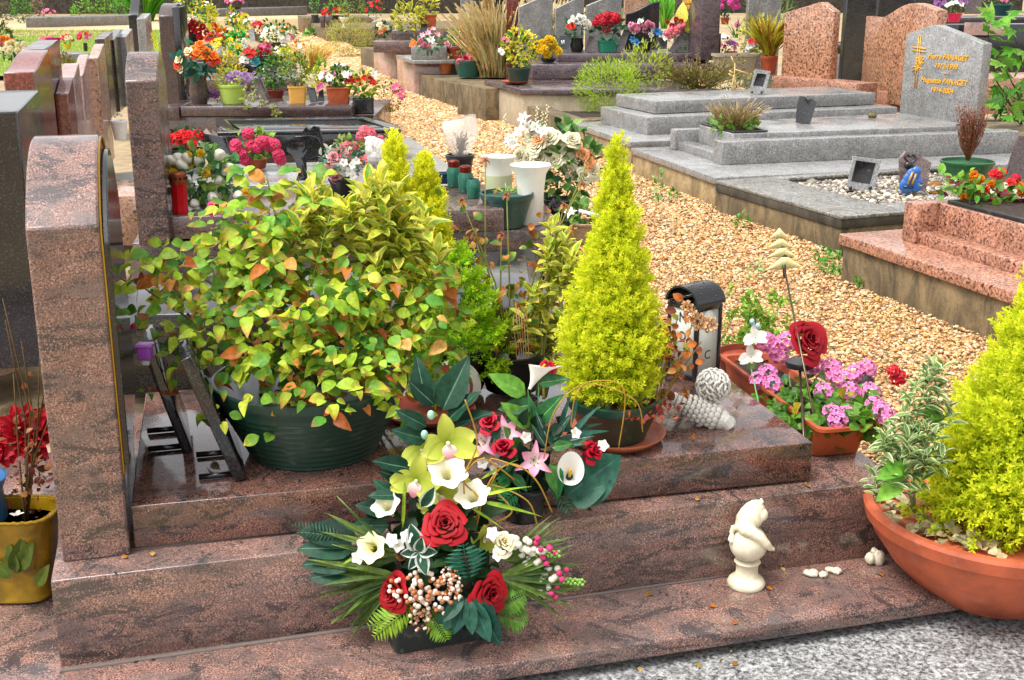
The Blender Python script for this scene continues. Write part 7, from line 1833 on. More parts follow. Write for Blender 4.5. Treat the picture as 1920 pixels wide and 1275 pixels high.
FP('green_ribbon_bouquet', 'bouquet with bright green ribbon and white paper', 'bouquet', 445, 102, .55, None, ('broad', 40, 40, [hx('2fae3a'), hx('4fc84a'), hx('1f8a2c')], 90, 10), [(WHITE_ROSE, [(458, 78), (462, 86), (455, 90), (463, 95)], 6, 'rose')])
FP('vase', 'round white vase with yellow flowers', 'vase', 408, 108, .55, ('vase', 18, 20, 'e4e0d8'), ('broad', 20, 12, GRN, 24, 5), [(SM_YEL, 4, 5)])
FP('cyclamen', 'red and teal flower mix left of the magenta pot', 'flower', 470, 122, .55, None, ('broad', 36, 26, DGRN, 60, 7), [(SM_RED, [(465, 95), (474, 98), (460, 98), (470, 104)], 7), (SM_WHITE, [(462, 114), (455, 112)], 7), (proto('flower_teal', lambda mb: radial(mb, PT_R, 5, 20, 1, np.array(hx('1f7a8a')), np.array(hx('4fb0b8'))), PETAL), [(476, 112), (480, 116)], 8)])
FP('planter', 'white trumpet flowers in a dark planter, right of the far beds', 'flower', 516, 96, .5, ('round', 36, 14, '1c2220'), ('broad', 56, 40, GRN, 150, 8), [(SM_WHITE, [(512, 52), (518, 60), (527, 68), (495, 64), (492, 70), (536, 76), (540, 70), (528, 76), (505, 72), (499, 56)], 6), (SM_PINK, [(541, 67), (548, 70)], 5)])
FP('potted_plant', 'stone bowl of red flowers on the small black block', 'flower', 481, 76, .65, ('round', 24, 11, '8a8078', .7, MATTE), ('broad', 26, 18, DGRN, 40, 6), [(SM_RED, [(478, 46), (486, 44), (490, 48)], 6)])
e, z0, _ = flat_plaque('memorial_plaque', 'blue grey photo plaque next to the stone bowl', [(464, 58), (474, 54), (478, 76), (470, 78)], at(472, 80, .62).y, .08, G_GREY, .3)
FP('cyclamen', 'magenta pot of pink flowers beyond the brown tomb', 'flower', 502, 102, .55, ('round', 17, 11, 'c8208a'), ('broad', 30, 20, GRN, 40, 6), [(SM_PINK, [(488, 86), (496, 84), (505, 88), (492, 92)], 6), (SM_RED, [(485, 90), (500, 84)], 5)])
FP('dry_plant', 'straw coloured plant in a low olive bowl beside the gravel', 'plant', 582, 138, .3, ('round', 30, 10, '9a9a5a'), ('blade', 54, 42, [hx('e0b860'), hx('c99a4a'), hx('efd28a')], 200, 5), [(SM_WHITE, [(562, 88), (568, 96)], 5)])
FP('shrub', 'pale yellow upright shrub between the two straw plants', 'shrub', 537, 140, .45, None, ('broad', 34, 48, YGR, 160, 7))
FP('potted_plant', 'small leafy green plant in a pink pot at the gravel edge', 'plant', 601, 156, .3, ('round', 26, 8, 'b8745a', .8, TERRA), ('broad', 22, 34, [hx('6aae2c'), hx('8fc03a')], 70, 9))
FP('heather', 'green and white flowering mound at the gravel edge of the far beds', 'plant', 550, 98, .3, None, ('broad', 50, 26, [hx('6a8a2c'), hx('8f8a4a'), hx('4f7a22')], 140, 5), [(SM_WHITE, [(559, 85), (563, 88)], 6), (SM_RED, 3, 4)])
for px, py, col in ((455, 38, SM_YEL), (470, 45, SM_WHITE), (448, 68, SM_ORANGE)): FP('flower_clump', {455: 'loose yellow flowers among the far conifers', 470: 'loose white flowers left of the photo plaque', 448: 'loose orange flowers in the middle of the far beds'}[px], 'flower', px, py + 16, .5, None, ('broad', 30, 24, GRN, 70, 5), [(col, 7, 4)])
FP('geranium', 'red geranium bush far up by the sand path', 'flower', 520, 62, .2, None, ('broad', 34, 14, [hx('7a8a3a'), hx('a8b04a')], 70, 4))

# ---------- flowers over the lawn, left
FP('bouquet', 'mixed orange and pink bouquet at the left edge beyond the red headstone', 'bouquet', 15, 108, .3, None, ('broad', 60, 36, DGRN, 60, 9), [(POM_ORANGE, [(5, 72), (15, 74), (22, 78), (12, 82)], 7), (POM_PINK, [(2, 80), (8, 86), (20, 84)], 7)])
FP('bouquet', 'cream white flower mound next to the mahogany headstone', 'bouquet', 30, 112, .3, None, ('broad', 46, 30, DGRN, 40, 8), [(POM_CREAM, 22, 6)])
FP('mums', 'coral chrysanthemum dome behind the mahogany headstone', 'flower', 92, 92, .3, None, ('broad', 38, 18, GRN, 50, 6), [(GER_CORAL, 26, 5)])
FP('windmill', 'magenta paper cone between the left headstones', 'ornament', 103, 102, .3, None, None)
e = bpy.data.objects['windmill']; p = e.location; s = mpp(p)
MB().lathe([(.0001, -14 * s), (14 * s, 14 * s), (13 * s, 14.5 * s), (.0001, -10 * s)], 20, p + Vector((0, 0, 16 * s)), hx('c8107a')).build('cone', PETAL, e, 40)
FP('bouquet', 'small peach and red bouquet in a yellow pot on the lawn', 'bouquet', 125, 92, .25, ('round', 15, 9, 'd8b82a'), ('broad', 22, 14, DGRN, 24, 5), [(PALE_ROSE, 6, 5, 'rose'), (SM_RED, 4, 5)])
FP('bouquet', 'red and lilac flowers standing on the grey slab in the lawn', 'bouquet', 160, 96, .3, ('vase', 8, 14, '2a2a2c'), ('broad', 28, 18, DGRN, 30, 5), [(SM_RED, 9, 5), (SM_PINK, 9, 5)])
FP('shrub', 'brown green shrub behind the pale pink headstone', 'shrub', 118, 140, .25, None, ('broad', 44, 40, [hx('8a7a2c'), hx('6a6a22'), hx('a0702a'), hx('4f5a22')], 260, 6))
FP('conifer', 'yellow conifer beside the slim grey headstone on the lawn', 'conifer', 247, 96, .2, None, ('conifer', 24, 42, [hx('e8dc20'), hx('a8a81a')], 240, 9))
FP('conifer', 'tall thin yellow conifer left of the dark brown headstone', 'conifer', 296, 172, .3, None, ('conifer', 34, 104, [hx('ece420'), hx('b8b81a')], 420, 10))
FP('conifer', 'dark green conifer cut by the left edge above the lawn', 'conifer', 4, 66, .15, None, ('conifer', 34, 36, [hx('4f7a22'), hx('22401a')], 320, 9))
for px, py, lab in ((222, 263, 'white plastic pot with a plant saucer left of the tall brown pink headstone'), (176, 264, 'second white plastic pot farther left, reflected in the polished stone')):
    e = FP('flower_pot', lab, 'pot', px, py, .42, ('round', 30 if px > 200 else 24, 34, 'f4f4f2', .72), ('broad', 16, 10, [hx('b8b8b0')], 10, 6))

# ---------- far bed along the wall
def shrub(px, py, w_, h_, cols, n, lf, label, name='shrub', group=None): return FP(name, label, 'shrub', px, py, .1, None, ('broad', w_, h_, cols, n, lf), (), group)
shrub(42, 42, 42, 42, [hx('4f8a2c'), hx('6aa03a'), hx('2f5a1c')], 420, 5, 'round green bush by the far wall, second from the left')
shrub(12, 40, 40, 34, [hx('3a5a2a'), hx('5a6a3a'), hx('8a6a5a')], 300, 5, 'dull green and pink bush at the far left of the back bed')
shrub(72, 34, 30, 34, [hx('8a7a5a'), hx('a8987a'), hx('6a5a4a')], 300, 4, 'dry tan bush against the far wall')
shrub(185, 24, 90, 34, [hx('4f8a22'), hx('6aa82c'), hx('8fbd3a')], 600, 5, 'wide leafy green shrub spilling over the back bed')
shrub(142, 38, 16, 24, [hx('6ab03a'), hx('8fc04a')], 120, 5, 'small bright green bush standing in the back bed')
shrub(228, 42, 26, 52, [hx('4f9a22'), hx('6aae2c')], 300, 5, 'leafy green bush touching the tall black headstone')
FP('tall_grass', 'dense clump of tall bright green grass behind the slim grey headstone', 'grass', 275, 38, .1, None, ('blade', 46, 78, [hx('4f9a22'), hx('3f8a1c'), hx('7ab83a')], 420, 5))
FP('flower_bush', 'pink flowering plant above the stone border', 'flower', 92, 36, .35, None, ('broad', 26, 16, GRN, 50, 4), [(SM_PINK, 12, 4)])
FP('flower_bush', 'pink and red flowers in a dark planter by the far wall', 'flower', 437, 18, .4, ('round', 32, 5, '2a2422'), ('broad', 34, 14, DGRN, 50, 4), [(SM_PINK, 10, 4), (SM_RED, 5, 4), (SM_WHITE, 4, 4)])
shrub(525, 14, 20, 16, [hx('2c5a3a'), hx('5a7a5a')], 120, 4, 'small dark green plant on the back border, centre')
shrub(480, 15, 60, 14, [hx('5a7a2c'), hx('8a8a4a'), hx('3a5a22')], 220, 4, 'low weedy growth along the back wall, centre')
shrub(560, 16, 26, 22, [hx('3f7a22'), hx('5a9a2c')], 160, 4, 'green bush at the right end of the back border')
shrub(330, 12, 50, 30, [hx('3a4a2a'), hx('5a5a3a'), hx('2a2a1c')], 260, 5, 'dark bush behind the dark brown headstone')
shrub(400, 6, 40, 24, [hx('4a3a2a'), hx('5a4a34'), hx('3a4a22')], 200, 5, 'brown hedge at the far wall above the yellow conifers')
shrub(110, 14, 46, 22, [hx('3a2a1c'), hx('5a4632'), hx('4a3a28')], 240, 5, 'leafless brown bush against the far wall')
shrub(640, 4, 60, 22, [hx('4f6a2c'), hx('6a7a3a'), hx('8a7a5a')], 240, 5, 'loose green hedge behind the far planters')
shrub(800, 8, 90, 40, [hx('6a7a4a'), hx('8a8a5a'), hx('4f5a2c')], 420, 5, 'grey green brush behind the golden laurel')

# ---------- right side of the path, far
FP('flower_pot', 'dark pot with an upright green plant at the bend of the path', 'plant', 590, 40, .5, ('round', 14, 11, '3a4248'), ('broad', 18, 38, [hx('4f9a3a'), hx('6aae4a')], 90, 5))
FP('geranium', 'wide mound of red and orange begonias above the white urn', 'flower', 628, 38, .62, ('round', 50, 8, '4a3a34'), ('broad', 54, 24, [hx('5a9a2c'), hx('7ab03a')], 160, 5), [(SM_RED, [(606, 22), (612, 18), (618, 26), (628, 18), (632, 22), (610, 28), (624, 32), (606, 28)], 5), (SM_ORANGE, [(645, 20), (652, 26), (636, 16)], 4)])
FP('urn', 'white footed urn at the bend of the path', 'urn', 644, 52, .5, ('urn', 20, 18, 'eeece2'), ('broad', 22, 12, GRN, 40, 5))
FP('urn', 'white bowl planter of red begonias behind the feathery shrub', 'urn', 702, 42, .6, ('urn', 22, 10, 'efede6'), ('broad', 34, 26, GRN, 90, 5), [(SM_RED, 14, 4)])
e = FP('feathery_shrub', 'feathery olive green shrub spilling onto the gravel', 'shrub', 655, 108, .112, None, ('needle', 96, 66, [hx('a0a04a'), hx('8a9a3a'), hx('7a8a34'), hx('b0985a')], 1500, 8))
broad(e, e.location + Vector((.12, .2, 1.0)), .2, .2, .35, 300, .07, [hx('7fa03a'), hx('9ab04a')], None, SPRAYS, 'upper_foliage', mat=NEEDLE)
FP('begonia', 'peach begonia with dark leaves on the pinkish step', 'flower', 718, 68, .75, None, ('broad', 34, 24, DGRN, 60, 9), [(PALE_ROSE, [(712, 46), (720, 50), (716, 58), (726, 52)], 6), (ORANGE_ROSE, [(722, 56), (714, 60)], 5)])
FP('laurel', 'golden spotted laurel, broad bush on the pinkish tomb', 'shrub', 768, 58, .85, None, ('edge', 64, 46, [hx('6a8a2c'), hx('8fa03a'), hx('d8d23a'), hx('efe45a')], 220, 13))
FP('planter', 'terracotta planter with a golden laurel sprig', 'planter', 802, 52, .9, ('box', 32, 22, 'b8562c', .8, TERRA), ('edge', 38, 32, [hx('8fa03a'), hx('d0cc4a'), hx('efe45a')], 70, 12))
FP('bouquet', 'white, pink and orange lilies in the grey stone trough', 'bouquet', 803, 98, .72, None, ('broad', 60, 28, [hx('3f7a5a'), hx('2f6a4a'), hx('5a9a6a')], 80, 9), [(LILY_W, [(808, 76), (800, 82), (812, 84)], 9), (LILY_PW, [(812, 56), (793, 68), (803, 64), (820, 66)], 8), (POM_PINK, [(794, 84), (803, 86), (788, 76)], 6), (SM_ORANGE, [(775, 78), (778, 82), (772, 84)], 6)])
FP('roses', 'red miniature roses in a long terracotta planter', 'flower', 862, 114, .58, ('box', 48, 22, 'b2482c', .7, TERRA), ('broad', 54, 30, [hx('4f8a2c'), hx('6aa03a')], 110, 8), [(PINK_ROSE, [(838, 82), (843, 86), (880, 72), (884, 78), (860, 84)], 6, 'rose'), (SM_RED, [(858, 80), (872, 74), (876, 84)], 5)])
FP('flower_pot', 'rusty orange pot of dry moss on the mossy slab', 'pot', 836, 138, .42, ('round', 28, 24, 'b5602c', .8, TERRA), ('broad', 26, 8, [hx('8a8a3a'), hx('b09a4a')], 40, 5))
e = FP('planter', 'dark green oval planter tipping over with coral flowers', 'planter', 878, 146, .42, ('round', 56, 30, '24584c', .7), ('broad', 50, 22, GRN, 50, 6), [(POM_RED, [(865, 110), (872, 108), (880, 112), (868, 116)], 5), (GER_CORAL, [(876, 118), (884, 110), (889, 118), (862, 116), (870, 112), (880, 106)], 6), (SM_YEL, [(890, 106), (888, 98)], 4)])
# tall dry grass
e = FP('dry_grass', 'tall tan dry grass standing behind the dark green planter', 'grass', 932, 140, .45, None, ('blade', 84, 100, [hx('e6cc94'), hx('d0b070'), hx('efdcae'), hx('b8a468')], 800, 4), [(POM_ORANGE, [(978, 45), (985, 42), (973, 48), (1000, 34)], 5), (SM_RED, [(950, 78), (946, 84), (1005, 40), (911, 124), (955, 74)], 5), (SM_PINK, [(1050, 36), (943, 100)], 4)])
for x in (975, 1030): FP('dry_grass', {975: 'tall dry grass clump left of the cream rose vase', 1030: 'thin dry stalks behind the yellow chrysanthemum'}[x], 'grass', x, 108, .55, None, ('blade', 70, 80, [hx('e8d09a'), hx('d0b274'), hx('f0e0b8')], 500, 4))
FP('potted_shrub', 'green and golden shrub in a dark bowl on a terracotta saucer', 'shrub', 972, 158, .55, ('round', 44, 28, '1f4038', .8), ('broad', 62, 66, [hx('4f8a2c'), hx('3f7a22'), hx('d8c82a'), hx('efdc3a')], 300, 9), [(SM_WHITE, [(938, 94), (942, 98)], 6), (SM_PINK, [(945, 72), (952, 76)], 5)])
FP('shrub', 'golden yellow upright shrub above the dark bowl', 'shrub', 990, 128, .6, None, ('broad', 44, 62, [hx('e0cc20'), hx('c9bc2a'), hx('efe04a')], 200, 7))
s_ = MB().lathe([(.1, 0), (.16, .03), (.15, .03), (.0001, .01)], 24, at(950, 158, .55) + Vector((.1, .1, 0)), hx('b85a34')); base_mesh(s_, 'saucer', TERRA, 'terracotta saucer under the dark bowl on the purple tomb', 'saucer', 40)
FP('chrysanthemum', 'bright yellow chrysanthemums in a dark pot on the purple tomb', 'flower', 1028, 118, .72, ('round', 30, 8, '14201a'), ('broad', 46, 36, DGRN, 60, 9), [(POM_YEL, [(1029, 74), (1018, 82), (1037, 84), (1026, 102), (1046, 96), (1012, 92), (1040, 90), (1020, 94), (1034, 78), (1008, 84)], 9)])
zp = .81
FP('vase', 'black round vase of cream silk roses and one orange rose', 'vase', 1082, 98, zp, ('vase', 26, 24, '0c1210'), ('broad', 46, 40, DGRN, 80, 9), [(WHITE_ROSE, [(1075, 34), (1085, 30), (1095, 34), (1102, 40), (1106, 46), (1080, 40), (1092, 42), (1070, 40), (1098, 48)], 6, 'rose'), (RED2_ROSE, [(1072, 46), (1066, 50), (1074, 50)], 6, 'rose'), (PALE_ROSE, [(1110, 48), (1104, 52)], 5, 'rose')])
FP('geranium', 'red geranium with big round leaves in a green pot on the purple tomb', 'flower', 1140, 98, zp, ('box', 36, 20, '1f7a5e', .9), ('broad', 58, 46, [hx('3f6a4a'), hx('5a8a6a'), hx('2f5a3a')], 90, 14), [(GER_RED, [(1124, 34), (1135, 30), (1146, 30), (1152, 38), (1137, 54), (1130, 40), (1144, 40), (1155, 34), (1118, 42)], 9)])
FP('hydrangea', 'pink hydrangeas with a blue ribbon in a dark pot', 'flower', 1205, 98, zp, ('round', 40, 18, '14181a'), ('broad', 54, 36, DGRN, 60, 8), [(POM_PINK, [(1190, 48), (1200, 46), (1210, 50), (1185, 54), (1222, 48), (1215, 44), (1195, 56)], 7), (PINK_ROSE, [(1210, 58), (1182, 46)], 7), (WHITE_ROSE, [(1190, 60), (1221, 66), (1225, 56), (1200, 40)], 6), (proto('ribbon_blue', lambda mb: radial(mb, PT_O, 6, 25, 1, np.array(hx('1f6aa8')), np.array(hx('4fa8dc'))), SILK), [(1188, 74), (1230, 60), (1194, 80), (1236, 62)], 9, 'ribbon')])
FP('bouquet', 'coral and white bouquet with two broad yellow green leaves', 'bouquet', 1268, 98, zp, None, ('broad', 40, 36, GRN, 40, 8), [(GER_CORAL, [(1250, 62), (1258, 56), (1266, 54), (1275, 50), (1255, 68), (1264, 62), (1272, 58), (1280, 48)], 6), (POM_RED, [(1268, 36), (1277, 40), (1252, 42), (1260, 48)], 5), (SM_WHITE, [(1248, 72), (1256, 60), (1270, 64)], 5)])
e = bpy.data.objects[[o.name for o in bpy.data.objects if o.name.startswith('bouquet') and o.get('label', '').startswith('coral and white')][0]]
leafset(e, [(1280, 48, 1278, 4, e.location.y, e.location.y), (1285, 60, 1302, 28, e.location.y, e.location.y), (1288, 62, 1305, 44, e.location.y, e.location.y)], LF_PLAIN, [hx('c0c83a'), hx('d8d85a')], [hx('dce07a')], None, 'broad_leaf')
yP = at(1290, 98, zp).y
flat_plaque('memorial_plaque', 'large dark plaque leaning left in front of the purple headstone', [(1254, 97), (1300, 99), (1312, 55), (1284, 48)], yP - .0, .05, G_PURP, .1)
flat_plaque('memorial_plaque', 'brown plaque leaning right of the green geranium pot', [(1155, 97), (1168, 97), (1180, 62), (1172, 56)], yP + .05, .1, G_PURP, .1)
flat_plaque('memorial_plaque', 'small grey plaque with a gold motif, centre of the purple tomb', [(1227, 92), (1250, 92), (1252, 72), (1232, 70)], yP + .08, .04, G_DARK, .2)
e, z0, _ = flat_plaque('memorial_plaque', 'black plaque with a small white motif beside the black vase', [(1047, 92), (1066, 93), (1070, 68), (1050, 68)], at(1058, 98, zp).y, .04, G_BLACK, .3)
mb = MB()
for pts in ([(1053, 76), (1055, 84)], [(1057, 75), (1058, 83)]): mb.tube([aty(px, py, at(1058, 98, zp).y + .0) for px, py in pts], .008, 5, hx('d8e0e8'))
mb.build('motif', MATTE, e)
flat_plaque('memorial_plaque', 'thin dark plaque edge right of the black vase', [(1098, 97), (1106, 97), (1114, 70), (1106, 68)], at(1100, 98, zp).y, .1, G_BROWN, .1)
# white open book, small things behind the red roses
e, z0, _ = flat_plaque('memorial_plaque', 'white open book plaque with a torn top edge', [(858, 70), (890, 72), (898, 36), (886, 34), (872, 35), (866, 42)], at(875, 76, .75).y, .05, attr_mat('white_stone', .5, 0, .4, .1, 30), .25)
for o in e.children:
    o.data.color_attributes['Col'].data.foreach_set('color', np.tile((.75, .68, .6, 1), (len(o.data.vertices), 1)).astype(np.float32).ravel())
flat_plaque('photo_plaque', 'small black framed photo plaque left of the white book', [(829, 72), (838, 72), (842, 60), (833, 60)], at(835, 76, .75).y, .03, G_BLACK, .3)
flat_plaque('memorial_plaque', 'black rounded plaque left of the terracotta laurel planter', [(787, 64), (798, 64), (802, 48), (798, 44), (790, 46)], at(795, 72, .8).y, .04, G_BLACK, .1)
FP('flower_pot', 'teal and white flowers in a dark vase behind the dry grass', 'flower', 935, 68, .7, ('vase', 20, 22, '14181a'), ('broad', 38, 22, [hx('3f8a6a'), hx('5aa884')], 50, 7), [(SM_WHITE, 8, 4)])
for px, py, w_, h_, lab in ((1183, 52, 16, 32, 'bright green weed behind the red geranium'), (1215, 50, 18, 42, 'bright green fern left of the purple headstone'), (1245, 52, 22, 60, 'tall green grass beside the purple headstone')): FP('weed', lab, 'plant', px, py, .8, None, ('blade', w_, h_, [hx('6ab03a'), hx('8fc84a'), hx('4f9a2c')], 90, 4))
FP('hyacinth', 'pink spiked flowers above the red geranium', 'flower', 1168, 50, .8, None, ('broad', 16, 26, GRN, 30, 5), [(POM_PINK, [(1165, 20), (1170, 24), (1168, 30), (1172, 18)], 5)])
# juniper and brambles
e = FP('juniper', 'rounded bright green juniper growing in the mossy kerb bed', 'shrub', 1140, 212, .3, None, ('needle', 132, 92, [hx('8fae2c'), hx('a8bd34'), hx('6a8a24'), hx('b8c04a')], 2600, 9))
broad(e, e.location + Vector((.42, .3, .38)), .3, .25, .34, 700, .075, [hx('8fae2c'), hx('a0b53a'), hx('7a9a2c')], [hx('c0c84a')], SPRAYS, 'upper_foliage', mat=NEEDLE)
e = FP('brambles', 'tangle of dry bramble stems with small yellowing leaves behind the grey slab', 'shrub', 1310, 172, .5, None, ('twig', 190, 62, [hx('7a6a3a'), hx('8a8a3a'), hx('6a4a2a'), hx('a0a04a')], 120, 6))
broad(e, e.location + Vector((.05, .1, .1)), .75, .4, .13, 700, .045, [hx('7a8a3a'), hx('5a6a2a'), hx('a07a3a'), hx('8f9a4a')], None, LF_SMALL, 'ground_leaves')
e = empty('straw_stalk', at(1375, 170, .62), 'upright bleached straw stalk in front of the pale stone trough', 'stalk'); mb = MB()
for pts in ([(1376, 170), (1377, 140), (1378, 118)], [(1372, 170), (1376, 140)], [(1380, 170), (1377, 140)], [(1377, 138), (1367, 132)], [(1378, 130), (1402, 138)], [(1376, 145), (1366, 138)], [(1377, 120), (1371, 106)]): mb.tube([aty(px, py, e.location.y) for px, py in pts], .006, 5, hx('d8b878'))
mb.build('stem', STEM, e)
# stone trough with flowers
b = at(1384, 152, .55); e = empty('stone_trough', b, 'pale rounded stone trough of small flowers behind the straw stalk', 'planter'); s = mpp(b)
box_pot(e, b + Vector((0, .25, 0)), 84 * s, 42 * s, 48 * s, hx('a89c84'), MATTE, .12, .75, 'trough')
FP('pansies', 'terracotta pot of purple and peach pansies standing in the stone trough', 'flower', 1371, 112, .72, ('round', 24, 14, 'b5542c', .8, TERRA), ('broad', 26, 16, GRN, 40, 5), [(SM_PURPLE, 8, 5), (SM_PINK, 6, 5)])
FP('primroses', 'white and red primroses on the right of the stone trough', 'flower', 1412, 106, .75, None, ('broad', 26, 20, GRN, 40, 7), [(SM_RED, [(1409, 78), (1420, 80)], 7), (SM_WHITE, [(1404, 88), (1410, 86), (1402, 94)], 7)])
FP('shrub', 'pale yellow variegated shrub behind the stone trough', 'shrub', 1415, 106, .7, None, ('edge', 66, 66, [hx('b8b84a'), hx('d8d05a'), hx('f2ea8a')], 260, 11))
FP('potted_plant', 'terracotta pot with upright reddish grass left of the salmon headstone', 'plant', 1443, 140, .62, ('round', 32, 32, 'b2502c', .8, TERRA), ('blade', 34, 62, [hx('a8a02a'), hx('8a5a1c'), hx('c0b03a')], 200, 5))
FP('tamarisk', 'airy grey green shrub behind the potted reddish grass', 'shrub', 1445, 66, .6, None, ('needle', 96, 86, [hx('6a8a4a'), hx('8aa05a'), hx('5a7a3c')], 700, 10))
FP('geranium', 'magenta geranium pot right of the purple headstone', 'flower', 1360, 46, .95, ('round', 16, 12, 'a83a24', .8, TERRA), ('broad', 42, 40, DGRN, 70, 8), [(GER_MAG, 16, 6)])
FP('bouquet', 'white and pink flowers behind the pansies', 'flower', 1358, 100, .7, None, ('broad', 24, 30, GRN, 40, 6), [(SM_WHITE, 5, 6), (SM_PINK, 4, 5)])
b = at(1335, 104, .7); mb = MB(); s = mpp(b); mb.box(b + Vector((.05, .05, 20 * s)), (14 * s, .2, 40 * s), None, (.012, .012, .013)); base_mesh(mb, 'black_box', PLASTIC, 'narrow black box leaning on the side of the purple headstone', 'box', None, .004)
FP('geranium', 'single pink flower on a green stem above the stone trough', 'flower', 1380, 70, .8, None, ('blade', 16, 30, GRN, 16, 4), [(GER_MAG, [(1382, 46)], 6)])
# gap between salmon stones and top right
FP('flower_bush', 'yellow flowering plant between the two salmon headstones', 'flower', 1603, 152, .5, None, ('broad', 34, 44, [hx('b8a02a'), hx('d8b83a'), hx('7a8a2c')], 180, 6), [(SM_YEL, 8, 4), (POM_PINK, [(1600, 96), (1606, 92)], 6)])
FP('planter', 'crimson oval planter of white and violet pansies at the top right', 'planter', 1792, 42, 1.07, ('round', 28, 16, 'c8104a', .7), ('broad', 40, 20, GRN, 60, 6), [(SM_WHITE, [(1785, 6), (1794, 4), (1802, 8), (1776, 10)], 6), (SM_PURPLE, [(1810, 4), (1770, 6), (1762, 8), (1800, 2), (1756, 4)], 6)])
FP('planter', 'teal bowl with pink and violet flowers in the top right corner', 'planter', 1880, 30, 1.08, ('round', 46, 20, '1f4a4a', .7), ('broad', 60, 14, GRN, 60, 6), [(SM_PURPLE, 6, 5), (SM_PINK, 6, 5)])
flat_plaque('memorial_plaque', 'brown stone plaque leaning between the crimson and teal planters', [(1810, 26), (1838, 26), (1846, -6), (1820, -8)], at(1825, 36, 1.07).y, .04, G_BROWN, .3)
# maple branches at the right edge
e = empty('maple_sapling', at(1925, 250, .3), 'maple branches with large bright green leaves hanging in at the right edge', 'tree')
ml = []
V = [(0, .0, 0)]; angs = [-2.1, -1.75, -1.25, -.95, -.5, -.28, 0, .28, .5, .95, 1.25, 1.75, 2.1]; rad = [.35, .3, .75, .4, .95, .5, 1.1, .5, .95, .4, .75, .3, .35]
for a, r in zip(angs, rad): V.append((r * math.sin(a) * .8, .15 + r * math.cos(a) * .75, .06 * math.sin(a * 5)))
MAPLE = Tpl(V, [(0, i, i + 1) for i in range(1, 13)], [0] + [.6] * 13)
ym = at(1925, 250, .3).y - .6
P = []
for px, py in ((1865, 30), (1880, 42), (1850, 22), (1893, 28), (1870, 95), (1850, 60), (1900, 90), (1885, 78), (1915, 60), (1910, 110), (1880, 120), (1895, 140), (1915, 150), (1870, 160), (1885, 180), (1905, 190), (1890, 215), (1915, 215), (1875, 200), (1910, 20), (1860, 45), (1900, 55), (1918, 95), (1878, 140), (1902, 165), (1912, 125), (1890, 105)): P.append(tuple(aty(px, py, ym + rnd.gauss(0, .12))))
m = len(P)
MB().inst(MAPLE, frames(np.array(P), rs.normal(size=(m, 3)) * .4 + [-.4, -.5, -.35], rs.normal(size=(m, 3)) * .3 + [0, -.6, .8], .17 * rs.uniform(.7, 1.2, m)), pick([hx('5a9a22'), hx('7fb83a'), hx('4a8a1c'), hx('94c04a')], m), pick([hx('8fc84a'), hx('5aa02c')], m)).build('crown', LEAF, e)
stems(e, at(1930, 250, .3), [aty(1850, 45, ym), aty(1880, 120, ym), aty(1865, 160, ym), aty(1900, 60, ym), aty(1890, 200, ym)], .008, hx('4a3a1c'), 'branch')
shrub_p = at(1900, 240, .2); 
FP('undergrowth', 'dark green undergrowth below the maple branches', 'shrub', 1900, 232, .2, None, ('broad', 90, 60, [hx('2f6a1c'), hx('4f8a2c'), hx('1f4a14')], 300, 12))

# ---------- on the right tombs
def easel_plaque(label, outline, face, y, mat, facemat=None, lean=.3):
    e, z0, pts = flat_plaque('photo_plaque', label, outline, y, .03, mat, lean)
    if face:
        pf = [aty(px, py, y) for px, py in face]; V = [(p.x, p.y + (p.z - z0) * lean - .004, p.z) for p in pf] + [(p.x, p.y + (p.z - z0) * lean + .006, p.z) for p in pf]
        n = len(pf); MB().add(V, [tuple(range(n)), tuple(range(2 * n - 1, n - 1, -1))] + [(i, (i + 1) % n, n + (i + 1) % n, n + i) for i in range(n)], (.02, .02, .022)).build('inset', facemat or MATTE, e)
    mb = MB(); c = sum(pts, Vector()) / len(pts)
    mb.tube([(c.x, y + .03 + (c.z - z0) * lean, c.z), (c.x + .03, y + .16, z0 + .004)], .006, 6, (.01, .01, .01)); mb.build('strut', GLOSS, e)
    for px in (outline[0][0] + 4, outline[1][0] - 6): q = aty(px, outline[0][1], y); MB().ball((q.x, q.y, q.z), .012, (.01, .01, .01), None, 5).build('foot', GLOSS, e)
    return e
easel_plaque('grey granite frame plaque with a dark centre standing in the white pebbles', [(1591, 352), (1638, 360), (1657, 303), (1606, 297)], [(1598, 340), (1632, 345), (1646, 308), (1610, 303)], at(1612, 358, .3).y, G_GREY)
easel_plaque('small speckled frame plaque with a black centre standing on the stacked grey slabs', [(1406, 173), (1434, 176), (1447, 135), (1420, 131)], [(1413, 160), (1431, 162), (1439, 140), (1422, 138)], at(1420, 177, .62).y, G_GREY)
e, z0, _ = flat_plaque('memorial_plaque', 'small dark grey carved plaque with split wings on the grey slab', [(1494, 230), (1518, 234), (1534, 193), (1526, 186), (1518, 190), (1514, 184), (1504, 182), (1498, 200)], at(1506, 233, .535).y, .03, G_DARK, .3)
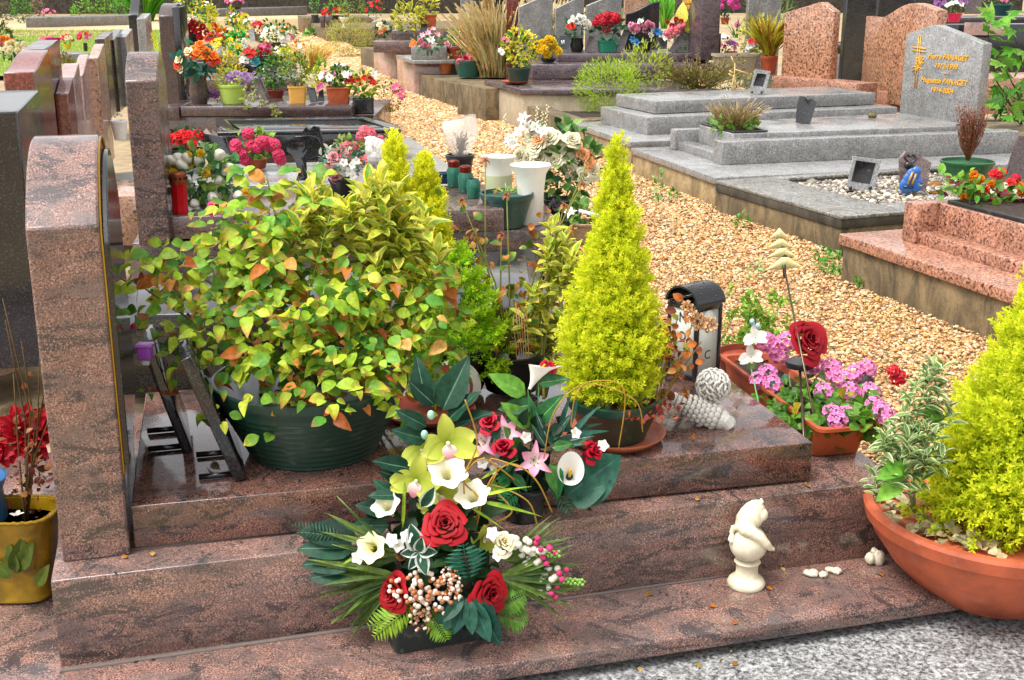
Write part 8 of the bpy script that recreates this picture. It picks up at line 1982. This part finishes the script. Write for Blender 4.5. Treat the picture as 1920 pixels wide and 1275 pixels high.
# heart plaque
yh = at(1712, 365, .3).y
e, z0, _ = flat_plaque('memorial_plaque', 'brown heart plaque with a blue glazed relief and black metal heart', [(1690, 345), (1735, 360), (1751, 308), (1730, 294), (1706, 288), (1694, 300)], yh, .035, G_TWO, .3)
mb = MB(); pts = []
for k in range(25):
    a = 2 * PI * k / 24; hx_ = 16 * math.sin(a) ** 3; hy_ = 13 * math.cos(a) - 5 * math.cos(2 * a) - 2 * math.cos(3 * a) - math.cos(4 * a)
    p = aty(1712 + hx_ * .62, 300 - hy_ * .6, yh); pts.append(Vector((p.x, p.y + (p.z - z0) * .3 - .006, p.z)))
mb.tube(pts, .006, 6, (.012, .01, .01)); p = aty(1708, 312, yh); mb.ball((p.x, p.y + (p.z - z0) * .3 - .01, p.z), (.03, .012, .025), (.02, .016, .015), None, 6); mb.build('metal_heart', GLOSS, e, True)
mb = MB()
for px, py, r in ((1712, 330, 14), (1700, 348, 14), (1716, 345, 15), (1706, 338, 14), (1718, 322, 9)): p = aty(px, py, yh - .03); mb.ball(p, (r * mpp(p), .018, r * mpp(p) * 1.1), hx('2f6ab8'), None, 10)
mb.build('blue_relief', attr_mat('blue_glaze', .2, 0, .6, .3, 30), e, True)
mb = MB(); 
for a_, b_ in (((1702, 345), (1712, 322)), ((1710, 346), (1718, 326)), ((1694, 350), (1712, 352))): mb.tube([aty(*a_, yh - .055), aty(*b_, yh - .05)], .008, 6, hx('b08a4a') if a_[1] < 348 else (.02, .02, .02))
mb.build('figure_relief', GLOSS, e, True)
FP('pot', 'dark green ribbed bowl with a dead brown twiggy bush', 'planter', 1825, 338, .3, ('round', 98, 30, '1f5a34', .8), ('twig', 60, 100, [hx('7a4a32'), hx('8f5a3c'), hx('5a3424')], 130, 5))
flat_plaque('memorial_plaque', 'brown wood grained plaque leaning in from the right edge', [(1888, 332), (1960, 340), (1970, 262), (1922, 258)], at(1900, 345, .31).y, .04, G_BROWN, .3)
p = at(1637, 222, .535); mb = MB(); mb.ball(p + Vector((0, .03, .02)), (.04, .03, .025), hx('6a6038'), None, 8); v = mb.V[0]; v += rs.normal(0, .002, v.shape); base_mesh(mb, 'mossy_stone', MATTE, 'small mossy pebble lying alone on the engraved tomb slab', 'stone', True)
for px, py, r, lab in ((1752, 346, 15, 'long rust moss cushion at the back of the white pebbles'), (1716, 366, 8, 'small brown moss cushion in front of the heart plaque'), (1752, 362, 10, 'flat brown moss patch right of the heart plaque')): p = at(px, py, .3); s = mpp(p); mb = MB().ball(p, (r * s, r * s * .7, r * s * .4), hx('8a5a1c'), None, 8); v = mb.V[0]; v += rs.normal(0, .003, v.shape); base_mesh(mb, 'moss', MATTE, lab, 'moss', True)
# stone trough plant
e = empty('trough_plant', at(1350, 236, .53), 'dry grass and green weeds in the black tray of the grey stone trough', 'plant')
tc = sum(R7(du + .2, -.21, .19, .46), Vector()) / 4; tc.z = 0
q = R7(du + .19, -.2, .18, .47)
qi = shrink(q, .03); ring('tray', [Vector((p.x, p.y, 0)) for p in q], [Vector((p.x, p.y, 0)) for p in qi], .545, .02, PLASTIC, e)
MB().add([(p.x, p.y, .535) for p in qi], [(0, 1, 2, 3)]).build('soil', M_DIRT, e)
blades(e, tc + Vector((0, 0, .535)), .12, 160, .22, [hx('b09a6a'), hx('9a8050')], [hx('c8b48a')], .5, name='dry_grass'); broad(e, tc + Vector((-.02, -.02, .56)), .2, .18, .05, 120, .06, [hx('6a9a3a'), hx('8fae4a')], None, LF_PLAIN, 'weeds')
for tag_ in (e,):
    for o in tag_.children:
        if o.name.startswith('tray'): o.data.color_attributes['Col'].data.foreach_set('color', np.tile((.01, .01, .011, 1), (len(o.data.vertices), 1)).astype(np.float32).ravel())
# red tomb trough flowers
q = R5(.14, 1.28, .15, .53); qi = shrink(q, .03); c_ = sum(q, Vector()) / 4
e = empty('flower_tray', Vector((c_.x, c_.y, .565)), 'black tray of red begonias and orange marigolds in the salmon tomb', 'planter')
ring('tray', q, qi, .585, .025, PLASTIC, e)
for o in e.children: o.data.color_attributes['Col'].data.foreach_set('color', np.tile((.01, .01, .011, 1), (len(o.data.vertices), 1)).astype(np.float32).ravel())
MB().add([(p.x, p.y, .572) for p in qi], [(0, 1, 2, 3)]).build('soil', M_DIRT, e)
yt = at(1830, 372, .58).y
P = [tuple(aty(px + rnd.gauss(0, 26), py + rnd.gauss(0, 10), yt + rnd.gauss(0, .07))) for px, py in ((1820, 362), (1850, 372), (1885, 380), (1910, 380), (1800, 350), (1870, 360), (1930, 390)) for _ in range(32)]
m = len(P); MB().inst(LF_PLAIN, frames(np.array(P), rs.normal(size=(m, 3)) + [0, -.2, .4], rs.normal(size=(m, 3)) * .4 + [0, -.4, .9], .06 * rs.uniform(.5, 1.2, m)), pick([hx('5a9a2c'), hx('7ab03a'), hx('6a1c2a'), hx('4f7a22')], m), pick([hx('8fbd4a'), hx('8a2a34')], m)).build('foliage', LEAF, e, True)
for me, L, s in ((CYC_RED, [(1868, 324), (1878, 322), (1862, 328), (1848, 356), (1842, 360), (1888, 362), (1895, 342)], 10), (POM_ORANGE, [(1820, 334), (1832, 340), (1838, 336), (1808, 370), (1860, 346), (1910, 348), (1915, 362), (1928, 366), (1826, 328)], 9), (GER_RED, [(1872, 328), (1905, 335)], 9)):
    for px, py in L: p = aty(px, py, yt + rnd.gauss(0, .05)); bloom(me, 'flower', p, (rnd.uniform(-.4, .4), -.6, .7), s * mpp(p), e)
e, z0, _ = flat_plaque('planter', 'clear plastic cup with lime leaves next to the begonia tray', [(1782, 368), (1818, 372), (1822, 350), (1778, 348)], at(1800, 372, .565).y, .05, cel, 0)
broad(e, Vector((aty(1798, 345, e.location.y).x, e.location.y + .02, aty(1798, 345, e.location.y).z)), .06, .04, .03, 26, .05, [hx('9ac02c'), hx('7aac2c')], None, LF_PLAIN)
# weeds along the foot of the right walls
def weed(px, py, w_, h_, n, label, cols=None): FP('weed', label, 'weed', px, py, GZ, None, ('broad', w_, h_, cols or [hx('6aa03a'), hx('8fbd5a'), hx('4f8a2c')], n, 10))
weed(1575, 515, 90, 44, 150, 'largest patch of leafy green weeds at the foot of the salmon tomb wall'); weed(1625, 540, 50, 26, 60, 'lower green weeds trailing right along the salmon tomb wall'); weed(1540, 492, 26, 30, 30, 'upright yellow flowered weed by the pebble kerb corner')
weed(1390, 430, 26, 26, 34, 'small green weed at the foot of the pebble kerb wall'); weed(1235, 378, 24, 60, 50, 'thin tall weed at the grey tomb wall', [hx('9ab86a'), hx('7aa04a')]); weed(1262, 372, 16, 14, 16, 'tiny weed right of the thin tall one'); weed(1415, 525, 30, 30, 26, 'sparse weed alone in the gravel behind the shrub', [hx('a0b87a'), hx('7a9a4a')]); weed(850, 196, 26, 10, 30, 'low grass at the mossy far wall'); weed(1655, 545, 20, 12, 14, 'tiny weed farthest right along the salmon tomb wall')
weed(590, 70, 40, 10, 60, 'low grass around the pale paving slab')

XB = (('mound of orange marigolds between the yellow conifers', 418, 84, .5, 40, 30, GRN, [(POM_ORANGE, 9, 5)]), ('bright yellow flower mound left of the white paper bouquet', 428, 120, .5, 54, 44, YGR, [(SM_YEL, 14, 5)]),
 ('white and pink flower mound above the photo plaque', 446, 52, .5, 44, 26, GRN, [(SM_WHITE, 7, 4), (SM_PINK, 5, 4)]), ('yellow daisies behind the crimson roses', 388, 44, .5, 44, 34, YGR, [(SM_YEL, 10, 5), (SM_WHITE, 4, 4)]),
 ('red geraniums between the yellow mound and the magenta pot', 492, 122, .5, 40, 26, GRN, [(POM_RED, 6, 5)]), ('yellow green shrub with white flowers right of the magenta pot', 528, 124, .4, 44, 34, YGR, [(SM_WHITE, 5, 5)]),
 ('orange and yellow flowers at the foot of the black back panel', 348, 150, .5, 40, 36, YGR, [(SM_ORANGE, 6, 5), (SM_YEL, 5, 5)]), ('pink flowers over the straw plant at the gravel', 560, 118, .3, 36, 22, GRN, [(SM_PINK, 8, 5)]),
 ('purple and white flowers low behind the rose pot', 495, 158, .5, 40, 26, GRN, [(SM_PURPLE, 8, 5), (SM_WHITE, 4, 5)]), ('golden shrub between the heather pot and the cyclamen pot', 588, 166, .48, 44, 40, YGR, []),
 ('pink and white flowers behind the cyclamen pot', 640, 150, .45, 40, 26, GRN, [(SM_PINK, 7, 6), (SM_WHITE, 4, 6)]), ('orange and white flower mound at the curve of the path', 545, 70, .2, 36, 18, GRN, [(SM_ORANGE, 6, 4), (SM_WHITE, 5, 4)]))
for lab, px, py, z, w_, h_, cs, bl_ in XB: FP('flower_mound', lab, 'flower', px, py, z, None, ('broad', w_, h_, cs, 130, 7), bl_)
